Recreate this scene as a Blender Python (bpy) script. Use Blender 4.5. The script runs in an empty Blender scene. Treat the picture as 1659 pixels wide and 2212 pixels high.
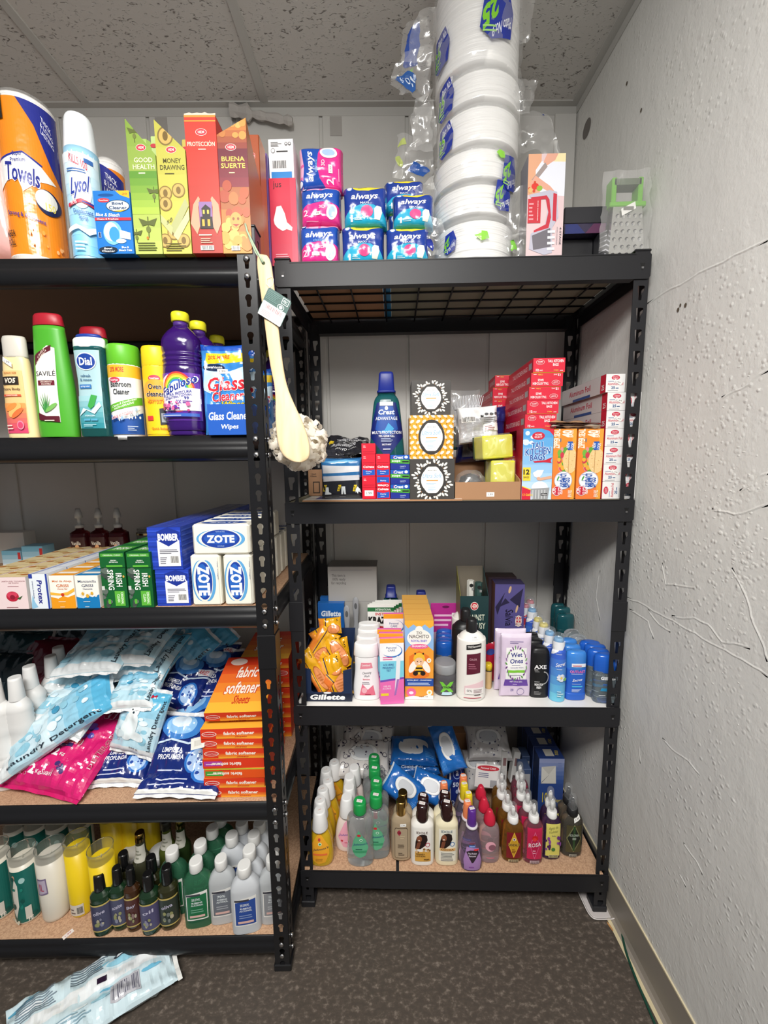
import bpy, math, random
from math import sin, cos, pi, radians, sqrt
from mathutils import Vector, Matrix, Euler, noise
from mathutils.geometry import tessellate_polygon
random.seed(7)
S = bpy.context.scene
COL = S.collection

# ------------------------------------------------------------------ camera
FPX, PITCH, YAW, ROLL, CAMH = 867.76, radians(-7.35), radians(0.52), radians(-0.65), 1.352
CF = Vector((sin(YAW)*cos(PITCH), cos(YAW)*cos(PITCH), sin(PITCH)))
_r = Vector((cos(YAW), -sin(YAW), 0)); _u = _r.cross(CF)
CR = _r*cos(ROLL)+_u*sin(ROLL); CU = -_r*sin(ROLL)+_u*cos(ROLL)
CP = Vector((0, 0, CAMH))
cam = bpy.data.objects.new('camera', bpy.data.cameras.new('camera')); COL.objects.link(cam)
m3 = Matrix((CR, CU, -CF)).transposed()
cam.matrix_world = Matrix.Translation(CP) @ m3.to_4x4()
cam.data.sensor_fit = 'HORIZONTAL'; cam.data.sensor_width = 36
cam.data.lens = FPX/1659*36; cam.data.clip_start = .01
S.camera = cam
# ------------------------------------------------------------------ light
S.view_settings.view_transform = 'Standard'; S.view_settings.look = 'None'
S.view_settings.gamma = 1; S.view_settings.exposure = 0.5
W_ = bpy.data.worlds.new('world'); S.world = W_; W_.use_nodes = True
W_.node_tree.nodes['Background'].inputs[0].default_value = (.93, .95, 1, 1)
W_.node_tree.nodes['Background'].inputs[1].default_value = 0.13
def area(name, loc, tgt, sx, sy, power, col):
    l = bpy.data.lights.new(name, 'AREA'); l.shape = 'RECTANGLE'; l.size = sx; l.size_y = sy
    l.energy = power; l.color = col
    o = bpy.data.objects.new(name, l); COL.objects.link(o); o.location = loc
    o.rotation_euler = (Vector(tgt)-Vector(loc)).to_track_quat('-Z', 'Y').to_euler(); return o
area('ceiling_light', (-.25, -.55, 2.50), (-.25, -.55, 0), 1.2, .6, 50, (1, .985, .95))
l_ = bpy.data.lights.new('upper_fill_light', 'POINT'); l_.energy = 22; l_.shadow_soft_size = .16; l_.color = (1, .985, .955)  # added unseen fill, brightens the ceiling and upper wall
o_ = bpy.data.objects.new('upper_fill_light', l_); COL.objects.link(o_); o_.location = (-.2, -.35, 2.22)

# ------------------------------------------------------------------ pixel <-> place helpers
def ray(px, py): return (CF*FPX + CR*(px-829.5) - CU*(py-1106))
def proj(p):
    d = Vector(p)-CP; w = d.dot(CF); return (829.5+FPX*d.dot(CR)/w, 1106-FPX*d.dot(CU)/w)
class Unit:
    def __init__(s, x, y, deg, W, D, zs): s.o = Vector((x, y, 0)); s.t = radians(deg); s.W = W; s.D = D; s.z = zs
    def pt(s, lx, ly, z): return Vector((s.o.x+lx*cos(s.t)-ly*sin(s.t), s.o.y+lx*sin(s.t)+ly*cos(s.t), z))
    def loc(s, p):
        dx = p[0]-s.o.x; dy = p[1]-s.o.y
        return (dx*cos(s.t)+dy*sin(s.t), -dx*sin(s.t)+dy*cos(s.t))
    def at(s, px, py, d):               # pixel meets the plane d behind the shelf's front edge -> (lx, z)
        r = ray(px, py); n = Vector((-sin(s.t), cos(s.t), 0)); k = (d-(CP-s.o).dot(n))/r.dot(n)
        p = CP+r*k; return s.loc(p)[0], p.z
    def onz(s, px, py, z):              # pixel meets the level z -> (lx, ly)
        r = ray(px, py); p = CP+r*((z-CAMH)/r.z); return s.loc(p)
    def lx(s, px, d, z):
        x = s.at(px, 1000, d)[0]
        for _ in range(5): x = s.at(px, proj(s.pt(x, d, z))[1], d)[0]
        return x
    def span(s, l, r, top, d, z):       # left, right pixels of the base, top pixel -> centre, width, height
        a = s.lx(l, d, z); b = s.lx(r, d, z); zt = s.at((l+r)/2, top, d)[1]
        for _ in range(3):
            q = proj(s.pt((a+b)/2, d, zt)); zt = s.at(q[0], top, d)[1]
        return (a+b)/2, b-a, zt-z
UA = Unit(-.2531, 1.0681, -2.07, .914, .4, [1.8392, 1.2437, .6615, .1299])
UB = Unit(-.2559, .9125, -.1, 1.22, .575, [1.7891, 1.4146, 1.0137, .4946, .0969])

# ------------------------------------------------------------------ materials
def lin(h):
    c = [int(h[i:i+2], 16)/255 for i in (1, 3, 5)]
    return tuple(x/12.92 if x <= .04045 else ((x+.055)/1.055)**2.4 for x in c)+(1,)
_M = {}
def mt(c, k=''):
    """c: hex colour; k: '' printed card/plastic, 'g' gloss film, 'm' metal, 'x' matt, 'c' clear, 'q' clear tinted liquid, 'f' thin film, 't' translucent plastic"""
    key = (c, k)
    if key in _M: return _M[key]
    m = bpy.data.materials.new('mat_%s%s' % (c[1:], k)); m.use_nodes = True
    n = m.node_tree; b = n.nodes['Principled BSDF']; I = b.inputs
    I['Base Color'].default_value = lin(c); I['Roughness'].default_value = .38; I['Specular IOR Level'].default_value = .4
    if k == 'g': I['Roughness'].default_value = .16; I['Specular IOR Level'].default_value = .6
    if k == 'x': I['Roughness'].default_value = .85; I['Specular IOR Level'].default_value = .15
    if k == 'm': I['Metallic'].default_value = 1; I['Roughness'].default_value = .25
    if k == 'c': I['Roughness'].default_value = .06; I['Transmission Weight'].default_value = .85; I['IOR'].default_value = 1.3
    if k == 'q': I['Roughness'].default_value = .06; I['Transmission Weight'].default_value = .8; I['IOR'].default_value = 1.3
    if k == 't': I['Roughness'].default_value = .3; I['Subsurface Weight'].default_value = .3; I['Subsurface Radius'].default_value = (.01, .01, .01)
    if k in ('g', 'b'):
        t = n.nodes.new('ShaderNodeTexNoise'); t.inputs['Scale'].default_value = 45; bp = n.nodes.new('ShaderNodeBump')
        tc = n.nodes.new('ShaderNodeTexCoord'); n.links.new(tc.outputs['Object'], t.inputs['Vector'])
        bp.inputs['Strength'].default_value = .25; bp.inputs['Distance'].default_value = .004
        n.links.new(t.outputs[0], bp.inputs['Height']); n.links.new(bp.outputs[0], I['Normal'])
    if k == 'l':
        tl = n.nodes.new('ShaderNodeBsdfTranslucent'); tl.inputs[0].default_value = lin(c); df = n.nodes.new('ShaderNodeBsdfDiffuse'); df.inputs[0].default_value = lin(c); mx = n.nodes.new('ShaderNodeMixShader'); mx.inputs[0].default_value = .55
        n.links.new(df.outputs[0], mx.inputs[1]); n.links.new(tl.outputs[0], mx.inputs[2]); n.links.new(mx.outputs[0], n.nodes['Material Output'].inputs[0])
    if k == 'f':
        tr = n.nodes.new('ShaderNodeBsdfTransparent'); gl = n.nodes.new('ShaderNodeBsdfGlossy'); mx = n.nodes.new('ShaderNodeMixShader')
        gl.inputs['Roughness'].default_value = .12; gl.inputs['Color'].default_value = lin(c)
        df = n.nodes.new('ShaderNodeBsdfDiffuse'); df.inputs['Color'].default_value = lin(c); m2 = n.nodes.new('ShaderNodeMixShader'); m2.inputs[0].default_value = .45
        n.links.new(gl.outputs[0], m2.inputs[1]); n.links.new(df.outputs[0], m2.inputs[2])
        mx.inputs[0].default_value = .19
        n.links.new(tr.outputs[0], mx.inputs[1]); n.links.new(m2.outputs[0], mx.inputs[2])
        n.links.new(mx.outputs[0], n.nodes['Material Output'].inputs[0])
    m.diffuse_color = lin(c); _M[key] = m; return m
def proc(name, base, rough, build):
    m = bpy.data.materials.new(name); m.use_nodes = True; n = m.node_tree; b = n.nodes['Principled BSDF']
    b.inputs['Base Color'].default_value = lin(base); b.inputs['Roughness'].default_value = rough; b.inputs['Specular IOR Level'].default_value = .3
    tc = n.nodes.new('ShaderNodeTexCoord'); build(n, b, tc.outputs['Object']); return m
def tex(n, kind, co, scale, **kw):
    t = n.nodes.new(kind); t.inputs['Scale'].default_value = scale
    for k, v in kw.items(): t.inputs[k.replace('_', ' ')].default_value = v
    n.links.new(co, t.inputs['Vector']); return t
def ramp(n, src, stops):
    r = n.nodes.new('ShaderNodeValToRGB'); e = r.color_ramp.elements
    while len(e) < len(stops): e.new(.5)
    for i, (p, c) in enumerate(stops): e[i].position = p; e[i].color = lin(c) if isinstance(c, str) else (c, c, c, 1)
    n.links.new(src, r.inputs[0]); return r.outputs[0]
def bump(n, b, h, st, dist, prev=None):
    bp = n.nodes.new('ShaderNodeBump'); bp.inputs['Strength'].default_value = st; bp.inputs['Distance'].default_value = dist
    n.links.new(h, bp.inputs['Height']); n.links.new(bp.outputs[0], b.inputs['Normal'])
    if prev: n.links.new(prev, bp.inputs['Normal'])
    return bp.outputs[0]
def stretch(n, co, sx, sy, sz):
    m = n.nodes.new('ShaderNodeMapping'); m.inputs['Scale'].default_value = (sx, sy, sz); n.links.new(co, m.inputs['Vector']); return m.outputs[0]

# ------------------------------------------------------------------ mesh builder
class MB:
    def __init__(s): s.v = []; s.f = []; s.m = []; s.mats = []; s.s = []
    def mi(s, m):
        if isinstance(m, str): m = mt(m)
        if m not in s.mats: s.mats.append(m)
        return s.mats.index(m)
    def add(s, vs, fs, m, smooth=False):
        o = len(s.v); i = s.mi(m); s.v += [tuple(v) for v in vs]
        for f in fs: s.f.append([o+k for k in f]); s.m.append(i); s.s.append(smooth)
        return s
    def box(s, x0, x1, y0, y1, z0, z1, m, bev=0):
        if bev:                                     # all twelve edges chamfered
            b = min(bev, (x1-x0)*.4, (y1-y0)*.4, (z1-z0)*.4); vs = []; ix = {}
            for X in (0, 1):
                for Y in (0, 1):
                    for Z in (0, 1):
                        for a in range(3):
                            p = [(x0, x1)[X], (y0, y1)[Y], (z0, z1)[Z]]
                            sg = [1-2*X, 1-2*Y, 1-2*Z]
                            for q in range(3):
                                if q != a: p[q] += sg[q]*b
                            ix[(X, Y, Z, a)] = len(vs); vs.append(p)
            F = []
            for a in range(3):
                o1, o2 = [q for q in range(3) if q != a]
                for e in (0, 1):
                    q4 = []
                    for (s1, s2) in ((0, 0), (1, 0), (1, 1), (0, 1)):
                        k = [0, 0, 0]; k[a] = e; k[o1] = s1; k[o2] = s2; q4.append(ix[(*k, a)])
                    F.append(q4 if (e == 1) != (a == 1) else q4[::-1])
            for a in range(3):
                o1, o2 = [q for q in range(3) if q != a]
                for s1 in (0, 1):
                    for s2 in (0, 1):
                        k = [0, 0, 0]; k[o1] = s1; k[o2] = s2; k2 = k[:]; k2[a] = 1
                        F.append([ix[(*k, o1)], ix[(*k, o2)], ix[(*k2, o2)], ix[(*k2, o1)]])
            for X in (0, 1):
                for Y in (0, 1):
                    for Z in (0, 1): F.append([ix[(X, Y, Z, a)] for a in range(3)])
            return s.add(vs, F, m)
        vs = [(x, y, z) for x in (x0, x1) for y in (y0, y1) for z in (z0, z1)]
        return s.add(vs, [(0, 1, 3, 2), (4, 6, 7, 5), (0, 4, 5, 1), (2, 3, 7, 6), (0, 2, 6, 4), (1, 5, 7, 3)], m)
    def prism(s, pts, y0, y1, m, ax='y'):           # outline in x,z pushed along y
        n = len(pts); P = (lambda a, b, c: (a, c, b)) if ax == 'y' else ((lambda a, b, c: (a, b, c)) if ax == 'z' else (lambda a, b, c: (c, a, b)))
        vs = [P(a, b, y0) for a, b in pts]+[P(a, b, y1) for a, b in pts]
        tr = tessellate_polygon([[Vector((a, b, 0)) for a, b in pts]])
        fs = [tuple(t) for t in tr]+[tuple(k+n for k in reversed(t)) for t in tr]+[(i, (i+1) % n, (i+1) % n+n, i+n) for i in range(n)]
        return s.add(vs, fs, m)
    def tube(s, pts, r, m, n=8, cap=True, rs=None):
        vs = []; fs = []; P = [Vector(p) for p in pts]; up = None
        for i, p in enumerate(P):
            t = (P[min(i+1, len(P)-1)]-P[max(i-1, 0)]).normalized()
            if up is None: up = t.orthogonal().normalized()
            up = (up-t*up.dot(t)).normalized(); b = t.cross(up); rr = rs[i] if rs else r
            vs += [p+(up*cos(2*pi*k/n)+b*sin(2*pi*k/n))*rr for k in range(n)]
        for i in range(len(P)-1):
            fs += [(i*n+k, i*n+(k+1) % n, (i+1)*n+(k+1) % n, (i+1)*n+k) for k in range(n)]
        if cap: fs += [tuple(range(n))[::-1], tuple(range((len(P)-1)*n, len(P)*n))]
        return s.add(vs, fs, m, True)
    def loft(s, prof, m, seg=28, pw=2., ry=1., cx=0, cy=0, caps=(1, 1), smooth=True, y0=0):
        """prof: (z, rx[, ry]) rings of a superellipse"""
        vs = []; fs = []; n = len(prof)
        for q in prof:
            z, a = q[0], q[1]; b = q[2] if len(q) > 2 else a*ry
            for k in range(seg):
                t = 2*pi*k/seg; c, d = cos(t), sin(t)
                vs.append((cx+a*math.copysign(abs(c)**(2/pw), c), cy+b*math.copysign(abs(d)**(2/pw), d), z))
        for i in range(n-1): fs += [(i*seg+k, i*seg+(k+1) % seg, (i+1)*seg+(k+1) % seg, (i+1)*seg+k) for k in range(seg)]
        s.add(vs, fs, m, smooth); o = len(s.v)-len(vs); i = s.mi(m)
        if caps[0]: s.f.append([o+k for k in range(seg)][::-1]); s.m.append(i); s.s.append(False)
        if caps[1]: s.f.append([o+(n-1)*seg+k for k in range(seg)]); s.m.append(i); s.s.append(False)
        return s
    def build(s, name, parent=None, loc=None, rot=None):
        me = bpy.data.meshes.new(name); me.from_pydata(s.v, [], s.f)
        for m in s.mats: me.materials.append(m)
        me.polygons.foreach_set('material_index', s.m); me.polygons.foreach_set('use_smooth', s.s); me.update()
        o = bpy.data.objects.new(name, me); COL.objects.link(o)
        if parent: o.parent = parent
        if loc is not None: o.location = loc
        if rot is not None: o.rotation_euler = rot
        return o
def tag(o, label=None, cat=None, group=None, kind=None):
    if label: o['label'] = label
    if cat: o['category'] = cat
    if group: o['group'] = group
    if kind: o['kind'] = kind
    return o
def thing(name, label, cat, loc=(0, 0, 0), rz=0, group=None, rot=None):
    o = bpy.data.objects.new(name, None); COL.objects.link(o); o.location = loc
    o.rotation_euler = rot if rot is not None else (0, 0, rz); o.empty_display_size = .03
    return tag(o, label, cat, group)
def dup(root, loc, rz=0, label=None, group=None, rot=None):
    kids = {}
    def ch(o): return [c for c in list(COL.objects) if c.parent == o]
    r = root.copy(); COL.objects.link(r); r.location = loc; r.rotation_euler = rot if rot is not None else (0, 0, rz)
    if label: r['label'] = label
    if group: r['group'] = group
    for c in root.children:
        d = c.copy(); COL.objects.link(d); d.parent = r
        for g in c.children: e = g.copy(); COL.objects.link(e); e.parent = d
    return r

# ------------------------------------------------------------------ printed graphics
_T = {}
def glyphs(txt, off=0., shear=0.):
    k = (txt, off, shear)
    if k not in _T:
        cu = bpy.data.curves.new('t', 'FONT'); cu.body = txt; cu.resolution_u = 2; cu.offset = off; cu.shear = shear
        cu.align_x = 'CENTER'; cu.space_line = 1.0; cu.space_character = 1+max(0, off-.012)*1.6
        ob = bpy.data.objects.new('t', cu); me = bpy.data.meshes.new_from_object(ob)
        vs = [(v.co.x, v.co.y) for v in me.vertices]; fs = [[vs[i] for i in p.vertices] for p in me.polygons]
        bpy.data.objects.remove(ob); bpy.data.curves.remove(cu); bpy.data.meshes.remove(me)
        xs = [p[0] for p in vs] or [0, 1]; ys = [p[1] for p in vs] or [0, 1]
        _T[k] = (fs, (min(xs)+max(xs))/2, (min(ys)+max(ys))/2, max(xs)-min(xs), max(ys)-min(ys))
    return _T[k]
def R(x0, y0, x1, y1, c): return [([[(x0, y0), (x1, y0), (x1, y1), (x0, y1)]], c)]
def E(cx, cy, rx, ry, c, a0=0, rot=0):
    cr, sr = cos(radians(rot)), sin(radians(rot))
    p = [(cx+rx*cos(2*pi*k/28)*cr-ry*sin(2*pi*k/28)*sr, cy+rx*cos(2*pi*k/28)*sr+ry*sin(2*pi*k/28)*cr) for k in range(28)]; return [([p], c)]
def P(pts, c):
    tr = tessellate_polygon([[Vector((a, b, 0)) for a, b in pts]])
    return [([[pts[i] for i in t] for t in tr], c)]
def T(txt, cx, cy, w, h, c, rot=0, bold=.012, sh=0, o=None, oo=.022, asp=.45):
    """text fitted to w x h, centred, rotated; o = outline colour"""
    out = []
    fs, mx, my, gw, gh = glyphs(txt, bold, sh)
    bold = min(bold, .022)
    if 0 < abs(rot) <= 45:
        k = math.tan(radians(rot))*asp; fs, mx, my, gw, gh = glyphs(txt, bold, sh); sx, sy = w/max(gw, 1e-6), h/max(gh, 1e-6)
        def tl(F): return [[(cx+(x-mx)*sx, cy+(y-my)*sy+(x-mx)*sx*k) for x, y in f] for f in F]
        return ([(tl(glyphs(txt, bold+oo, sh)[0]), o)] if o else [])+[(tl(fs), c)]
    sx, sy = w/max(gw, 1e-6), h/max(gh, 1e-6); cr, sr = cos(radians(rot)), sin(radians(rot))
    def tr(F): return [[(cx+(x-mx)*sx*cr-(y-my)*sy*sr, cy+(x-mx)*sx*sr+(y-my)*sy*cr) for x, y in f] for f in F]
    if o: out.append((tr(glyphs(txt, bold+oo, sh)[0]), o))
    out.append((tr(fs), c)); return out
def TR(txt, cx, cy, w, h, c, asp, rot=90, **k):
    """as T but keeps letters true when turned on a face of aspect asp = width/height; w,h along/across the text in units of face height"""
    o = T(txt, 0, 0, w, h, c, rot, **k) if abs(rot) > 45 else T(txt, 0, 0, w, h, c, rot+.0001, **k)
    return [([[(cx+x/asp, cy+y) for x, y in f] for f in F], cc) for F, cc in o]
def L(x0, y0, x1, y1, n, c):
    out = []; h = (y1-y0)/n; rnd = random.Random(int(x0*991+y0*773+n))
    q = [[(x0, y0+i*h), (x0+(x1-x0)*e, y0+i*h), (x0+(x1-x0)*e, y0+i*h+h*.42), (x0, y0+i*h+h*.42)] for i in range(n) for e in [rnd.uniform(.6, 1)]]
    return [(q, c)]
def BC(x0, y0, x1, y1, bg='#f4f2ee', c='#222222'):
    rnd = random.Random(3); q = []; x = x0+(x1-x0)*.06
    while x < x1-(x1-x0)*.06:
        w = (x1-x0)*rnd.choice((.015, .03, .045)); q.append([(x, y0+(y1-y0)*.1), (x+w, y0+(y1-y0)*.1), (x+w, y1-(y1-y0)*.1), (x, y1-(y1-y0)*.1)]); x += w+(x1-x0)*rnd.choice((.02, .035))
    return R(x0, y0, x1, y1, bg)+[(q, c)]
def STK(cx, cy, w, h, rot=0, t='1.99', c='#f3f1ec', tc='#777070'):
    cr, sr = cos(radians(rot)), sin(radians(rot))
    p = [(cx+a*w/2*cr-b*h/2*sr, cy+a*w/2*sr+b*h/2*cr) for a, b in ((-1, -1), (1, -1), (1, 1), (-1, 1))]
    return [([p], c)]+T(t, cx, cy, w*.6, h*.45, tc, rot)
def clip(poly, ax, v, keep):
    out = []; n = len(poly)
    for i in range(n):
        a, b = poly[i], poly[(i+1) % n]; da = (a[ax]-v)*keep; db = (b[ax]-v)*keep
        if da >= 0: out.append(a)
        if da*db < 0: t = da/(da-db); out.append((a[0]+(b[0]-a[0])*t, a[1]+(b[1]-a[1])*t))
    return out
def halfp(items, fn):
    """keep the printing where the linear function fn(u, v) >= 0"""
    out = []
    for polys, c in items:
        q = []
        for p in polys:
            r = []
            for i in range(len(p)):
                a, b = p[i], p[(i+1) % len(p)]; da, db = fn(*a), fn(*b)
                if da >= 0: r.append(a)
                if da*db < 0: t = da/(da-db); r.append((a[0]+(b[0]-a[0])*t, a[1]+(b[1]-a[1])*t))
            if len(r) > 2: q.append(r)
        out.append((q, c))
    return out
def cut(polys, ax, st, o=0.):
    out = []
    for p in polys:
        lo = min(q[ax] for q in p); hi = max(q[ax] for q in p); k = math.floor((lo-o)/st+1e-6)+1; rest = p
        while o+k*st < hi-1e-6 and len(rest) > 2:
            v = o+k*st; a = clip(rest, ax, v, -1)
            if len(a) > 2: out.append(a)
            rest = clip(rest, ax, v, 1); k += 1
        if len(rest) > 2: out.append(rest)
    return out
def deco(mb, items, fn, du=0, dv=0, k='', base=.0003, step=.00012, lim=None):
    """lay printed shapes on a surface; fn(u, v, off) -> point"""
    off = base; step = min(.00013 if du else step, (.0045 if du else .0016)/max(1, len(items)))
    for polys, c in items:
        if lim:
            for ax, v, kp in ((0, lim[0], 1), (0, lim[1], -1), (1, lim[2], 1), (1, lim[3], -1)): polys = [q for q in (clip(p, ax, v, kp) for p in polys) if len(q) > 2]
        if du: polys = cut(polys, 0, du)
        if dv: polys = cut(polys, 1, dv)
        vs = []; fs = []
        for p in polys: fs.append(list(range(len(vs), len(vs)+len(p)))); vs += [fn(a, b, off) for a, b in p]
        mb.add(vs, fs, c if not isinstance(c, str) else mt(c, k), bool(du)); off += step
def fF(w, h): return lambda u, v, o: ((u-.5)*w, -o, v*h)              # front face, front bottom centre at origin
def fR(w, h, d): return lambda u, v, o: (w/2+o, u*d, v*h)             # right side
def fL(w, h, d): return lambda u, v, o: (-w/2-o, d-u*d, v*h)          # left side
def fT(w, h, d): return lambda u, v, o: ((u-.5)*w, v*d, h+o)          # top
BOX01 = (0, 1, 0, 1)
def carton(name, w, h, d, c, front=(), right=(), left=(), top=(), parent=None, k='', bev=.0012):
    """a printed carton: front bottom centre at the origin, depth along +y"""
    m = MB(); m.box(-w/2, w/2, 0, d, 0, h, mt(c, k), bev)
    if front: deco(m, front, fF(w, h), k=k, lim=BOX01)
    if right: deco(m, right, fR(w, h, d), k=k, lim=BOX01)
    if left: deco(m, left, fL(w, h, d), k=k, lim=BOX01)
    if top: deco(m, top, fT(w, h, d), k=k, lim=BOX01)
    return m.build(name, parent)
def sm(pts, n=4):
    """Catmull-Rom through profile points"""
    out = []
    for i in range(len(pts)-1):
        p0, p1, p2, p3 = pts[max(i-1, 0)], pts[i], pts[i+1], pts[min(i+2, len(pts)-1)]
        for j in range(n):
            t = j/n
            out.append(tuple(.5*((2*b)+(-a+c)*t+(2*a-5*b+4*c-d)*t*t+(-a+3*b-3*c+d)*t**3) for a, b, c, d in zip(p0, p1, p2, p3)))
    out.append(tuple(pts[-1])); return out
def prof_r(pr):
    def f(z):
        for a, b in zip(pr, pr[1:]):
            if a[0] <= z <= b[0] and b[0] > a[0]: return a[1]+(b[1]-a[1])*(z-a[0])/(b[0]-a[0])
        return pr[-1][1] if z > pr[-1][0] else pr[0][1]
    return f
def fB(pr, ry, pw, Rm, H):
    """printing on the front of a lofted bottle: u in -1..1 of the half width, v in 0..1 of the height"""
    rf = prof_r(pr)
    def f(u, v, o):
        z = v*H; r = rf(z)+o; x = max(-r*.985, min(r*.985, u*Rm)); return (x, -(r*ry)*(max(0, 1-abs(x/r)**pw))**(1/pw)-o, z)
    return f
def pillow(m, w, h, t, mat, px=2.6, q=.55, wr=.003, seed=0, N=22, pinch=.04, items=(), k='g', seam=.0, back=()):
    """stuffed bag in the x,z plane, centre bottom at origin, front to -y; printed items u,v 0..1"""
    sd = Vector((seed*3.1, seed*1.7, 0))
    def th(u, v):
        a = abs(2*u-1); b = abs(2*v-1)
        b2 = min(1, b/(1-seam)) if seam else b
        return t/2*(max(0, 1-a**px)*max(0, 1-b2**px))**q
    def pos(u, v, side, o):
        a = 2*u-1; b = 2*v-1
        x = w/2*a*(1-pinch*(1-b*b)); z = h/2+h/2*b*(1-pinch*(1-a*a)); T0 = th(u, v)
        nz = noise.noise(Vector((x*28, z*28, side*2))+sd)*wr*1.6 + noise.noise(Vector((x*75, z*40, side*2+5))+sd)*wr*.8
        y = side*(T0+o)+nz*min(1, T0/(t*.12+1e-6)); return (x, y, z)
    vs = []; fs = []
    for s_ in (-1, 1):
        for j in range(N+1):
            for i in range(N+1): vs.append(pos(i/N, j/N, s_, .0004 if 0 < i < N and 0 < j < N else 0))
    n1 = (N+1)**2
    for j in range(N):
        for i in range(N):
            a = j*(N+1)+i; fs.append((a, a+1, a+N+2, a+N+1)); a += n1; fs.append((a, a+N+1, a+N+2, a+1))
    m.add(vs, fs, mat, True)
    if items: deco(m, items, lambda u, v, o: pos(u, v, -1, o+.0013), .5/N, .5/N, k=k, lim=BOX01)
    if back: deco(m, back, lambda u, v, o: pos(1-u, v, 1, o+.0008), 1/N, 1/N, k=k, lim=BOX01)
    return m

# ------------------------------------------------------------------ the room
XR, YB, ZC, BB = .6796, 1.512, 2.5301, .1153
def wallmat(n, b, co):
    c = ramp(n, tex(n, 'ShaderNodeTexNoise', co, 2.2, Detail=4).outputs[0], [(.3, '#d3d2ce'), (.7, '#dcdbd6')])
    n.links.new(c, b.inputs['Base Color'])
    p = tex(n, 'ShaderNodeTexNoise', co, 95, Detail=3); q = tex(n, 'ShaderNodeTexNoise', stretch(n, co, 1, 1.3, .7), 16, Detail=5, Roughness=.6)
    v = tex(n, 'ShaderNodeTexVoronoi', co, 70, Randomness=1)
    msk = ramp(n, tex(n, 'ShaderNodeTexNoise', co, 3.0, Detail=2).outputs[0], [(.45, 0.), (.6, 1.)])
    blob = ramp(n, v.outputs['Distance'], [(.0, 1.), (.35, 0.)])
    mu = n.nodes.new('ShaderNodeMath'); mu.operation = 'MULTIPLY'; n.links.new(msk, mu.inputs[0]); n.links.new(blob, mu.inputs[1])
    a = bump(n, b, p.outputs[0], .38, .0014); a = bump(n, b, ramp(n, q.outputs[0], [(.45, 0.), (.62, 1.)]), .2, .0025, a); bump(n, b, mu.outputs[0], .4, .003, a)
M_wall = proc('wall_plaster', '#cfceca', .6, wallmat)
def wave(a): return a
def backmat(n, b, co):
    n.links.new(ramp(n, tex(n, 'ShaderNodeTexNoise', co, 3, Detail=3).outputs[0], [(.3, '#c5c3be'), (.7, '#cfcdc8')]), b.inputs['Base Color'])
    bump(n, b, tex(n, 'ShaderNodeTexNoise', stretch(n, co, 3, 1, .6), 60, Detail=3).outputs[0], .15, .001)
M_back = proc('wall_panel_paint', '#cac8c3', .55, backmat)
def ceilmat(n, b, co):
    w = tex(n, 'ShaderNodeTexNoise', stretch(n, co, .55, 1, 1), 105, Detail=1.5, Roughness=.5, Distortion=1.3)
    k = ramp(n, w.outputs[0], [(.305, '#7d7772'), (.335, '#cdc9c4')]); n.links.new(k, b.inputs['Base Color'])
    a = bump(n, b, tex(n, 'ShaderNodeTexNoise', co, 160, Detail=2).outputs[0], .3, .001)
    bump(n, b, ramp(n, w.outputs[0], [(.33, 0.), (.40, 1.)]), .7, .003, a)
M_ceil = proc('ceiling_tile', '#b4afaa', .9, ceilmat)
def floormat(n, b, co):
    v = tex(n, 'ShaderNodeTexNoise', stretch(n, co, 1, 1.5, 1), 62, Detail=3, Roughness=.65)
    c = ramp(n, v.outputs[0], [(.4, '#48413b'), (.53, '#4f4740'), (.6, '#5f564e'), (.7, '#776d64')]); n.links.new(c, b.inputs['Base Color'])
    sq = tex(n, 'ShaderNodeTexBrick', co, 1, Color1=(1, 1, 1, 1), Color2=(1, 1, 1, 1), Mortar=(0, 0, 0, 1), Mortar_Size=.0012, Brick_Width=.305, Row_Height=.305)
    sq.offset = 0; bump(n, b, sq.outputs[0], .25, .001)
M_floor = proc('floor_vinyl_tile', '#5a5049', .42, floormat)
M_trim = mt('#bdbbb6'); M_blk = proc('black_powder_coat', '#212124', .42, lambda n, b, co: bump(n, b, tex(n, 'ShaderNodeTexNoise', co, 900).outputs[0], .12, .0004))
M_blkB = proc('black_gloss_paint', '#19191b', .3, lambda n, b, co: bump(n, b, tex(n, 'ShaderNodeTexNoise', co, 120).outputs[0], .06, .0006))
def boardmat(n, b, co):
    n.links.new(ramp(n, tex(n, 'ShaderNodeTexNoise', co, 260, Detail=3).outputs[0], [(.35, '#a98468'), (.6, '#c6a182')]), b.inputs['Base Color'])
M_board = proc('particle_board', '#b8937a', .75, boardmat)
M_card = proc('corrugated_card', '#a9805f', .8, lambda n, b, co: bump(n, b, tex(n, 'ShaderNodeTexNoise', stretch(n, co, 60, 1, 1), 4).outputs[0], .2, .0006))
def structure(o): o['kind'] = 'structure'; return o
XL0, YF0 = -2.2, -1.4
f = MB(); f.box(XL0, XR+.1, YF0, YB+.1, -.05, 0, M_floor); structure(f.build('floor'))
c = MB(); c.box(XL0, XR+.1, YF0, YB+.1, ZC, ZC+.05, M_ceil); structure(c.build('ceiling'))
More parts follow.
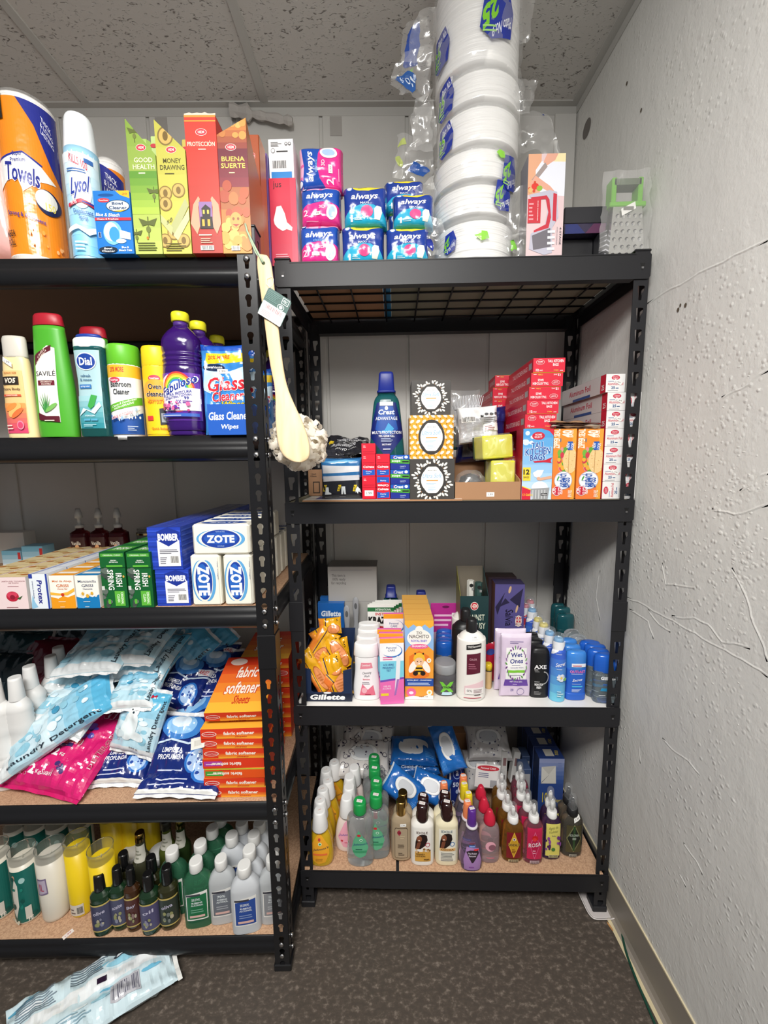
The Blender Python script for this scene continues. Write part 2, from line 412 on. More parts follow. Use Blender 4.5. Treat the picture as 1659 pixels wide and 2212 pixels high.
# right wall with plaster ridges
w = MB(); w.box(XR, XR+.1, YF0, YB+.1, 0, ZC, M_wall)
def ridge(pts, h=.0009, wd=.0032):
    P_ = [UR(*p) for p in pts]; m = []
    for i in range(len(P_)-1):
        for j in range(4): t = j/4; a = P_[i].lerp(P_[i+1], t); a += Vector((0, noise.noise(a*31)*.006, noise.noise(a*27+Vector((4, 0, 0)))*.006)); m.append(a)
    m.append(P_[-1]); vs = []; fs = []
    for i, p in enumerate(m):
        t = (m[min(i+1, len(m)-1)]-m[max(i-1, 0)]).normalized(); nr = Vector((0, -t.z, t.y)); k = 0 if i in (0, len(m)-1) else 1
        vs += [p+nr*wd, p+Vector((-h*k, 0, 0)), p-nr*wd]
    for i in range(len(m)-1): a = 3*i; fs += [(a, a+1, a+4, a+3), (a+1, a+2, a+5, a+4)]
    w.add(vs, fs, M_wall, False)
def UR(px, py):
    r = ray(px, py); p = CP+r*((XR-CP.x)/r.x); return p
for pts in ([(1352, 1290), (1410, 1318), (1470, 1350), (1535, 1388), (1600, 1425), (1659, 1462)], [(1400, 1318), (1425, 1352), (1448, 1364)],
            [(1580, 1225), (1610, 1290), (1640, 1370), (1659, 1430)], [(1432, 1600), (1460, 1625), (1485, 1645), (1512, 1675)],
            [(1398, 658), (1470, 612), (1560, 565), (1659, 518)], [(1476, 1822), (1490, 1842), (1502, 1856), (1518, 1890)], [(1466, 1888), (1482, 1916)],
            [(1560, 860), (1600, 840), (1659, 800)], [(1450, 1330), (1500, 1336), (1530, 1350), (1560, 1385), (1620, 1400)], [(1540, 1100), (1590, 1112), (1659, 1090)],
            [(1290, 1460), (1302, 1500), (1306, 1560)], [(1295, 1230), (1288, 1290), (1296, 1340)], [(1430, 1215), (1440, 1260), (1500, 1270)], [(1600, 1060), (1640, 1030), (1659, 1022)],
            [(1360, 1315), (1400, 1345), (1412, 1380)], [(1380, 1610), (1384, 1650)]):
    ridge(pts)
rnd = random.Random(11)
for i in range(170):
    px = rnd.uniform(1400, 1655); py = rnd.gauss(1080, 190)
    if rnd.random() < .75: px = rnd.gauss(1590, 45)
    p = UR(px, py)
    if p.z > 2.3 or p.z < .2 or p.y > 1.4: continue
    a = rnd.uniform(.002, .006); b_ = a*rnd.uniform(.4, 1.2); vs = [p+Vector((0, cos(k*pi/4)*a, sin(k*pi/4)*b_)) for k in range(8)]+[p+Vector((-.0012, 0, 0))]
    w.add(vs, [(k, (k+1) % 8, 8) for k in range(8)], M_wall, True)
for (px, py, a) in ((1466, 669, .004), (1471, 659, .003), (1482, 659, .004), (1355, 180, .004), (1386, 238, .004), (1531, 1424, .006), (1493, 1295, .003)):
    p = UR(px, py); w.add([p+Vector((-.0015, cos(k*pi/4)*a, sin(k*pi/4)*a*1.2)) for k in range(8)], [tuple(range(8))], mt('#5e5448', 'x') if py < 1000 else mt('#d8d6d0'))
p = UR(1268, 278); w.add([p+Vector((-.001, cos(k*pi/10)*.026, sin(k*pi/10)*.026)) for k in range(20)], [tuple(range(20))], mt('#77726e', 'x'))
structure(w.build('wall_right'))
# back wall: painted boards with recessed strips
b = MB(); b.box(XL0, XR, YB+.004, YB+.1, 0, ZC, M_back)
g0 = UA.o.x; ed = [-2.2]
xx = -1.93
while xx < XR: ed += [xx, xx+.011]; xx += .29
for i in range(0, len(ed)-1, 2): b.box(ed[i], ed[i+1], YB-.002, YB+.005, 0, ZC-.001, M_back, .0015)
b.box(ed[-1], XR, YB-.002, YB+.005, 0, ZC-.001, M_back, .0015)
for px in (159, 347, 725): 
    x = ray(px, 240); k = YB/x.y; X_ = x.x*k; b.box(X_-.02, X_+.02, YB-.0035, YB, ZC-.09, ZC-.032, mt('#aaa6a1', 'x'))
b.box(XR-.075, XR-.004, YB-.012, YB+.004, 0, ZC-.03, M_back, .002)
structure(b.build('wall_back'))
# ceiling grid
t = MB(); t.box(XL0, XR, YB-.024, YB-.002, ZC-.004, ZC+.001, M_trim); t.box(XL0, XR, YB-.003, YB-.0005, ZC-.03, ZC, M_trim); structure(t.build('trim_1'))
t = MB(); t.box(XR-.024, XR-.0005, YF0, YB-.024, ZC-.004, ZC+.001, M_trim); t.box(XR-.003, XR-.0005, YF0, YB-.003, ZC-.028, ZC, M_trim); structure(t.build('trim_2'))
for i, x in enumerate((-.3653, -.9507, -1.536)):
    t = MB(); t.box(x-.012, x+.012, YF0, YB-.024, ZC-.005, ZC+.001, M_trim); structure(t.build('trim_%d' % (3+i)))
t = MB(); t.box(XL0, XR-.024, -.0, .024, ZC-.004, ZC+.001, M_trim); structure(t.build('trim_6'))
# cove base
bb = MB(); pr = [(0, BB), (-.003, BB), (-.0035, .02), (-.008, .006), (-.018, 0), (0, 0)]
vs = [(XR+a, y, z) for y in (YF0, YB-.003) for a, z in pr]; n_ = len(pr)
bb.add(vs, [(i, (i+1) % n_, (i+1) % n_+n_, i+n_) for i in range(n_)], mt('#8d857b')); bb.box(XR-.0042, XR-.0002, YF0, YB-.003, BB-.004, BB+.0008, mt('#cfc3a4'))
bb.box(XR-.026, XR-.016, YF0, YB-.003, 0, .0012, mt('#cdbf9c'))
structure(bb.build('baseboard_right'))
bb = MB(); bb.box(XL0, XR-.004, YB-.006, YB-.002, 0, .1, mt('#8d857b')); structure(bb.build('baseboard_back'))

# ------------------------------------------------------------------ shelving
def star(poly, c, n):
    """ray distances from c to a closed outline in n directions"""
    out = []
    for th in n:
        d = (cos(th), sin(th)); best = None
        for i in range(len(poly)):
            a, b2 = poly[i], poly[(i+1) % len(poly)]; ex, ey = b2[0]-a[0], b2[1]-a[1]; den = d[0]*ey-d[1]*ex
            if abs(den) < 1e-12: continue
            tt = ((a[0]-c[0])*ey-(a[1]-c[1])*ex)/den; s_ = ((a[0]-c[0])*d[1]-(a[1]-c[1])*d[0])/den
            if tt > 0 and -1e-9 <= s_ <= 1+1e-9 and (best is None or tt > best): best = tt
        out.append((c[0]+d[0]*best, c[1]+d[1]*best))
    return out
KEY = [(.0072*cos(a), .0072*sin(a)+.004) for a in [radians(k) for k in range(-50, 231, 20)]]+[(-.0042, -.012), (-.003, -.0145), (.003, -.0145), (.0042, -.012)]
TEAR = [(.0095, .013), (.0095, .004), (.004, -.003), (.003, -.019), (-.0035, -.019), (-.0065, 0), (-.0075, .013), (-.005, .0145), (.007, .0145)]
def flange(m, w, z0, z1, pitch, hole, T_, mat, zo=0, blank=()):
    """perforated strip, local (a, z); T_(a, z, depth) -> point"""
    z = z0; cells = []
    while z < z1-1e-6: e = min(z+pitch, z1); cells.append((z, e)); z = e
    for a, e in cells:
        h = e-a; c = (w/2, a+h*.5)
        if h < pitch*.9 or any(p <= c[1] <= q for p, q in blank):
            vs = [T_(x, y, d) for d in (0, .0016) for x, y in ((0, a), (w, a), (w, e), (0, e))]
            m.add(vs, [(0, 1, 2, 3), (7, 6, 5, 4), (1, 5, 6, 2), (0, 3, 7, 4), (0, 4, 5, 1), (3, 2, 6, 7)], mat); continue
        hp = [(c[0]+x, c[1]+y) for x, y in hole]; rc = [(0, a), (w, a), (w, e), (0, e)]
        ca = [math.atan2(y-c[1], x-c[0]) for x, y in rc]; ang = sorted(ca+[math.atan2(y-c[1], x-c[0]) for x, y in hp])
        A_ = star(hp, c, ang); B_ = star(rc, c, ang); n = len(ang)
        vs = [T_(x, y, 0) for x, y in A_]+[T_(x, y, 0) for x, y in B_]+[T_(x, y, .0016) for x, y in A_]+[T_(x, y, .0016) for x, y in B_]
        fs = []
        for i in range(n):
            j = (i+1) % n; fs += [(i, n+i, n+j, j), (2*n+i, 2*n+j, 3*n+j, 3*n+i), (i, j, 2*n+j, 2*n+i)]
        m.add(vs, fs, mat)
    for x in (0, w): m.add([T_(x, z0, 0), T_(x, z1, 0), T_(x, z1, .0016), T_(x, z0, .0016)], [(0, 1, 2, 3)], mat)
def post(name, root, U, x, y, sx, sy, fw, h, pitch, hole, mat, split, sidehole=None, z0=.0):
    """angle post with its outer corner at x, y; flanges run toward sx, sy"""
    m = MB(); bl = [(split-.05, split+.05)]
    flange(m, fw, z0, h, pitch, [(a*sx, b_) for a, b_ in hole], lambda a, z, d: U.pt(x+sx*a, y+sy*d, z), mat, blank=bl)
    flange(m, fw, z0, h, pitch, hole, lambda a, z, d: U.pt(x+sx*d, y+sy*a, z), mat, blank=bl)
    o = m.build(name, root)
    c_ = MB()
    def bx(x0, x1, y0, y1, za, zb):
        xs = sorted((x+sx*x0, x+sx*x1)); ys = sorted((y+sy*y0, y+sy*y1)); q = MB(); q.box(xs[0], xs[1], ys[0], ys[1], za, zb, mat, .002)
        c_.add([U.pt(*v) for v in q.v], q.f, mat)
    bx(-.003, fw+.003, -.003, fw+.003, 0, .02); c_.build('foot', o)
    c_ = MB(); bx(-.002, fw+.002, -.002, fw+.002, h, h+.006); c_.build('end_cap', o)
    c_ = MB(); bx(-.0025, fw+.001, -.0022, .0, split-.042, split+.042); bx(-.0025, .0, -.0022, fw+.001, split-.042, split+.042); c_.build('coupler', o)
    return o
def ubox(m, U, x0, x1, y0, y1, z0, z1, mat, bev=0):
    q = MB(); q.box(x0, x1, y0, y1, z0, z1, mat, bev); m.add([U.pt(*v) for v in q.v], q.f, mat)
# right unit
ru = thing('shelving_unit', 'black boltless metal shelving unit with wire mesh top level beside the right wall', 'shelving')
U = UA; FW = .036
for (x, y, sx, sy) in ((0, 0, 1, 1), (.914, 0, -1, 1), (0, .4, 1, -1), (.914, .4, -1, -1)):
    post('post', ru, U, x, y, sx, sy, FW, 1.845, .0508, TEAR, M_blk, .925)
for z in U.z:
    m = MB(); bh = .058
    pts = [(-.001+.006, z-bh), (.915-.006, z-bh), (.915, z-bh+.006), (.915, z-.003), (.912, z), (.002, z), (-.001, z-.003), (-.001, z-bh+.006)]
    q = MB(); q.prism(pts, -.004, -.002, M_blk); m.add([U.pt(*v) for v in q.v], q.f, M_blk)
    ubox(m, U, .036, .878, -.004, .03, z-.004, z-.002, M_blk); ubox(m, U, .036, .878, -.003, .018, z-bh, z-bh+.002, M_blk)
    fb = m.build('front_beam', ru)
    for x in (.019, .895):
        r_ = MB()
        q = MB(); q.prism([(x-.006, z-.022), (x+.006, z-.022), (x+.004, z-.028), (x+.001, z-.038), (x-.002, z-.038), (x-.004, z-.028)], -.0043, -.0038, mt('#0c0c0d')); r_.add([U.pt(*v) for v in q.v], q.f, mt('#0c0c0d'))
        ubox(r_, U, x-.003, x+.003, -.0052, -.004, z-.035, z-.030, mt('#8a8a8c', 'm'), .001); r_.build('rivet', fb)
    m = MB(); ubox(m, U, 0, .914, .399, .403, z-bh, z, M_blk, .001); ubox(m, U, .036, .878, .37, .4, z-bh, z-bh+.002, M_blk); m.build('back_beam', ru)
    for x in (.0035, .9075): m = MB(); ubox(m, U, x-.0015, x+.0015, .036, .364, z-bh, z, M_blk); ubox(m, U, min(x, x+.016*(1 if x < .5 else -1)), max(x, x+.016*(1 if x < .5 else -1)), .036, .364, z-.026, z-.024, M_blk); m.build('side_beam', ru)
# wire deck on every level seen from below, boards above
z = U.z[0]; m = MB()
for i in range(6): y = .035+i*.066; m.tube([U.pt(.02, y, z-.012), U.pt(.894, y, z-.012)], .0026, M_blk, 6)
for i in range(9): x = .08+i*.0945; m.tube([U.pt(x, .01, z-.0165), U.pt(x, .39, z-.0165)], .0026, M_blk, 6)
m.build('wire_deck', ru)
def sheet(name, label, cat, x0, x1, y0, y1, z0, z1, mat, U=UA):
    m = MB(); ubox(m, U, x0, x1, y0, y1, z0, z1, mat, .0006); return tag(m.build(name), label, cat)
sheet('cardboard_sheet', 'brown cardboard sheet lying on the wire mesh at the left of the top level', 'cardboard', .02, .262, .01, .385, z-.009, z-.005, M_card)
sheet('cardboard_strip', 'narrow blue printed card strip between the two sheets on the wire mesh', 'cardboard', .263, .285, .01, .385, z-.009, z-.005, mt('#2b7aa8'))
sheet('fibreboard_sheet', 'grey green fibreboard sheet lying on the wire mesh at the right', 'board', .286, .892, .01, .385, z-.009, z-.005, mt('#8c8a78', 'x'))
z = U.z[1]
for nm, k, mat in (('deck_board', 1, mt('#8a8470', 'x')), ('deck_board', 2, mt('#e6e3de')), ('deck_board', 3, M_board)):
    zz = U.z[k]; m = MB()
    if k == 3: ubox(m, U, .008, .287, .0, .395, zz-.006, zz-.001, mat); ubox(m, U, .296, .90, .0, .395, zz-.006, zz-.001, mat)
    else: ubox(m, U, .008, .90, .0, .395, zz-.006, zz-.0005, mat)
    m.build(nm, ru)
# printed corrugated sheet under the goods of the second level
m = MB(); zz = U.z[1]; ubox(m, U, .045, .47, .004, .37, zz, zz+.004, M_card); ubox(m, U, .045, .47, .01, .368, zz+.004, zz+.0045, mt('#e8e8e2'))
ubox(m, U, .075, .46, .03, .11, zz+.0045, zz+.0048, mt('#2f4f9e')); tag(m.build('cardboard_sheet'), 'corrugated card with blue and white print lying under the goods of the second level', 'cardboard')

# left unit
lu = thing('shelving_unit', 'larger black bolted shelving unit with particle board shelves on the left, nearer the viewer', 'shelving')
U = UB; LW = .040
for (x, y, sx, sy) in ((0, 0, -1, 1), (-1.22, 0, 1, 1), (0, .575, -1, -1), (-1.22, .575, 1, -1)):
    o = post('post', lu, U, x, y, sx, sy, LW, 1.838, .0381, KEY, M_blkB, .90)
    if y == 0 and x == 0:
        for zc in U.z:
            for dz in (-.012, -.047):
                r_ = MB(); c0 = U.pt(-.02, -.0015, zc+dz); r_.tube([c0, c0+Vector((0, -.004, 0))], .0062, mt('#c9c9cb', 'm'), 14, rs=[.0065, .005]); r_.build('rivet', o)
                r_ = MB(); c0 = U.pt(.0, .02, zc+dz); r_.tube([c0, c0+Vector((.006, 0, 0))], .006, mt('#c9c9cb', 'm'), 14, rs=[.0065, .005]); r_.build('rivet', o)
BP = [(.0, -.003), (-.0, -.02), (-.005, -.026), (-.009, -.034), (-.009, -.044), (-.005, -.052), (.002, -.058), (.012, -.060), (.012, -.056), (.003, -.054), (-.004, -.045), (-.004, -.035), (.003, -.024), (.003, -.003)]
def beam(x0, x1, yf, z, dr):
    m = MB(); n = len(BP)
    if dr == 'x': vs = [U.pt(x, yf[0]+yf[1]*a, z+b_) for x in (x0, x1) for a, b_ in BP]
    else: vs = [U.pt(yf[0]+yf[1]*a, y, z+b_) for y in (x0, x1) for a, b_ in BP]
    m.add(vs, [(i, (i+1) % n, (i+1) % n+n, i+n) for i in range(n)], M_blkB, True); return m
for z in U.z:
    beam(-1.18, -.039, (.012, 1), z, 'x').build('front_beam', lu); beam(-1.18, -.04, (.563, -1), z, 'x').build('back_beam', lu)
    beam(.04, .535, (-.008, -1), z, 'y').build('side_beam', lu); beam(.04, .535, (-1.212, 1), z, 'y').build('side_beam', lu)
    m = MB(); ubox(m, U, -1.205, -.016, .016, .56, z-.015, z-.003, M_board, .001); ubox(m, U, -1.204, -.017, .017, .559, z-.016, z-.015, mt('#6e5c50', 'x')); m.build('deck_board', lu)  # thin layer below the board: shade put into the underside colour
# ------------------------------------------------------------------ goods: helpers
def mix(a, b, t): return '#'+''.join('%02x' % int(int(a[i:i+2], 16)*(1-t)+int(b[i:i+2], 16)*t) for i in (1, 3, 5))
def G(x0, y0, x1, y1, c0, c1, n=9, e=.004):
    out = []
    for i in range(n): out += R(x0, y0+(y1-y0)*i/n, x1, y0+(y1-y0)*(i+1)/n+(e if i < n-1 else 0), mix(c0, c1, i/(n-1)))
    return out
def SP(x0, y0, x1, y1, n, r0, r1, cols, seed=0, asp=1.):
    rn = random.Random(seed); out = []
    for i in range(n): r = rn.uniform(r0, r1); out += E(rn.uniform(x0, x1), rn.uniform(y0, y1), r, r*asp*rn.uniform(.7, 1.1), rn.choice(cols))
    return out
def put(o, U, lx, d, z, dr=0): o.location = U.pt(lx, d, z); o.rotation_euler = (0, 0, U.t+dr); return o
def crt(U, name, label, cat, l, r, top, d, z, dep, c, group=None, dr=0, **kw):
    """carton whose front face spans pixels l..r at its base and reaches pixel row top"""
    x, w, h = U.span(l, r, top, d, z); o = carton(name, w, h, dep, c, **kw); tag(o, label, cat, group); put(o, U, x, d, z, dr)
    return o, x, w, h
def bt(name, label, cat, H, Rr, body, col, k='', ry=1., pw=2., caps=(), lab=(), group=None, lk='', seg=28, inner=None, extra=()):
    """bottle: body profile (fraction of H, fraction of R), caps (name, profile, colour, kind), printed label"""
    t = thing(name, label, cat, group=group); m = MB(); pr = [(a*H, b*Rr) for a, b in sm(body)]
    m.loft(pr, mt(col, k), seg, pw, ry); m.build('bottle_body', t)
    if inner: q = MB(); q.loft([(a*H, b*Rr*.93) for a, b in sm(inner[0])], mt(inner[1], inner[2]), seg, pw, ry); q.build('liquid', t)
    for cpt in caps:
        q = MB(); q.loft([(a*H, b*Rr) for a, b in cpt[1]], mt(cpt[2], cpt[3]), 20, cpt[5] if len(cpt) > 5 else 2., cpt[4] if len(cpt) > 4 else ry if cpt[0] == 'wide_cap' else 1.); q.build('cap' if cpt[0] == 'wide_cap' else cpt[0], t)
    if lab: q = MB(); deco(q, lab, fB(pr, ry, pw, Rr, H), .06, .03, k=lk, base=.0005); q.build('label', t)
    for e in extra: e(t, H, Rr)
    return t
def bpl(U, l, r, top, d, z, ry=1.):
    """bottle placement: base pixels l..r, top pixel row, front at depth d -> lx, depth of centre, height, radius"""
    x, w, h = U.span(l, r, top, d, z)
    R0 = w/2
    for _ in range(4):
        x, w, h = U.span(l, r, top, d+R0*ry, z); p = U.pt(x, d+R0*ry, z); R0 = w/2/sqrt(1+(ry*p.x/p.y)**2)
    return x, d+R0*ry, h, R0
LZ = [z+.0005 for z in UB.z]; RZ = [z+.0008 for z in UA.z]
LZ = [z-.0024 for z in UB.z]

# ================================================================== left unit, top level
U = UB; z = LZ[0]
def towel_roll(label, l, r, top, d, lab=(), c='#ee8a22'):
    x, dc, H, Rr = bpl(UB, l, r, top, d, LZ[0]); t = thing('paper_towel_roll', label, 'paper towels')
    m = MB(); pr = sm([(0, .9*Rr), (.01, Rr*.98), (.02, Rr), (H*.5, Rr*1.01), (H-.03, Rr), (H-.012, Rr*.93), (H, Rr*.62)]); m.loft(pr, mt('#f2f0ec', 'b'), 32); m.build('paper_roll', t)
    q = MB(); deco(q, lab, fB([(a, b*1.002) for a, b in pr], 1, 2, Rr, H), .08, .03, k='g', base=.001, step=.00015); q.build('label', t)
    w_ = MB(); w_.loft([(H-.02, Rr*1.015), (H-.004, Rr*.9), (H+.004, Rr*.5), (H+.006, Rr*.1)], mt('#ffffff', 'f'), 24); w_.build('film_wrap', t)
    return put(t, UB, x, dc, LZ[0], .5)
tw = R(-1, .02, 1, .93, '#ee8a22')+R(-1, 0, 1, .035, '#f5f2ec')+P([(-.15, .93), (1, .93), (1, .5), (.75, .6), (.35, .8)], '#27308c')+T('THICK\n& LONG\nLASTING', .72, .80, .34, .11, '#e9ebf6', -22)
tw += P([(-1, .57), (-.6, .60), (-.1, .62), (.45, .57), (.85, .50), (.4, .48), (.1, .44), (-.2, .40), (-.35, .47), (-.7, .46), (-1, .42)], '#f4f3f0')+P([(-1, .585), (-.1, .63), (.5, .58), (.45, .57), (-.1, .62), (-1, .572)], '#27308c')
tw += T('Super\nPremium', -.28, .595, .5, .06, '#3a448f', 3)+T('Towels', -.18, .50, 1.1, .105, '#27308c', -3, bold=.03, sh=.2, o='#ffffff')+E(.55, .37, .38, .075, '#1d2550')+E(.5, .38, .33, .06, '#e9e9e4')+T('150', .62, .345, .3, .045, '#f1e06a')
tw += T('Strong & Absorbent', -.2, .255, 1.25, .035, '#27308c', -4)+R(-.95, .8, -.62, .95, '#26231f')+T('M', -.78, .88, .2, .08, '#eeeae0')+T('MEGA\nROLL', -.8, .13, .3, .09, '#2a2320')+SP(-.2, .04, .9, .2, 9, .02, .05, ['#f09c42', '#f7bd7f'], 3, .3)
towel_roll('orange wrapped paper towel roll standing at the front left of the top shelf', 32, 157, 226, .02, tw)
towel_roll('second orange and blue paper towel roll, behind the blue bowl cleaner box', 226, 292, 352, .19, R(-1, .02, 1, .9, '#ee8a22')+P([(-.6, .93), (.9, .85), (.9, .6), (-.6, .72)], '#27308c')+T('THICK\n& LONG\nLASTING', .15, .77, .9, .15, '#e9ebf6', -8))
# pink pack at the frame edge
x, w, h = U.span(-112, 10, 228, .0, z); m = MB(); pillow(m, w, h, .12, mt('#e9b3ad', 'g'), px=6, q=.5, N=16, items=R(.9, .5, .99, .58, '#b87d8a')+R(.9, .2, .99, .215, '#8f5d5d'))
o = m.build('tissue_pack'); tag(o, 'pale pink film-wrapped pack cut by the left edge of the picture, top shelf', 'tissue pack'); put(o, U, x, .085, z)
# spray can
x, dc, H, Rr = bpl(U, 162, 236, 254, .012, z)
lab = G(-1, .02, 1, .70, '#7cc6ea', '#dff0f8', 10)+E(0, .47, .62, .14, '#f6fafc')+T('KILLS 100', 0, .64, 1.0, .055, '#c33a4e', -6, o='#ffffff')+R(.35, .64, .8, .67, '#3c6bb0')+L(-.7, .57, .7, .60, 2, '#3c6bb0')
lab += T('Lysol', 0, .47, 1.15, .14, '#2a3f9a', 4, bold=.03, sh=.35, o='#ffffff')+P([(-.8, .36), (0, .395), (.8, .37), (.8, .345), (0, .37), (-.8, .335)], '#c02e45')+T('99.9%', -.45, .365, .4, .025, '#ffffff', 4)+P([(.05, .38), (.8, .372), (.8, .36), (.05, .372)], '#2a3f9a')
lab += T('Disinfectant\nSpray', .05, .285, 1.1, .075, '#2f58a6')+P([(-1, .17), (-.3, .19), (.3, .15), (1, .2), (1, .23), (.2, .19), (-.4, .22), (-1, .2)], '#f4f9fc')+L(-.6, .05, .3, .12, 3, '#e8f4fa')
put(bt('spray_can', 'light blue and white disinfectant spray can with a white cap beside the orange towel roll', 'spray can', H, Rr, [(0, .96), (.01, 1), (.70, 1), (.715, .96)], '#9fd2ec', '', caps=[('cap', [(.70, .99), (.71, 1), (.93, .84), (.97, .78), (.99, .68), (1, .45)], '#eef4f7', '')], lab=lab), U, x, dc, z, .35)
# bowl cleaner
fr = R(0, 0, 1, 1, '#2176c7')+E(.35, .93, .22, .025, '#0f4f93')+P([(.62, 1), (1, 1), (1, .88), (.75, .93)], '#f0b52c')+T('20', .87, .95, .14, .03, '#c33a2c')+E(.28, .85, .16, .035, '#d9404a')+T('PowerHouse', .28, .85, .24, .02, '#ffffff')
fr += E(.66, .76, .33, .095, '#1d2c3e')+E(.66, .76, .31, .085, '#cfe3ee')+T('Bowl\nCleaner', .66, .765, .5, .12, '#20335e', bold=.03, o='#ffffff')+P([(.5, .68), (.9, .7), (.72, .665)], '#f0b52c')+T('Blue & Bleach', .36, .62, .66, .055, '#ffffff', -2, sh=.2)+R(0, .53, 1, .575, '#cb3040')+T('Cleans & Freshens', .35, .553, .6, .025, '#ffffff')
fr += E(.46, .33, .26, .19, '#7fc0ea')+E(.42, .35, .2, .15, '#dff0fa')+E(.5, .31, .14, .12, '#3f97da')+P([(.66, .38), (.95, .33), (.95, .22), (.66, .25)], '#eef4f8')+E(.68, .2, .14, .035, '#f6f9fb')+T('1', .1, .3, .05, .08, '#102f66', o='#ffffff')+E(.3, .06, .26, .055, '#1d2c3e')+T('Bowl\nCleaner', .3, .06, .36, .07, '#ffffff')+T('Blue &\nBleach Tabs', .78, .075, .36, .08, '#ffffff')
o, x, w, h = crt(U, 'bowl_cleaner_box', 'small blue toilet bowl cleaner box with a hang tab in front of the spray can', 'cleaner box', 213, 290, 412, -.004, z, .03, '#2176c7', front=fr)
# incense display boxes
def incense(label, l, r, top, fall, d, c, sc, front, dep=.1, inner=None, tilt=0):
    x, w, h = U.span(l, r, top, d, z); h2 = h*(1-fall); t = thing('incense_display_box', label, 'incense box', group='incense display boxes')
    hl, hr = (h, h2) if fall > 0 else (h*(1+fall), h)
    m = MB(); m.prism([(-w/2, 0), (w/2, 0), (w/2, hr), (-w/2, hl)], 0, .0012, mt(c)); m.box(-w/2, w/2, dep-.0012, dep, 0, h*.70, mt(sc)); m.box(-w/2, w/2, .0012, dep-.0012, 0, .0012, mt(sc))
    for sx, hh in ((-1, hl), (1, hr)):
        a = -w/2 if sx < 0 else w/2-.0012; q = [(.0012, 0), (dep-.0012, 0), (dep-.0012, h*.70), (.0012, hh)]; m.prism(q, a, a+.0012, mt(sc), 'x')
    ff = fF(w, h); deco(m, halfp(front, lambda u, v: (hl+(hr-hl)*u)/h-v), ff, lim=BOX01)
    m.build('open_carton', t)
    if inner:
        for i, (a, hh, cc) in enumerate(inner):
            q = MB(); q.loft([(0.0015, w*.19), (h*hh, w*.19), (h*hh+.002, w*.17)], mt(cc), 6, 2, smooth=False, cx=w*a, cy=dep*.45)
            deco(q, E(w*a, h*hh*.93, .007, .004, '#c23a44'), lambda u, v, o: (u, dep*.45-w*.175-o, v)); q.build('incense_packet', t)
    return put(t, U, x, d, z)
def hem(x, y, s): return E(x, y, .2*s, .028*s, '#f4e9dd')+E(x, y, .185*s, .025*s, '#c52a3c')+T('HEM', x, y, .22*s, .022*s, '#f4e9dd')
def mask(a, b): return []
inc = dict(l1=L(.1, .02, .9, .10, 4, '#5e6b33'))
fr = G(0, 0, 1, 1, '#b9c765', '#7f9c3f', 10)+G(0, .3, 1, .62, '#a9c24d', '#5d8f33', 6)+hem(.5, .79, .9)+T('GOOD\nHEALTH', .55, .675, .78, .085, '#f3efc4', bold=.01)+L(.35, .6, .72, .62, 1, '#f3efc4')
for cx, cy, s in ((.3, .89, .9), (.55, .21, 1.2), (.85, .45, .9), (.1, .14, .8)): fr += R(cx-.015*s, cy-.07*s, cx+.015*s, cy+.06*s, '#5b6430')+P([(cx, cy+.03*s), (cx-.28*s, cy+.05*s), (cx-.18*s, cy), (cx, cy+.01*s)], '#5b6430')+P([(cx, cy+.03*s), (cx+.28*s, cy+.05*s), (cx+.18*s, cy), (cx, cy+.01*s)], '#5b6430')+E(cx, cy-.02*s, .07*s, .02*s, '#6d773a')
fr += L(.12, .025, .92, .095, 4, '#59602f')+E(.5, .12, .04, .012, '#d97a2a')
incense('green GOOD HEALTH incense display box with a cut-down front, beside the bowl cleaner box', 294, 352, 256, .26, -.002, '#96b04b', '#a7ba62', fr, inner=[(0.15, .97, '#b9cf86'), (-.22, .95, '#a9c46e')])
fr = G(0, 0, 1, 1, '#c9c258', '#b5b04a', 5)+E(.35, .88, .27, .07, '#7b6634')+E(.35, .88, .22, .058, '#c2a35a')+E(.35, .88, .09, .035, '#6e5628')+hem(.52, .78, .9)+T('MONEY\nDRAWING', .52, .675, .84, .085, '#4a4316')+L(.25, .6, .7, .62, 1, '#4a4316')
for cx, cy in ((.22, .46), (.68, .48), (.2, .38), (.42, .16), (.75, .1), (.1, .1)): fr += E(cx, cy, .23, .055, '#8a6f35')+E(cx, cy, .19, .046, '#c4a55c')+E(cx, cy, .08, .028, '#7a6130')
fr += P([(.3, .2), (.9, .42), (1, .36), (.45, .14)], '#aeb07a')+P([(.4, .14), (1, .34), (1, .26), (.55, .1)], '#c9cb96')+P([(0, .3), (.4, .2), (.35, .14), (0, .24)], '#b9bb82')+T('50', .3, .25, .2, .03, '#6d6c3c', 20)+L(.12, .02, .92, .09, 4, '#5d5724')
incense('yellow MONEY DRAWING incense display box printed with coins, beside the green one', 354, 415, 258, .22, -.002, '#c3bc52', '#a68e3e', fr, inner=[(.25, .95, '#c8b85a')])
fr = G(0, 0, 1, 1, '#a92f22', '#c8392b', 8)+R(0, .985, 1, 1, '#d98a3a')+R(0, .955, 1, .962, '#d9a03a')+hem(.52, .88, .9)+T('PROTECCIÓN', .5, .8, .88, .04, '#f5e6c8')+L(.4, .755, .65, .77, 1, '#f5e6c8')
fr += P([(.0, .22), (.12, .36), (.3, .42), (.35, .4), (.28, .34), (.3, .2), (.2, .14)], '#d99a7c')+P([(1, .22), (.95, .36), (.75, .42), (.7, .4), (.75, .34), (.72, .2), (.85, .14)], '#d99a7c')
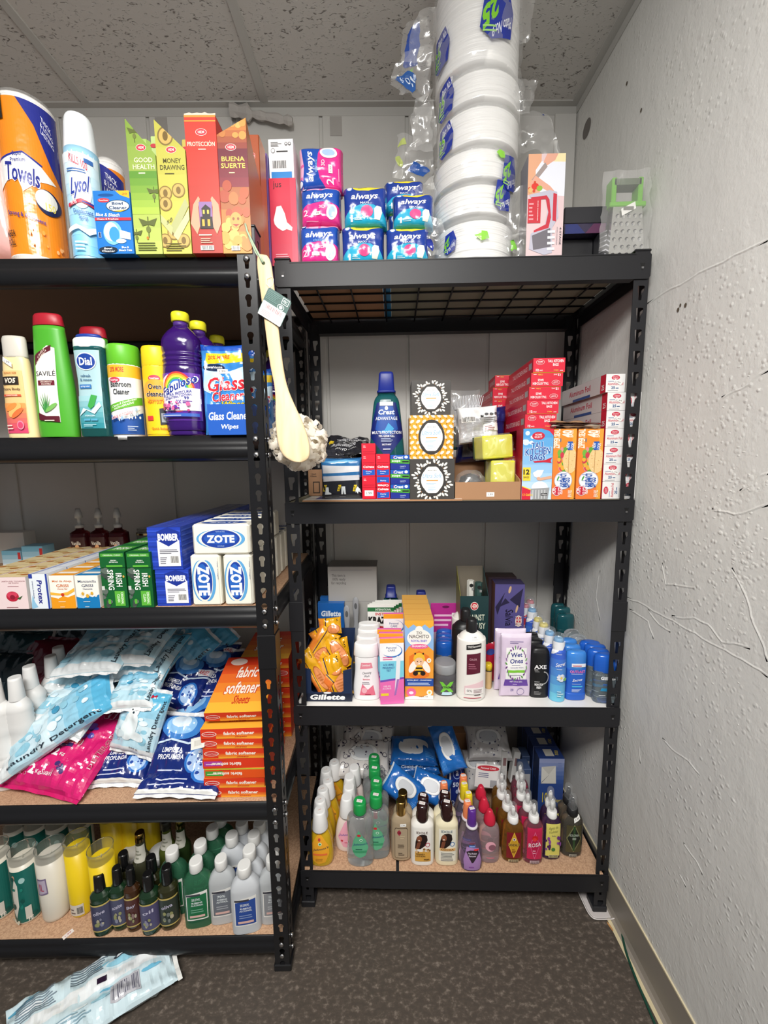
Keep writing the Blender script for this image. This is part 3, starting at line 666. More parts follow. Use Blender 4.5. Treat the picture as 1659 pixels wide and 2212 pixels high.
fr += R(.3, .19, .73, .38, '#8d6aa0')+P([(.3, .18), (.74, .18), (.72, .27), (.66, .27), (.68, .33), (.52, .36), (.38, .33), (.4, .27), (.33, .27)], '#1f1712')+R(.42, .29, .48, .32, '#f2c352')+R(.56, .29, .62, .32, '#f2c352')+R(.38, .2, .46, .25, '#f0a83a')+R(.56, .2, .64, .25, '#f0a83a')+L(.25, .13, .8, .15, 1, '#f5e6c8')+L(.3, .075, .72, .115, 3, '#e3b9a0')+BC(.28, .02, .72, .055)
x, w, h = U.span(417, 482, 249, -.004, z)
o = carton('incense_carton', w, h, .075, '#c8392b', front=fr, top=R(0, 0, 1, 1, '#c9a08a')); tag(o, 'closed red PROTECCIÓN incense carton with a torn pale top edge', 'incense box'); put(o, U, x, -.004, z)
m = MB(); pts = [(-.5*w+w*i/12, .004+.003*abs(noise.noise(Vector((i*.7, 3, 0))))*2) for i in range(13)]; m.prism([(-.5*w, 0)]+pts+[(.5*w, 0)], .0, .0015, mt('#dcc8b8', 'x')); m.build('torn_edge', o, loc=(0, .001, h))
fr = G(0, 0, 1, 1, '#c98a35', '#6e1a2a', 6)+G(0, .5, 1, .78, '#7d1f2e', '#651728', 4)+G(0, .78, 1, 1, '#8a3a2c', '#d08a3c', 5)+hem(.45, .79, .9)+T('BUENA\nSUERTE', .5, .68, .82, .085, '#efd25c')+L(.35, .6, .65, .62, 1, '#f0d9a0')
fr += SP(.1, .86, .95, .99, 7, .1, .14, ['#cf9148', '#b8743a', '#dca75c'], 5, .28)+SP(.1, .28, .9, .52, 10, .12, .2, ['#b5542e', '#c4703a', '#a8462a'], 8, .28)+SP(.05, .05, .95, .3, 14, .1, .2, ['#d39a40', '#c67f33', '#dcae5a'], 9, .3)+E(.5, .25, .2, .06, '#d8964a')+E(.42, .26, .04, .012, '#8a4a20')+E(.58, .26, .04, .012, '#8a4a20')+P([(.38, .22), (.62, .22), (.5, .2)], '#a03a2a')+BC(.3, .02, .6, .055)
incense('maroon and gold BUENA SUERTE incense display box, right of the red one', 483, 545, 255, -.12, -.002, '#8c3b2c', '#b0692c', fr, inner=[(-.2, .97, '#d9b060')])
for lb, l, r, top, d, c1, c2 in (('orange brown incense carton standing behind the maroon and gold display box', 548, 572, 290, .10, '#a5502c', '#c07a4a'), ('purple and blue incense carton partly hidden behind the post of the left unit', 560, 588, 330, .16, '#7d5a9c', '#5b4aa0')):
    x, w, h = U.span(l, r, top, d, z); o = carton('incense_carton', w, h, .05, c1, front=G(0, 0, 1, .5, c1, c2, 5)+hem(.5, .85, .8), right=G(0, 0, 1, 1, mix(c1, '#ffffff', .15), c2, 6)); tag(o, lb, 'incense box'); put(o, U, x, d, z)

# ================================================================== right unit, top level
U = UA; z = RZ[0]-.002
fr = R(0, 0, 1, 1, '#f1eff0')+R(.08, .02, .92, .2, '#2f86cf')+BC(.1, .26, .72, .5, '#f1eff0')+E(.18, .72, .08, .06, '#3c3c3c')+E(.18, .72, .065, .048, '#f1eff0')+L(.32, .68, .85, .76, 1, '#3c3c3c')+L(.1, .82, .55, .94, 4, '#6a6a6a')+E(.72, .88, .06, .04, '#3c3c3c')+E(.72, .88, .04, .025, '#f1eff0')+E(.86, .88, .06, .04, '#3c3c3c')+E(.86, .88, .04, .025, '#f1eff0')
x, w, h0 = U.span(589, 645, 385, .012, z)
fr2 = G(0, 0, .8, 1, '#c9304c', '#cf2b46', 4)+R(.78, 0, 1, 1, '#d9405a')+T('jus', .3, .92, .32, .09, '#5c1622')+P([(.12, .53), (.25, .68), (.42, .69), (.55, .6), (.62, .5), (.82, .44), (.8, .4), (.6, .42), (.45, .4), (.25, .44), (.15, .48)], '#f6f1ee')+L(.15, .07, .7, .15, 3, '#e9a0ac')
o = carton('applicator_box', w, h0, .09, '#cf2b46', front=fr2, right=R(0, 0, 1, 1, '#f0eaea')); tag(o, 'tall pink-red just carton standing at the left end of the right unit', 'tampon box'); put(o, U, x, .012, z)
x, w, h = U.span(588, 643, 302, .02, z); o = carton('applicator_box', w*.93, h-h0-.0005, .10, '#f1eff0', front=fr); tag(o, 'white carton with a barcode and a blue block, on top of the pink-red carton', 'tampon box'); put(o, U, x+.002, .018, z+h0+.0003)
def pads(label, l, r, top, d, zz, kind, dep=.065, rot=0, seed=0, hh=None, w=None):
    x, w0, h = U.span(l, r, top, d, zz); w = w or w0; h = hh or h
    if kind == 'p':
        it = R(0, 0, 1, 1, '#1f4fae')+P([(0, 0), (1, 0), (1, .45), (.8, .53), (.5, .56), (.2, .5), (0, .36)], '#e4348f')+P([(0, .9), (.5, .87), (1, .93), (1, 1), (0, 1)], '#f3b4d2')+P([(.2, .9), (.26, .9), (.26, 1), (.2, 1)], '#e067a8')+P([(.5, .87), (.56, .87), (.56, 1), (.5, 1)], '#e067a8')
        it += T('always', .5, .71, .68, .2, '#f5f7fb', 3, bold=.03, sh=.25)+T('classic', .5, .59, .28, .06, '#7fb4ea')+T('2', .14, .27, .12, .16, '#f6e4ef')+T('3D', .56, .42, .16, .08, '#f6e4ef')+E(.8, .29, .13, .2, '#f3eef2', rot=-12)+E(.8, .29, .08, .15, '#a9c6e6', rot=-12)+STK(.42, .25, .2, .09)+E(.12, .95, .08, .07, '#2a56b4')+E(.12, .95, .055, .05, '#f0f2fa')+L(.15, .06, .5, .1, 1, '#f3a8cd')
        c = '#e4348f'
    else:
        it = R(0, 0, 1, 1, '#1c3b94')+P([(0, 0), (1, 0), (1, .12), (.9, .34), (.7, .5), (.45, .52), (.2, .42), (0, .18)], '#25a9cf')+P([(0, 1), (1, 1), (.9, .93), (.6, .84), (.3, .86)], '#ecd83c')+L(.35, .92, .68, .95, 1, '#4a4a2c')+E(.16, .9, .08, .08, '#2a56b4')+E(.16, .9, .055, .055, '#e6ecf6')
        it += T('always', .5, .68, .62, .2, '#f5f7fb', 4, bold=.03, sh=.25)+T('MAXI', .5, .54, .2, .05, '#dfe8f6')+T('1', .2, .17, .05, .16, '#eaf6fb')+E(.55, .33, .14, .15, '#e0508c')+P([(.72, .12), (.72, .38), (.78, .46), (.88, .44), (.9, .3), (.84, .1)], '#e6ecdc')+L(.26, .12, .45, .2, 2, '#c9ecf5')
        c = '#1f4f9e'
    m = MB(); pillow(m, w, h, dep, mt(c, 'g'), px=7, q=.42, wr=.0022, seed=seed, N=20, pinch=.02, items=it, back=R(0, 0, 1, 1, '#25a9cf' if kind != 'p' else '#e4348f'))
    if rot: m.v = [(a*cos(rot)-(b_-h/2)*sin(rot), c_, a*sin(rot)+(b_-h/2)*cos(rot)+w/2) for a, c_, b_ in m.v]
    o = m.build('sanitary_pad_pack'); tag(o, label, 'pad pack', 'sanitary pad packs on the top level'); put(o, U, x, d+dep/2, zz); return zz+(w if rot else h)-.002
a = pads('pink and blue sanitary pad pack, bottom of the pink column on the top level', 648, 732, 481, .012, z, 'p', seed=1)
a = pads('pink and blue sanitary pad pack, middle of the pink column', 649, 735, 400, .012, a, 'p', seed=2)
pads('pink and blue sanitary pad pack on its side, top of the pink column', 650, 734, 319, .02, a, 'p', rot=radians(90), seed=3, w=.098, hh=.108)
a = pads('dark blue and turquoise pad pack, bottom one right beside the pink column', 737, 830, 484, .012, z, 'b', seed=4)
pads('dark blue and turquoise pad pack, upper one right beside the pink column', 741, 836, 397, .014, a, 'b', seed=5)
a = pads('dark blue and turquoise pad pack, bottom one next to the plates', 833, 928, 487, .012, z, 'b', seed=6)
pads('dark blue and turquoise pad pack, upper front one next to the plates', 848, 938, 414, .010, a, 'b', seed=7)
a = pads('dark blue pad pack, hidden lower one of the rear column', 838, 918, 455, .085, z, 'b', seed=8)
pads('dark blue and turquoise pad pack peeping out behind the others near the plates', 830, 916, 384, .085, a, 'b', seed=9)
# plate packs
def plates(label, cx, cy_px, ztop, zb, tiltx, tilty, seed, marks):
    t = thing('foam_plate_pack', label, 'foam plates', group='bagged foam plates piled to the ceiling')
    Rr = .104; H = ztop-zb-.004; m = MB(); n = max(6, int(H/.0055)); pr = [(0, Rr*.62), (.004, Rr*.68), (.012, Rr*.9)]
    rn = random.Random(seed)
    for i in range(n):
        za = .014+(H-.016)*i/n; e = rn.uniform(-.0010, .0012); pr += [(za, Rr*.985+e), (za+(H-.016)/n*.45, Rr+e), (za+(H-.016)/n*.8, Rr*.985+e)]
    pr += [(H, Rr*.97), (H-.003, Rr*.8), (H-.012, Rr*.66)]
    m.loft(pr, mt('#f3f2f0', 't'), 40); m.build('plate_stack', t)
    b = MB(); N = 40; vs = []; rows = []
    for j in range(13):
        zz = -.001+(H+.004)*j/12
        for k in range(N):
            th = 2*pi*k/N; nz = noise.noise(Vector((cos(th)*3+seed, sin(th)*3, zz*30)))
            r = Rr+.0035+abs(nz)*.016; r -= .03*(j in (0,))+.03*(j == 12); vs.append((r*cos(th), r*sin(th), zz))
    fs = [(j*N+k, j*N+(k+1) % N, (j+1)*N+(k+1) % N, (j+1)*N+k) for j in range(12) for k in range(N)]
    b.add(vs, fs, mt('#ffffff', 'f'), True); b.build('clear_bag', t)
    rf = lambda u, v, o: ((Rr+.006+o)*sin(u), -(Rr+.006+o)*cos(u), v)
    for it in marks: q = MB(); deco(q, it(H), rf, .15, .02, k='g', base=.0006, step=.0004); q.build('label', t)
    put(t, UA, cx, cy_px, zb); t.rotation_euler = (tiltx, tilty, UA.t+rn.uniform(-.5, .5)*0); return t
def mark(u, s, up=1, v0=.5, asp=1.):
    def f(H):
        v = H*v0; a = s*.05
        sg = 180 if up < 0 else 0
        it = P([(u-.30*s, v-a*.6), (u-.1*s, v-a), (u+.28*s, v-a*.8), (u+.34*s, v+a*.1), (u+.2*s, v+a*.9), (u-.2*s, v+a*.7)], '#26389a')
        it += T('25', u-.12*s, v+(-a*.1), .28*s, a*.75, '#7fc832', sg+6, bold=.05, o='#f2f5f2')+T('Plato No.9', u+.1*s, v+a*.5*(-1 if up < 0 else 1), .38*s, a*.38, '#eef0fa', sg+4, sh=.2)+L(u-.25*s, v-a*.75, u+.05*s, v-a*.45, 2, '#9fd07a')
        return it
    return f
def leaf(u, v0, s=1):
    return lambda H: P([(u-.12*s, H*v0), (u-.04*s, H*v0+.008*s), (u+.1*s, H*v0+.006*s), (u+.14*s, H*v0-.006*s), (u, H*v0-.010*s)], '#8fd24a')
d0 = .012; pls = [(555, 473, 1022, ), (473, 396, 1020), (396, 318, 1023), (318, 226, 1031), (226, 146, 1034), (146, -14, 1030)]
zb = z; cyp = d0+.114
mk = {0: [mark(-.75, .55, -1, .6), leaf(.0, .62, 1.3)], 1: [mark(.55, .8, -1, .75)], 2: [mark(.75, .9, -1, .45), leaf(.45, .85)], 3: [mark(-1.0, .8, 1, .5)], 4: [mark(-1.05, .9, 1, .6)], 5: [mark(.25, 1.25, -1, .5), mark(-1.1, .9, 1, .35)]}
lb = ['bottom pack of white foam plates, resting on the top level', 'second pack from the bottom in the pile of white foam plates', 'third pack from the bottom in the pile of white foam plates', 'fourth pack from the bottom in the pile of white foam plates', 'fifth pack of white foam plates, leaning just under the topmost', 'topmost pack of white foam plates, reaching the ceiling']
Rr = .104
tops = []
for i, (pb, pt, px) in enumerate(pls):
    x = UA.at(px, (pb+pt)/2, cyp)[0]; zt = UA.at(px, pt, cyp-Rr*.95)[1] if i < 5 else ZC-.03
    tops.append(plates(lb[i], x, cyp, zt, zb, 0, 0, i*5+2, mk[i])); zb = zt
# loose film tails
def film(name, label, pts, seed, parent=None, mat='#ffffff', amp=.02, cat='plastic film', txt=None):
    """crumpled sheet between 4 corner places, lx,d,z"""
    A_, B_, C_, D_ = [UA.pt(*p) for p in pts]; N = 14; vs = []
    for j in range(N+1):
        for i in range(N+1):
            u, v = i/N, j/N; p = A_*(1-u)*(1-v)+B_*u*(1-v)+C_*u*v+D_*(1-u)*v
            w_ = noise.noise_vector(p*22+Vector((seed, 0, 0)))+noise.noise_vector(p*60+Vector((seed, 5, 0)))*.5; vs.append(p+w_*amp)
    fs = [(j*(N+1)+i, j*(N+1)+i+1, (j+1)*(N+1)+i+1, (j+1)*(N+1)+i) for j in range(N) for i in range(N)]
    m = MB(); m.add(vs, fs, mt(mat, 'f'), True)
    if txt:
        k = MB(); n1 = N+1
        def fn(u, v, o):
            u = max(0, min(.999, u)); v = max(0, min(.999, v)); i, j = int(u*N), int(v*N); a, b_ = u*N-i, v*N-j
            p = vs[j*n1+i]*(1-a)*(1-b_)+vs[j*n1+i+1]*a*(1-b_)+vs[(j+1)*n1+i+1]*a*b_+vs[(j+1)*n1+i]*(1-a)*b_; return p-Vector((0, .0008+o, 0))
        deco(k, txt, fn, 1/N, 1/N, k='g', step=.0005)
    o = m.build(name); o.parent = parent
    if parent: o.matrix_parent_inverse = (Matrix.Translation(parent.location) @ parent.rotation_euler.to_matrix().to_4x4()).inverted()
    if txt: q = k.build('printed_mark', o)
    return o
def fq(i, px0, py0, px1, py1, px2, py2, px3, py3, d, seed, amp=.014, txt=None):
    film('bag_tail', None, [(*[(lambda a: (a[0], d, a[1]))(UA.at(px+(-9 if px < 1000 else -4), py, d))][0],) for px, py in ((px0, py0), (px1, py1), (px2, py2), (px3, py3))], seed, tops[i], amp=amp, txt=txt)
pm = P([(.1, .2), (.5, .1), (.7, .4), (.4, .6), (.15, .5)], '#2a5aa0')+T('No.9', .4, .35, .4, .2, '#dce8f6', 200)
fq(4, 872, 140, 950, 130, 950, 20, 915, 30, .03, 21, .01)
fq(2, 890, 330, 950, 335, 955, 215, 905, 225, .02, 22, .012)
fq(5, 868, 205, 940, 190, 935, 40, 880, 60, .10, 1, txt=P([(.1, .4), (.6, .35), (.6, .95), (.2, .9)], '#2a4a9a')+P([(.2, .1), (.5, .1), (.45, .35), (.25, .3)], '#8cc450'))
fq(4, 850, 190, 935, 225, 940, 110, 860, 130, .08, 2, txt=pm)
fq(5, 1110, 110, 1150, 80, 1165, -10, 1105, -5, .07, 3)
fq(4, 1112, 235, 1150, 245, 1170, 175, 1115, 165, .06, 4)
fq(3, 1112, 330, 1215, 330, 1190, 240, 1112, 235, .14, 5, txt=P([(.7, .8), (.8, .85), (.75, .95)], '#2a3a8a'))
fq(3, 905, 320, 945, 310, 940, 190, 905, 215, .09, 6)
fq(2, 860, 385, 945, 400, 945, 310, 870, 290, .10, 7, .012, P([(.35, .25), (.75, .15), (.85, .4), (.5, .5)], '#234f9a')+E(.15, .45, .14, .12, '#a9b566')+P([(.0, .7), (.2, .9), (.3, .8)], '#a9b566'))
fq(1, 930, 470, 950, 480, 950, 380, 900, 400, .03, 8)
fq(0, 925, 545, 960, 555, 960, 490, 925, 500, .02, 9, txt=P([(.1, .3), (.6, .2), (.6, .6), (.15, .7)], '#2b3a96'))
fq(1, 930, 500, 968, 500, 965, 468, 932, 468, .005, 10, .008)
fq(0, 1095, 550, 1137, 553, 1140, 400, 1100, 420, .05, 11, txt=P([(.2, .02), (.7, .1), (.5, .25), (.3, .2)], '#7cc04a'))
# knife sharpener carton
fr = R(0, 0, 1, 1, '#d9c0c2')+R(0, .62, .35, 1, '#dca482')+R(.55, .78, 1, 1, '#ecd8a8')+P([(.22, .7), (.4, .62), (1, .6), (1, .92), (.35, .93), (.2, .85)], '#dfe1ea')+P([(.4, .92), (.5, 1), (.8, 1), (.72, .94), (.5, .89)], '#dba28c')+P([(.1, .76), (.45, .92), (.52, .88), (.2, .74)], '#9c8f8c')+P([(.05, .72), (.2, .8), (.6, .7), (.75, .64), (.6, .64), (.3, .7)], '#dba28c')
fr += E(.2, .7, .1, .03, '#d6392f')+E(.32, .68, .08, .025, '#8fb23e')+SP(.02, .6, .3, .8, 6, .03, .06, ['#c94a2e', '#e0b070'], 4, .5)
fr += P([(.05, .62), (.6, .66), (.8, .64), (.86, .4), (.7, .3), (.72, .06), (.5, .04), (.08, .1), (.12, .25), (.5, .32), (.58, .5), (.5, .58), (.1, .58)], '#b9b7c6')+P([(.1, .595), (.52, .61), (.6, .57), (.66, .4), (.6, .3), (.2, .26), (.2, .28), (.52, .335), (.58, .45), (.5, .575), (.1, .57)], '#c03040')+P([(.15, .23), (.65, .3), (.68, .12), (.2, .09)], '#6c6870')+P([(.7, .63), (.8, .62), (.8, .36), (.7, .37)], '#c03040')
fr += R(.02, .35, .37, .58, '#c4303c')+T('KNIFE SHARPENER', .29, .465, .19, .022, '#f5e8e8', -90)+L(.05, .38, .18, .56, 5, '#e29aa0')+T('4-STAGE', .93, .22, .17, .05, '#55505a', -90)+T('KNIFE SHARPENER', .84, .22, .17, .022, '#7a7480', -90)
for i in range(4): fr += R(.58, .085+.055*i, .78, .11+.055*i, '#f1f1f6')
fr2 = []
for ps, c_ in fr: fr2.append((ps, c_))
x, w, h = U.span(1135, 1213, 332, .012, z); o = carton('knife_sharpener_box', w, h, .06, '#d9c0c2', front=fr2, left=R(0, 0, 1, 1, '#8f8b8c')); tag(o, 'tall pale pink knife sharpener carton beside the foam plates', 'kitchen tool box'); put(o, U, x, .012, z)
# black open carton
x, w, h = U.span(1216, 1308, 445, .05, z); t = thing('black_carton', 'open black glossy carton with a purple sheen between knife sharpener and grater', 'carton')
m = MB(); a = h*.44
m.box(-w/2, w/2, .002, .09, h-a*.62, h, mt('#26262b'), .001); m.prism([(-w/2, h-a*.62), (w/2, h-a*.62), (w/2-.006, h-a), (-w/2+.002, h-a)], .004, .088, mt('#2b2340', 'g'))
deco(m, P([(.5, .0), (1, .0), (1, 1), (.7, 1)], '#54284a')+P([(0, 0), (.5, 0), (.3, 1), (0, 1)], '#27306a'), lambda u, v, o: ((u-.5)*w*.94, .004-o, h-a+v*a*.36)); m.build('lid', t)
m = MB(); m.box(-w/2+.001, w/2-.022, .03, .088, 0, h-a-.002, mt('#1b1b1f')); m.box(-w/2+.001, w/2-.022, 0, .03, 0, .004, mt('#1b1b1f')); m.box(-w/2+.001, w/2-.022, 0, .0015, 0, .012, mt('#232328'));
m.box(w/2-.02, w/2, .0, .088, 0, h-a-.002, mt('#26262b')); 
for i in range(7): m.add([(w/2-.02+.001, -.0004, .006+i*.011), (w/2-.001, -.0004, .014+i*.011), (w/2-.001, -.0004, .017+i*.011), (w/2-.02+.001, -.0004, .009+i*.011)], [(0, 1, 2, 3)], mt('#77777c', 'm'))
m.build('tray', t); put(t, U, x, .05, z)
# box grater
x, w, h = U.span(1313, 1392, 440, .03, z); t = thing('box_grater', 'stainless steel box grater with green handle wrapped in clear film at the right end', 'grater')
m = MB(); wt = w*.78
m.add([(-w/2, 0, 0), (w/2, 0, 0), (w/2, .055, 0), (-w/2, .055, 0), (-wt/2, .008, h), (wt/2, .008, h), (wt/2, .047, h), (-wt/2, .047, h)], [(0, 1, 5, 4), (1, 2, 6, 5), (2, 3, 7, 6), (3, 0, 4, 7)], mt('#c9c9c6', 'm'))
for j in range(6):
    for i in range(5):
        zz = h*(.12+.14*j); ww = (w+(wt-w)*zz/h)*.8; xx = -ww/2+ww*(i+.5*(j % 2)*.6)/4.2+ww*.02; yy = .008*zz/h
        q = [(xx+.0045*cos(a_), yy-.0005, zz+.0045*sin(a_)) for a_ in [k*pi/5 for k in range(10)]]
        m.add([(p[0], p[1], p[2]) for p in q], [tuple(range(10))], mt('#39383a'))
        m.add([(xx+.0042*cos(a_), yy-.001-(.0035 if a_ < pi+.1 else 0)*sin(max(0, min(pi, a_))), zz-.001+.0035*sin(a_)-.002) for a_ in [k*pi/5 for k in range(10)]], [tuple(range(10))], mt('#f1f1ef', 'm'))
deco(m, STK(.5, .93, .5, .13, 15, 'barcode')[:1]+R(.32, .9, .68, .97, '#77756e'), lambda u, v, o: ((u-.5)*wt, .008*v-o-.004, v*h)); m.build('grater_body', t)
q = MB(); q.box(-w/2-.002, w/2+.002, -.002, .057, 0, .006, mt('#7cc52c')); q.build('base_rim', t)
hh = UA.at(1360, 386, .05)[1]-z
q = MB(); hw = w*.36
for sx in (-1, 1): q.box(sx*hw-.006, sx*hw+.006, .012, .043, h, hh, mt('#6cb52a'), .002)
q.box(-hw-.012, hw+.012, .006, .049, h-.002, h+.01, mt('#6cb52a'), .002); q.box(-hw, hw, .012, .043, hh-.018, hh-.004, mt('#5d6b52', 't')); q.build('handle', t)
put(t, U, x, .03, z); 
a_, b_ = UA.at(1285, 470, .02), UA.at(1410, 470, .02)
film('film_wrap', None, [(a_[0]+.01, .02, z+.02), (b_[0], .02, z+.01), (b_[0]-.002, .035, z+hh+.01), (a_[0]+.025, .035, z+hh+.005)], 31, t, amp=.008)
film('film_wrap', None, [(b_[0]-.004, .02, z+.03), (b_[0]+.012, .06, z-.0), (b_[0]+.01, .06, z+.09), (b_[0]-.002, .035, z+.12)], 37, t, amp=.008)

# chipped wood at the ceiling edge
m = MB(); pts = []
p0 = ray(497, 238); k0 = (YB-.02)/p0.y; A_ = CP+p0*k0; p1 = ray(632, 262); B_ = CP+p1*((YB-.03)/p1.y)
for i in range(15):
    t_ = i/14; p = A_.lerp(B_, t_); pts.append((p, .014+.012*noise.noise(Vector((i*1.1, 2, 0)))+.008*(t_ < .3)))
vs = []; n = 7
for i, (p, r) in enumerate(pts):
    for k in range(n): a = 2*pi*k/n; rr = r*(1+.4*noise.noise(Vector((i, k*1.3, 4)))); vs.append(p+Vector((0, cos(a)*rr*.6, sin(a)*rr)))
fs = [(i*n+k, i*n+(k+1) % n, (i+1)*n+(k+1) % n, (i+1)*n+k) for i in range(14) for k in range(n)]+[tuple(range(n)), tuple(range(14*n, 15*n))]
m.add(vs, fs, mt('#b3aea9', 'x')); tag(m.build('wood_splinter'), 'broken painted strip of wood hanging at the top of the back wall', 'wood scrap')
# ================================================================== left unit, second level
U = UB; z = LZ[1]
FL = lambda c: ('cap', [(.0, 0)], c, '')
# shampoo-like bottles at the front edge
x, dc, H, Rr = bpl(U, 22, 90, 728, .010, z, .55)
lab = P([(-.85, .04), (.72, .05), (.62, .66), (-.8, .66)], '#e8c284')+G(-.78, .04, .66, .34, '#d1476a', '#e79a55', 6)+T('BONUS SIZE', -.1, .635, .85, .02, '#c77b3a')+P([(-.68, .52), (.42, .52), (.42, .60), (-.68, .60)], '#2b2420')+T('VO5', -.12, .56, .75, .05, '#e9dccb', bold=.04, sh=.2)+T('Extra Body', -.08, .475, 1.15, .03, '#5a4438')+R(-.7, .405, .5, .425, '#d9583c')+T('CONDITIONER', -.1, .415, .8, .012, '#f6e2d2')
lab += E(0, .27, .45, .06, '#f0b56a', rot=5)+E(.15, .24, .4, .03, '#d9703c', rot=6)+E(-.2, .3, .4, .03, '#e58c45', rot=4)+E(.3, .12, .22, .045, '#e9899f')+E(.3, .12, .16, .032, '#d1476a')+L(-.65, .08, -.1, .14, 2, '#f3c9c0')+STK(-.15, .74, .62, .045, -6)
PV = [(0, .95), (.02, 1), (.3, .97), (.6, .9), (.74, .84), (.8, .74)]
vo5 = bt('conditioner_bottle', 'cream conditioner bottle with a clear cap at the far left of the second shelf', 'hair care bottle', H, Rr, PV, '#ecd5a0', '', .55, 2.4, [('wide_cap', [(.79, .78), (.81, .8), (.97, .78), (1, .7)], '#cfcac0', 't', .55)], lab); put(vo5, U, x, dc, z)
put(dup(vo5, (0, 0, 0), label='second cream conditioner bottle, mostly hidden behind the front one'), U, x+.036, dc+.075, z)
x, dc, H, Rr = bpl(U, 88, 176, 680, .008, z, .5)
lab = P([(-.62, .14), (.45, .12), (.45, .72), (.1, .74), (-.6, .64)], '#f2efe6')+P([(-.6, .58), (-.2, .66), (.28, .7), (.3, .745), (-.45, .68), (-.6, .66)], '#5b1c2a')+T('CHILE\nY SÁBILA', -.22, .665, .6, .05, '#e9d8c8', 22)+T('SAVILÉ', -.08, .52, 1.0, .05, '#23202a', bold=.0)+R(-.5, .42, .35, .46, '#6a1d2c')+T('CRECIMIENTO\nSALUDABLE', -.07, .44, .6, .03, '#f0dfd0')
for a in (-50, -30, -12, 5, 22, 40): lab += P([(-.25+.02*a/50, .2), (-.15+.02*a/50, .2), (-.2+.5*sin(radians(a)), .2+.17*cos(radians(a)))], '#3f8a45' if a % 4 else '#57a457')
lab += P([(-.62, .14), (.45, .12), (.45, .17), (-.2, .17), (-.62, .2)], '#5b1c2a')+E(.1, .24, .3, .02, '#76b45a', rot=6)+L(-.3, .13, .3, .15, 1, '#e9d8c8')
PS = [(0, .93), (.015, .97), (.15, 1), (.4, .97), (.7, .82), (.9, .74)]
sav = bt('shampoo_bottle', 'tall bright green shampoo bottle with a dark red cap and an aloe label', 'hair care bottle', H, Rr, PS, '#4aa32c', '', .5, 2.3, [('wide_cap', [(.905, .74), (.91, .76), (.985, .70), (1, .62)], '#a81f2e', '', .5)], lab); put(sav, U, x, dc, z)
put(dup(sav, (0, 0, 0), label='second green shampoo bottle with a dark red cap, in the shade behind the first'), U, x+.035, dc+.09, z)
x, dc, H, Rr = bpl(U, 178, 248, 724, .010, z, .5)
lab = P([(-.8, .08), (.8, .08), (.72, .5), (.8, .84), (-.8, .84), (-.72, .5)], '#a9c9cf')+G(-.74, .08, .74, .4, '#2f8a96', '#9cc8ce', 6)+E(0, .73, .62, .085, '#e9eef4')+E(0, .73, .57, .075, '#1c3f94')+T('Dial', 0, .73, .8, .075, '#f4f6fa', bold=.03)+T('refresh\n& renew', -.1, .575, .75, .065, '#2f5f86')+R(-.55, .47, .2, .51, '#3b76b4')+T('spring water', -.17, .49, .6, .02, '#e9f0f8')
lab += P([(-.1, .3), (.15, .41), (.5, .4), (.3, .3), (.05, .27)], '#3fa04a')+P([(-.7, .2), (-.2, .26), (.3, .22), (.7, .3), (.6, .34), (.1, .25), (-.4, .28)], '#d3e9ee')+T('HYDROCLEAN', 0, .205, .6, .015, '#e5f2f4')+R(-.4, .155, 0, .175, '#5aa6c4')+R(.05, .155, .45, .175, '#5aa6c4')+L(-.45, .1, .45, .13, 2, '#c9e4e8')
t = bt('body_wash_bottle', 'teal body wash bottle with a white and blue cap beside the green shampoo', 'body wash', H, Rr, [(0, .88), (.02, .95), (.2, 1), (.5, .86), (.75, .93), (.88, .95)], '#3e8f96', 'q', .5, 2.6, [('wide_cap', [(.87, .97), (.88, 1), (.95, .98), (.965, .9)], '#f1f2f2', '', .5), ('lid', [(.965, .8), (.99, .78), (1, .7)], '#1f3f98', '', .5)], lab); put(t, U, x, dc, z)
x, dc, H, Rr = bpl(U, 247, 318, 746, .010, z)
lab = R(-1, .02, 1, .76, '#f5f5f2')+R(-1, .63, 1, .76, '#eab52c')+T('20% MORE', -.25, .71, .85, .055, '#c3402c', bold=.03)+E(-.45, .60, .35, .03, '#c8445a')+T('PowerHouse', -.45, .6, .5, .02, '#ffffff')+T('Bathroom\nCleaner', -.1, .515, 1.25, .14, '#22262e', bold=.03, o='#f5f5f2')
lab += P([(-1, .33), (0, .38), (1, .43), (1, .35), (0, .3), (-1, .26)], '#66b22e')+T('Cleans & Deodorizes\nNON-ABRASIVE', 0, .345, 1.5, .055, '#f3f7ec', 8, sh=.2)+P([(-1, .02), (1, .02), (1, .26), (.4, .2), (-.2, .18), (-1, .24)], '#1f4f9c')+SP(.0, .2, .9, .31, 26, .02, .045, ['#eef3f8', '#bcd3ea'], 2, .5)+SP(-.8, .17, 0, .22, 12, .02, .04, ['#eef3f8', '#9fbfe4'], 3, .5)+T('SCRUB AS IT CLEANS', -.1, .225, 1.3, .03, '#d13b3b', 7, o='#ffffff')+L(.2, .06, .8, .12, 3, '#c9d6ea')
PC = [(0, .96), (.01, 1), (.755, 1), (.77, .98)]
t = bt('spray_can', 'bathroom cleaner spray can with a light green cap', 'spray can', H, Rr, PC, '#f3f3f1', '', caps=[('cap', [(.765, .99), (.775, 1.02), (.96, 1), (.985, .94), (.99, .8)], '#62b72b', '')], lab=lab); put(t, U, x, dc, z, .3)
x, dc, H, Rr = bpl(U, 320, 385, 750, .014, z)
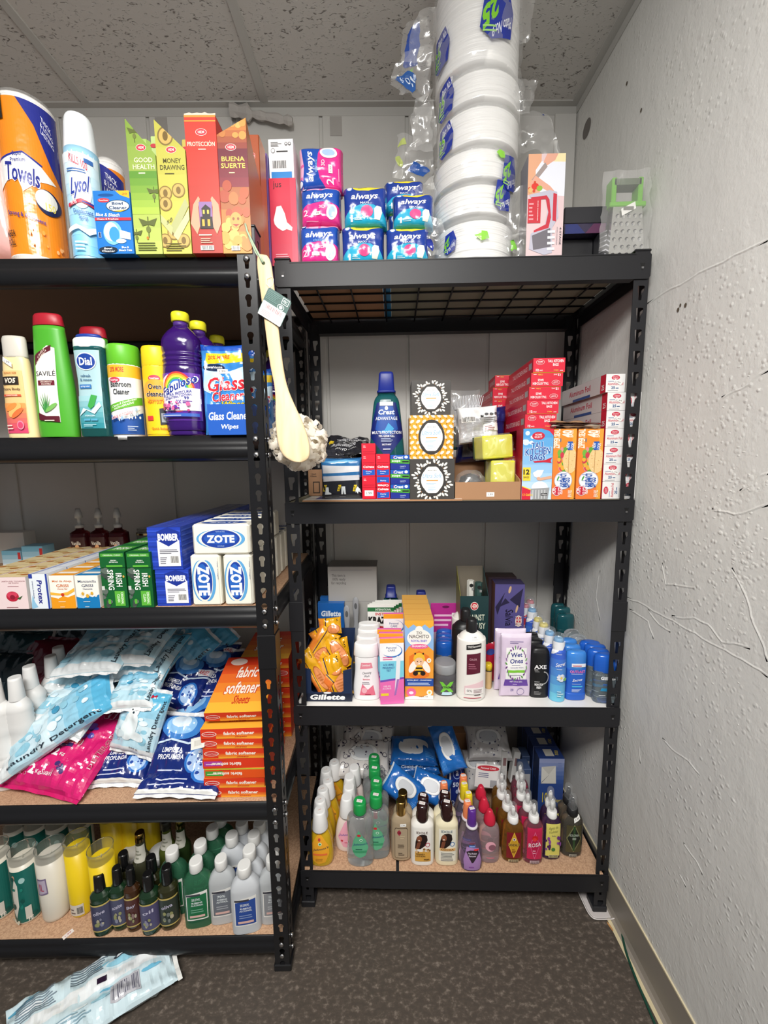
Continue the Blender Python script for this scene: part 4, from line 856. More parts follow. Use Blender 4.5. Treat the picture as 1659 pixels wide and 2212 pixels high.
lab = R(-1, .02, 1, .75, '#efc51e')+E(-.1, .63, .4, .035, '#c8445a')+T('PowerHouse', -.1, .63, .6, .02, '#ffffff')+E(-.1, .5, .8, .12, '#f0a63a')+T('Oven\ncleaner', -.1, .5, 1.2, .14, '#22262e', bold=.03, o='#ffffff')+T('HEAVY DUTY', -.1, .375, 1.1, .045, '#e06a28')+P([(.1, .3), (.9, .32), (.9, .14), (.1, .12)], '#33363c')+R(.2, .15, .8, .25, '#9ea4a8')+R(-.75, .17, -.35, .22, '#d13b3b')+T('Quick Release', .1, .08, 1.2, .03, '#c95a28')
t = bt('spray_can', 'yellow oven cleaner spray can with a yellow cap beside the purple cleaner', 'spray can', H, Rr, PC, '#efc51e', '', caps=[('cap', [(.765, .99), (.775, 1.02), (.96, 1), (.985, .94), (.99, .8)], '#f3cc22', '')], lab=lab); put(t, U, x, dc, z, .3)
x, dc, H, Rr = bpl(U, 365, 450, 677, .006, z, .85)
pf = [(0, .85), (.012, .93), (.05, .92), (.08, 1), (.52, 1), (.55, .94), (.57, .99), (.59, .94), (.61, .99), (.63, .94), (.65, .99), (.67, .94), (.69, .98), (.72, 1.0), (.78, .95), (.84, .7), (.89, .38), (.92, .34)]
lab = R(-.98, .12, .98, .5, '#ece6f2')+P([(-.98, .12), (.98, .12), (.98, .26), (0, .19), (-.98, .22)], '#5b2f96')+P([(.1, .42), (.98, .3), (.98, .5), (-.98, .5), (-.98, .45), (-.5, .49)], '#6a3aa6')
for r_, c_ in ((.16, '#d9443c'), (.145, '#efa332'), (.13, '#f3e04a'), (.115, '#5cb84a'), (.10, '#3f7fd0'), (.085, '#ece6f2')): lab += E(0, .35, r_*5.2, r_, c_)
lab = lab[:3]+[q for q in lab[3:]]+P([(-.98, .2), (.98, .2), (.98, .38), (-.98, .38)], '#ece6f2')+T('Fabuloso', .05, .405, 1.75, .075, '#23358f', 9, bold=.03, o='#ffffff')+T('ULTRA FRESCURA', .0, .335, 1.4, .025, '#23358f', 6, asp=.3)+T('ANTIBACTERIAL Y ANTIVIRAL', .0, .31, 1.4, .018, '#23358f', 6, asp=.3)+T('2X', .05, .27, .28, .03, '#5b2f96')+L(.25, .26, .7, .285, 2, '#5b2f96')+T('99', .45, .30, .22, .025, '#23358f')
lab += SP(-.85, .2, .6, .27, 22, .05, .11, ['#d1679c', '#e58bb4', '#b8487f', '#6a3aa6', '#3f2a6a'], 4, .16)+R(-.98, .15, .98, .175, '#3f63b8')+L(-.9, .157, .9, .168, 1, '#e8e6f6')
fab = bt('cleaner_bottle', 'large purple floor cleaner bottle with a yellow cap and rainbow label', 'cleaner bottle', H, Rr, pf, '#321260', 'g', .85, 2.4, [('cap', [(.925, .40), (.93, .44), (.985, .44), (1, .40)], '#e9e02c', ''), ('neck_ring', [(.885, .37), (.925, .36)], '#4a2a7a', '')], lab, lk='g'); put(fab, U, x, dc, z)
for i, (px, py) in enumerate(((427, 697), (468, 727))):
    lx, d = U.onz(px, py, z+H); put(dup(fab, (0, 0, 0), label=('second purple floor cleaner bottle, its yellow cap showing behind the first', 'third purple floor cleaner bottle, its cap showing over the wipes pouch')[i]), U, lx, d, z)
lx, d = U.onz(500, 742, z+H); put(dup(fab, (0, 0, 0), label='purple floor cleaner bottle at the back, seen right of the left unit post'), U, -.065, d+.08, z)
# glass wipes pouches in a tray
def pouch(x, d, w, h, label, seed):
    it = R(0, 0, 1, 1, '#3a86cf')+R(0, .93, 1, 1, '#1a4fb0')+P([(.1, .78), (1, .8), (1, .9), (.15, .9)], '#efcb22')+T('20% MORE', .42, .855, .48, .045, '#c3402c', 2, bold=.03, sh=.2)+P([(.1, .72), (.5, .78), (.2, .45), (.0, .5)], '#bfe0f4')+P([(1, .75), (.6, .7), (.8, .5), (1, .55)], '#d3ecf8')+P([(.3, .3), (.6, .35), (.9, .28), (.5, .2)], '#dff0f8')
    it += E(.3, .74, .24, .04, '#1d2c4e')+T('PowerHouse', .3, .745, .38, .03, '#ffffff')+STK(.48, .70, .22, .05)
    it += T('Glass', .55, .56, .82, .16, '#d6303c', 5, bold=.05, sh=.15, o='#ffffff')+T('Cleaner', .58, .42, .7, .11, '#d6303c', 5, bold=.04, sh=.15, o='#ffffff')+T('Wipes', .68, .32, .5, .08, '#efcb22', 3, bold=.04, sh=.2, o='#222222')
    m = MB(); pillow(m, w, h, .03, mt('#2e6fc4', 'g'), px=5, q=.5, wr=.004, seed=seed, N=22, items=it); o = m.build('wipes_pouch'); tag(o, label, 'wipes pouch', 'glass cleaner wipes pouches'); put(o, U, x, d, z+.002); return o
x, w, h = U.span(440, 545, 742, .02, z)
t = thing('display_tray', 'blue card tray printed Glass Cleaner Wipes holding the pouches', 'tray'); tx, tw_, th_ = U.span(452, 545, 873, .006, z); m = MB()
m.box(-tw_/2, tw_/2, 0, .0012, 0, th_, mt('#2158b4')); m.box(-tw_/2, tw_/2, .15, .1512, 0, th_*1.5, mt('#2158b4')); m.box(tw_/2-.0012, tw_/2, .0012, .15, 0, th_, mt('#1d52ac')); m.box(-tw_/2, -tw_/2+.0012, .0012, .15, 0, th_, mt('#1d52ac')); m.box(-tw_/2, tw_/2, .0012, .15, 0, .001, mt('#1d52ac'))
deco(m, T('Glass Cleaner', .5, .62, .95, .26, '#f0f4fa', 3, bold=.03, sh=.15)+T('Wipes', .5, .25, .4, .2, '#f0f4fa', 2, bold=.02, sh=.15), fF(tw_, th_)); m.build('tray', t); put(t, U, tx, .004, z)
pouch(x-.002, .035, w*.96, h, 'blue glass cleaner wipes pouch standing in the tray beside the post', 1)
pouch(x+.004, .075, w*.96, h*.99, 'second glass cleaner wipes pouch, close behind the front one', 2)
x2 = U.lx(612, .27, z); t2 = dup(t, (0, 0, 0), label='second blue card tray of wipes, seen between the two units'); put(t2, U, -.095, .20, z)
pouch(-.085, .23, w*.9, h*.95, 'blue wipes pouch in the rear tray, seen between the posts', 3)
# clear cap spray? none; back row shade
# ================================================================== left unit, third level
z = LZ[2]
def soap_row(name, label, l, r, top, rows, dep, c, kw, group, lay=1, cat='soap box', d0=.012, hgap=.0006, alt=None):
    x, w, h = U.span(l, r, top, d0, z); o = carton(name, w-.001, h, dep, c, **kw); tag(o, label % 'front', cat, group); put(o, U, x, d0, z)
    for j in range(1, rows):
        q = o.copy(); COL.objects.link(q); q['label'] = label % ('%s from the front' % ORD[j]); put(q, U, x, d0+j*(dep+.0015), z)
    return x, w, h
ORD = ['front', 'second', 'third', 'fourth', 'fifth', 'sixth', 'seventh', 'eighth', 'ninth', 'tenth', 'eleventh', 'twelfth']
fr = R(0, 0, 1, 1, '#e9d3d3')+T('JABÓN DEL TOCADOR\nDE ROSAS', .6, .85, .75, .1, '#8d4a50')+L(.4, .7, .85, .74, 1, '#8d4a50')+E(.52, .4, .2, .16, '#b8243c')+E(.45, .45, .1, .09, '#d1405a')+E(.58, .46, .1, .08, '#d1405a')+E(.52, .38, .08, .07, '#8d1830')+P([(.66, .34), (.85, .42), (.75, .3)], '#3a5a30')+L(.3, .05, .9, .09, 1, '#8d4a50')
tp = R(0, 0, 1, 1, '#e4cf9e')+SP(.1, .2, .9, .8, 6, .08, .16, ['#c9a86a', '#b8743a'], 3, .8)
soap_row('soap_box', 'pale pink soap box with a red rose, %s in its row', -4, 64, 1247, 6, .055, '#e9d3d3', dict(front=fr, top=tp, right=R(0, 0, 1, 1, '#d8d3d0')), 'rose soap boxes')
soap_row('soap_box', 'rose soap box, %s in the row cut by the picture edge', -75, -6, 1247, 6, .055, '#e9d3d3', dict(front=fr, top=tp), 'rose soap boxes')
fr = R(0, 0, 1, 1, '#e3e9ee')+TR('Protex', .55, .48, .7, .17, '#2a2f86', .6, -90, bold=.03, sh=.1)+R(.9, 0, 1, 1, '#2a3f98')+P([(0, .1), (.1, .4), (.2, .2), (.35, .05), (0, 0)], '#8fc0dc')+R(0, .88, .2, 1, '#2a3f98')+TR('Limpieza Profunda', .18, .55, .5, .05, '#4a5a8a', .6, -90)
x, w, h = soap_row('soap_box', 'white and blue antibacterial soap box, %s in its row', 70, 110, 1240, 6, .062, '#e3e9ee', dict(front=fr, top=R(0, 0, 1, 1, '#dfe3ea')+R(.1, 0, .3, 1, '#9aa3c8')), 'white and blue soap boxes')
def grisi(l, r, c, t1, t2, c2, label, group, motif):
    fr = R(0, 0, 1, 1, '#f2ece2')+P([(0, 0), (1, 0), (1, .42), (.7, .34), (.5, .38), (.3, .3), (0, .36)], c)+T(t1, .52, .82, .8, .08, c2)+T('GRISI', .52, .69, .5, .09, c2, bold=.02)+T(t2, .52, .59, .42, .05, c2)+motif+L(.3, .2, .7, .24, 1, '#f2ece2')+L(.35, .04, .65, .08, 1, '#f2ece2')
    return soap_row('soap_box', label, l, r, 1243, 6, .05, '#f2ece2', dict(front=fr, top=G(0, 0, 1, 1, c, mix(c, '#ffffff', .25), 3)+R(.1, .3, .9, .6, '#f2ece2')), group)
grisi(113, 166, '#e8981c', 'Miel de Abeja', 'Honey Bar', '#c86a28', 'orange and white honey soap box, %s in its row', 'honey soap boxes', P([(0, .5), (.4, .46), (.7, .5), (1, .62), (1, .52), (.7, .4), (.3, .4), (0, .42)], '#f0b340')+E(.5, .42, .07, .05, '#c8381c'))
grisi(168, 218, '#1878b4', 'Manzanilla', 'Chamomile', '#3a4a66', 'blue and white chamomile soap box, %s in its row', 'chamomile soap boxes', SP(.1, .38, .9, .52, 9, .05, .1, ['#f3f1ea', '#e4e2da'], 4, .6)+E(.3, .45, .06, .05, '#d9a83a')+E(.7, .46, .06, .05, '#d9a83a')+E(.5, .38, .07, .06, '#d9a83a'))
fr = R(0, 0, 1, 1, '#155c2c')+R(0, .98, 1, 1, '#0f4420')+SP(.02, .05, .3, .95, 16, .06, .13, ['#3f4a44', '#5d6a60', '#28302c'], 5, .6)+R(.0, .45, .12, .55, '#c9cfc8')+TR('IRISH\nSPRING', .56, .7, .5, .3, '#eef2ea', .52, -90, bold=.02)+R(.5, .05, .9, .42, '#5cae3c')+TR('ORIGINAL\nCLEAN', .72, .24, .3, .13, '#eaf5e0', .52, -90)+E(.92, .78, .04, .03, '#c9a24a')+R(.22, .1, .32, .22, '#5cae3c')
ft = R(0, 0, 1, 1, '#155c2c')+R(.05, .7, .95, .92, '#4d9c38')+T('ORIGINAL CLEAN', .5, .81, .7, .08, '#eaf5e0')+T('IRISH\nSPRING', .55, .4, .35, .2, '#eef2ea')+R(.25, .03, .9, .15, '#5cae3c')
for i, (l, r) in enumerate(((225, 279), (282, 334))):
    x, w, h = soap_row('soap_box', 'upright dark green soap box, %%s in the %s green row' % ('left', 'right')[i], l, r, 1226, 5, .08, '#155c2c', dict(front=fr, right=R(0, 0, 1, 1, '#124d26')), 'dark green soap boxes')
    o = carton('soap_box', w-.001, .036, .08, '#155c2c', front=ft, top=R(0, 0, 1, 1, '#1a6a32')+R(.1, .2, .9, .8, '#4d9c38')+T('IRISH', .5, .5, .6, .3, '#eef2ea'), right=R(0, 0, 1, 1, '#124d26')); tag(o, 'dark green soap box laid flat, front of the %s upper green row' % ('left', 'right')[i], 'soap box', 'dark green soap boxes'); put(o, U, x, .0125, z+h+.0005)
    for j in range(1, 5): q = o.copy(); COL.objects.link(q); q['label'] = 'dark green soap box laid flat, %s from the front of the %s upper row' % (ORD[j], ('left', 'right')[i]); put(q, U, x, .0125+j*.0815, z+h+.0005)
    ztop = h+.0365
# bomber bars
fr = R(0, 0, 1, 1, '#2742b0')
for i in range(8): fr += R(0, .05+i*.12, 1, .09+i*.12, '#3453c6' if i % 2 else '#213a9c')
fr += P([(.28, .08), (.95, .08), (.95, .75), (.78, .8), (.62, .72), (.45, .8), (.28, .75)], '#e9e9f0')+P([(.28, .7), (.62, .55), (.95, .7), (.95, .9), (.62, 1), (.28, .9)], '#1f3490')+T('BOMBER', .62, .77, .62, .17, '#eef0fa', bold=.05)+L(.34, .38, .9, .5, 3, '#6a6a72')+BC(.64, .14, .9, .34)+L(.34, .14, .58, .32, 4, '#6a6a72')
bb_ = []
for lay in (0, 1):
    l, r, top = ((342, 412, 1231), (336, 405, 1133))[lay]; x, w, h = U.span(l, r, 1231, .02, z)
    if lay: z1 = z+h+.001; h2 = U.span(342, 412, 1138, .02, z)[2]-h-.002
    for j in range(5):
        o = carton('laundry_soap_pack', w*1.02, h if not lay else h2, .098, '#2a44b4', front=fr, right=R(0, 0, 1, 1, '#3450b8')+sum([R(0, .06+i*.12, 1, .1+i*.12, '#4763c8') for i in range(8)], []), top=R(0, 0, 1, 1, '#2f4abc')+R(.1, 0, .2, 1, '#3f5cc8')+R(.5, 0, .6, 1, '#3f5cc8'), k='g') if (lay, j) in ((0, 0), (1, 0)) else o.copy()
        if o.name not in COL.objects: COL.objects.link(o)
        tag(o, 'blue film-wrapped laundry soap pack, %s of the %s layer' % (ORD[j] if j == 0 else ORD[j]+' from the front', ('lower', 'upper')[lay]), 'soap pack', 'blue laundry soap packs'); put(o, U, x-(.004 if lay else 0), .02+j*.1, z if not lay else z1)
# zote bars
def zote(l, r, top, zz, upright, d, label, w=None, h=None, dep=.052, xx=None, side=0):
    if xx is None: x, w, h = U.span(l, r, top, d, zz)
    else: x = xx
    if upright:
        it = R(0, 0, 1, 1, '#eae6d8')
        for dx in (-.1, -.05, .05, .1): it += E(.45+dx, .5, .3, .4, '#5a9ed0' if abs(dx) > .07 else '#eae6d8')
        it += E(.45, .5, .3, .4, '#eae6d8')+E(.45, .5, .28, .37, '#1f3f98')+E(.42, .5, .2, .33, '#2a62b8')+TR('ZOTE', .45, .5, .58, .24, '#eff1f5', .6, -90, bold=.05)+TR('Net Weight', .93, .7, .35, .025, '#5a6a9a', .6, -90)
    else:
        it = R(0, 0, 1, 1, '#eae6d8')
        for dx in (-.08, -.04, .04, .08): it += E(.5+dx, .52, .34, .3, '#5a9ed0' if abs(dx) > .05 else '#eae6d8')
        it += E(.5, .52, .36, .33, '#eae6d8')+E(.5, .52, .33, .3, '#1f3f98')+E(.5, .54, .29, .2, '#2a55ae')+T('ZOTE', .5, .52, .48, .26, '#eff1f5', bold=.05)+T('WHITE', .5, .76, .16, .05, '#8fa9d8')+T('soap', .5, .28, .12, .05, '#8fa9d8')+L(.62, .02, .95, .07, 1, '#6a7290')
    m = MB(); m.box(-w/2+.001, w/2-.001, .0, dep, 0, h, mt('#eae6d8', 'b'), .005); deco(m, it, fF(w, h), lim=(.06, .94, .06, .94))
    deco(m, E(.5, .5, .36, .36, '#1f3f98')+E(.5, .5, .3, .28, '#2a55ae')+TR('ZOTE', .5, .5, .5, .3, '#eff1f5', .7, -90, bold=.04), fR(w-.002, h, dep), lim=(.1, .9, .05, .95)); deco(m, E(.5, .5, .4, .4, '#31519c')+T('ZOTE', .5, .5, .5, .3, '#eff1f5'), fT(w, h, dep), lim=(.05, .95, .1, .9))
    for sx in (-1, 1):        # folded paper ends
        m.box(sx*w/2-(.001 if sx > 0 else 0), sx*w/2+(.001 if sx < 0 else 0)*1, .008, dep-.008, .004, h-.004, mt('#dcd8c8', 'x'))
    o = m.build('soap_bar'); tag(o, label, 'laundry soap bar', 'white wrapped laundry soap bars'); put(o, U, x, d, zz); return o, x, w, h
oa, xa, wa, ha = zote(416, 480, 1199, z, 1, .014, 'white wrapped upright soap bar with a blue oval, lower left of the front three')
ob, xb, wb, hb = zote(486, 548, 1199, z, 1, .014, 'white wrapped upright soap bar with a blue oval, beside the post')
h2 = U.span(425, 545, 1131, .02, z)[2]-ha-.001
oc, xc, wc, hc = zote(420, 548, 1131, z+ha+.0005, 0, .014, 'white wrapped soap bar lying on the two upright front ones', w=U.span(426, 548, 1131, .02, z)[1], h=h2, xx=(xa+xb)/2+.004)
for j in range(1, 8):
    for o, xx_, nm in ((oa, xa, 'left'), (ob, xb, 'right')):
        q = o.copy(); COL.objects.link(q); q['label'] = 'white wrapped upright soap bar, %s from the front in the %s column' % (ORD[j], nm); put(q, U, xx_, .014+j*.056, z)
for j in range(1, 5): q = oc.copy(); COL.objects.link(q); q['label'] = 'white wrapped soap bar lying on top, %s from the front' % ORD[j]; put(q, U, xc, .014+j*.056, z+ha+.0005)
# hand soap bottles with pumps, jars, boxes at the back
lx, d = U.onz(184, 1195, z); H = U.at(182, 1098, .36)[1]-z
lab = R(-.8, .12, .8, .55, '#3a1d1c')+SP(-.6, .15, .6, .4, 9, .12, .25, ['#b85a3a', '#d9a070', '#8a2f2a'], 3, .3)+T('Vanilla', 0, .46, 1, .06, '#e9dccb')
hs = bt('hand_soap_bottle', 'dark red hand soap bottle with a clear pump, left of three at the back', 'hand soap', H, .029, [(0, .93), (.02, 1), (.55, 1), (.62, .85), (.66, .42), (.7, .4)], '#5c1a22', 'q', .7, 2.6, [('pump', [(.69, .42), (.74, .42), (.745, .2), (.84, .16), (.85, .38), (.9, .36), (1, .2)], '#a9a9a9', 't')], lab, group='dark red hand soap bottles')
put(hs, U, U.lx(182, .36, z), .36, z); put(dup(hs, (0, 0, 0), label='dark red hand soap bottle with a clear pump, middle of three at the back'), U, U.lx(224, .36, z), .36, z); put(dup(hs, (0, 0, 0), label='dark red hand soap bottle with a clear pump, right one of three at the back'), U, U.lx(264, .36, z), .36, z)
for i, px in enumerate((325, 362)):
    t = thing('glass_jar', ('clear glass jar with a metal clip, at the back of the third shelf', 'second clear glass jar, just right of the first at the back')[i], 'jar', group='clear glass jars'); m = MB(); m.loft([(0, .03), (.004, .034), (.10, .034), (.108, .03), (.112, .03)], mt('#cfcfcb', 'c'), 24, caps=(1, 0)); m.build('jar_body', t); m = MB(); m.loft([(.112, .032), (.12, .032)], mt('#c8c8c6', 'c'), 24); m.build('lid', t); m = MB(); m.loft([(.1, .0348), (.106, .0348)], mt('#c9b27a', 'm'), 24, caps=(0, 0)); m.build('clip_band', t); put(t, U, U.lx(px, .45+.04*i, z), .45+.04*i, z)
x, w, h = U.span(-60, 52, 1152, .45, z); o = carton('white_carton', w, h, .05, '#c9c7c2'); tag(o, 'plain white carton standing in shade at the back left of the third shelf', 'carton'); put(o, U, x, .46, z)
for i, (l, r, top, d) in enumerate(((8, 48, 1190, .40), (52, 96, 1180, .40))):
    x, w, h = U.span(l, r, top, d, z); o = carton('soap_box', w, h, .05, '#8cbdd0', front=G(0, 0, 1, 1, '#dfeaf0', '#79b4cc', 4)+R(.85, .5, 1, .9, '#c83a3a'), top=R(0, 0, 1, 1, '#6f9fb4')); tag(o, ('light blue soap box, left of the pair behind the rose soaps', 'light blue soap box, right one of the pair behind the rose soaps')[i], 'soap box'); put(o, U, x, d, z)
# ================================================================== right unit, second level
U = UA; z = RZ[1]; zc = z+.0052
# small brown carton at the far left
x, w, h = U.span(667, 700, 1015, .12, zc); o = carton('brown_carton', w, h, .08, '#a47c5c', front=T('12x3\nGlass', .35, .8, .4, .14, '#3a3028')+R(.3, .1, .75, .55, '#3a3028')+R(.36, .14, .69, .51, '#a47c5c')); tag(o, 'small brown printed carton behind the rain poncho pack', 'carton'); put(o, U, x, .12, zc)
# rain poncho packs
it = R(0, 0, 1, 1, '#22242c')+P([(0, .48), (1, .52), (1, 1), (0, 1)], '#2f6aa0')+P([(.05, .62), (.95, .66), (.95, .8), (.05, .82)], '#d5d5d8')+P([(.06, .42), (.95, .46), (.95, .58), (.06, .55)], '#cfcfd4')+P([(.05, .9), (.5, .86), (.9, .93), (.6, .97)], '#5f9fc8')
for i, a in enumerate((.06, .42, .80)): it += P([(a-.02, .18), (a+.04, .18), (a+.09, .34), (a+.02, .34)], '#e0c22c')+T(str(i+1), a+.03, .255, .04, .1, '#1c1c20')
it += P([(.12, .14), (.22, .14), (.26, .10), (.14, .10)], '#dfe6ea')+P([(.13, .28), (.19, .28), (.2, .16), (.26, .13), (.26, .10), (.1, .10)], '#dfe6ea')+P([(.51, .30), (.60, .30), (.61, .1), (.57, .1), (.555, .22), (.54, .1), (.5, .1)], '#dfe6ea')+P([(.9, .3), (.96, .24), (.98, .14), (.92, .18), (.9, .12), (.86, .18), (.84, .14), (.86, .24)], '#dfe6ea')+L(.1, .03, .35, .06, 1, '#8c8c94')+L(.45, .03, .7, .06, 1, '#8c8c94')
x, w, h = U.span(692, 783, 988, .012, zc); m = MB(); pillow(m, w, h, .05, mt('#20242e', 'g'), px=8, q=.4, wr=.002, seed=4, N=22, items=it, back=R(0, 0, 1, 1, '#22242c')); o = m.build('rain_poncho_pack'); tag(o, 'black and blue rain wear pack with boots, trousers and jacket pictures, standing in front', 'rain poncho pack'); put(o, U, x, .04, zc)
ztop = h
itp = R(0, 0, 1, 1, '#26262b')+R(.1, .1, .55, .4, '#2f3038')+TR('DISPOSABLE RAIN PONCHO', .5, .55, .9, .16, '#d7d7da', 1.5, .01)+R(0, .1, .12, .5, '#d8ba2c')+SP(.2, .6, .9, .9, 8, .02, .05, ['#e5e5e8', '#55555c'], 2, .5)+T('MAYO REAL', .6, .25, .5, .15, '#e8e8e8')
rn = random.Random(5)
for i, (px, py, d, rz, ry_, lb) in enumerate(((735, 975, .06, .2, .15, 'black poncho packet lying right on the standing rain wear pack'), (740, 958, .07, -.1, -.12, 'black poncho packet with yellow corner, above the first lying one'), (752, 944, .12, .15, .08, 'dark poncho packet, topmost of the small heap beside the loofah'), (728, 962, .14, .4, .1, 'dark poncho packet at the back of the small heap'))):
    a, zz = U.at(px, py, d); m = MB(); pillow(m, .125, .09, .022, mt('#26262b', 'g'), px=4, q=.5, wr=.006, seed=10+i, N=16, items=itp); m.v = [(p[0], p[2]-.045, -p[1]) for p in m.v]; o = m.build('rain_poncho_packet'); tag(o, lb, 'rain poncho packet', 'black poncho packets'); o.location = U.pt(a, d+.03, zc+ztop+.005+.017*[0, 1, 2, 1.6][i]); o.rotation_euler = (radians(24), ry_, U.t+rz)
# toothpaste boxes
def tp(lines, inv=0): return lines
red = R(0, 0, 1, 1, '#d81f36')+L(.12, .6, .35, .85, 2, '#f3c9ce')+R(.1, .18, .9, .22, '#a81428')
red2 = R(0, 0, 1, 1, '#d81f36')+P([(.05, .05), (.95, .1), (.95, .62), (.5, .5), (.05, .62)], '#1f58b8')+T('Colgate', .5, .82, .8, .26, '#f6f0f0', bold=.04, sh=.1)+T('Cavity', .5, .4, .45, .16, '#eef2fa')+L(.3, .2, .7, .28, 1, '#eef2fa')
red3 = R(0, 0, 1, 1, '#d81f36')+P([(.05, .95), (.95, .9), (.95, .38), (.5, .5), (.05, .38)], '#1f58b8')+T('Colgate', .5, .18, .8, .26, '#f6f0f0', 180, bold=.04)+T('Cavity', .5, .6, .45, .16, '#eef2fa', 180)
red4 = R(0, 0, 1, 1, '#d81f36')+STK(.5, .5, .65, .5)
x0, w, _ = U.span(783, 812, 1060, .012, zc); x1 = U.span(814, 842, 1060, .012, zc)[0]
hs_ = [U.at(797, a, .012)[1]-U.at(797, b, .012)[1] for a, b in ((966, 989), (989, 1013), (1013, 1037), (1037, 1061), (1061, 1086))][::-1]
for col, xx_, fr_ in ((0, x0, [red4, red, red2, red, red]), (1, x1, [red2, red3, red2, red])):
    zz = zc
    for i, f_ in enumerate(fr_):
        o = carton('toothpaste_box', w, hs_[i]-.0005, .17, '#d81f36', front=f_); tag(o, 'red toothpaste carton, %s from the bottom in the %s red stack' % (ORD[i] if i else 'first', ('left', 'right')[col]), 'toothpaste box', 'red toothpaste cartons'); put(o, U, xx_, .012, zz); zz += hs_[i]
crest = R(0, 0, 1, 1, '#1f2f8c')+R(0, .72, 1, 1, '#1a55b4')+T('Crest', .42, .84, .5, .22, '#f4f6fb', bold=.03, sh=.15)+E(.82, .85, .09, .1, '#e8f2fa')+T('C', .18, .84, .06, .2, '#d9303c')+P([(0, .45), (1, .38), (1, .66), (0, .72)], '#4fa53c')+T('scope', .3, .56, .44, .16, '#f2f7ee', bold=.03)+R(.62, .48, .95, .58, '#20302a')+T('CAVITY', .65, .2, .3, .1, '#c9d6ef')+L(.5, .06, .8, .12, 1, '#8fa6dc')
xx_, w, _ = U.span(844, 885, 1060, .014, zc); hb = (U.at(865, 982, .014)[1]-zc)/3
for i in range(3): o = carton('toothpaste_box', w, hb-.001, .17, '#1f2f8c', front=crest, top=R(0, 0, 1, 1, '#8fb08c')); tag(o, 'blue and green toothpaste carton, %s of its stack of three' % ('bottom', 'middle', 'top')[i], 'toothpaste box', 'blue and green toothpaste cartons'); put(o, U, xx_, .014, zc+i*hb)
# mouthwash
def mouthwash(H, Rr, lab): return bt('mouthwash_bottle', 'x', 'mouthwash', H, Rr, [(0, .9), (.01, .96), (.15, 1), (.3, .98), (.5, .88), (.68, .76), (.78, .66), (.83, .45), (.86, .38)], '#2f7f86', 'q', .6, 2.8, [('cap', [(.835, .5), (.85, .5), (.855, .44), (.975, .39), (.99, .37), (1, .3)], '#1b2a80', '', 1, 6)], lab, lk='')
x, dc, H, Rr = bpl(U, 798, 876, 805, .075, z, .6)
lab = P([(-.93, .50), (-.5, .76), (.5, .76), (.93, .50), (.1, .34), (-.1, .34)], '#16256e')+P([(-.6, .55), (-.35, .73), (.35, .73), (.6, .55), (.2, .5), (-.2, .5)], '#1f4fa4')+P([(-.4, .53), (-.1, .545), (.1, .60), (.4, .555), (.2, .52)], '#3f9fd4')+R(-.35, .735, .35, .765, '#eef0f2')+E(0, .715, .09, .016, '#e9eef4')+T('Crest', 0, .685, .85, .04, '#f0f2f6', bold=.03, sh=.15, o='#2f6fc4')+T('ADVANTAGE', 0, .635, 1.15, .026, '#e9eef6')
lab += T('MULTI-PROTECTION', 0, .525, 1.55, .024, '#eef2fa')+T('99% GERM KILL', 0, .497, .85, .018, '#eef2fa')+L(-.3, .45, .35, .485, 3, '#a9b8dc')+T('SMOOTH MINT', 0, .43, .5, .014, '#eef2fa')+L(-.2, .39, .2, .41, 1, '#c9d3ea')
mw = mouthwash(H, Rr, lab); mw['label'] = 'blue-green mouthwash bottle with a dark blue cap, beside the tissue boxes'; put(mw, U, x, dc, z)
# tissue cubes
def tissue(l, r, top, d, zz, bg, label, orn, lo=None):
    x, w, h = U.span(l, r, top, d, zz)
    if lo: w = lo
    asp = w/h; fr = R(0, 0, 1, 1, bg)
    if bg == '#ecA32e'.lower():
        for k in range(8):
            a = k/7; 
            for j in range(9): b_ = .02+j*.12; sd = 1 if j % 2 else -1; fr += E(a*.96+.02+sd*.035, b_, .055, .032, '#efe7d4', rot=sd*35)
            fr += R(a*.96+.015, 0, a*.96+.02, 1, '#b9781c')
            for j in range(8): fr += E(a*.96+.018, .08+j*.12, .008, .008, '#3a2c1c')
        rr = '#f1efe9'
    else:
        for k in range(12):
            a = 2*pi*k/12+.26; q = 1.04 if k % 3 else .9
            for dd, rr_ in ((-.23, .88), (-.1, 1.0), (.03, 1.14), (.15, 1.0)):
                ca, sa = cos(a+dd), sin(a+dd); fr += E(.5+.37*q*rr_*ca, .5+.44*q*rr_*sa, .05, .024, orn, rot=math.degrees(a+dd*3))
            fr += E(.5+.34*cos(a), .5+.41*sin(a), .008, .008, '#d08a3a')
    fr += E(.5, .5, .30, .40, '#3b3836')+P([(.5+.25*cos(t), .5+.34*sin(t)) for t in [radians(q) for q in (25, 60, 70, 110, 120, 155, 180, 205, 240, 250, 290, 300, 335, 360)]], '#f3f1ec')+E(.5, .5, .255, .30, '#f3f1ec')
    fr += T('Ultra Soft', .5, .60, .43, .10, '#6fb0d6', 3, bold=.0, sh=.3)+T("Member's Mark", .5, .73, .2, .018, '#5a5a5a')+R(.37, .475, .63, .5, '#e0953a')+L(.36, .38, .64, .44, 2, '#9fc3dc')+L(.4, .24, .6, .34, 4, '#9fc3dc')
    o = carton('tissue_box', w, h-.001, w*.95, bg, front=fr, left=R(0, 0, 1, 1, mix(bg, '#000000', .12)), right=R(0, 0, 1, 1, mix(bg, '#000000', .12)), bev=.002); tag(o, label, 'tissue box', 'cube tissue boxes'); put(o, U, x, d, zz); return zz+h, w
zz, w1 = tissue(886, 981, 991, .008, z, '#45423f', 'dark grey tissue cube with white flourishes, bottom of the stack of three', '#f1ede2')
zz, w2 = tissue(885, 979, 896, .008, zz, '#eca32e', 'orange tissue cube with white leaves, middle of the stack of three', '#f1ede2')
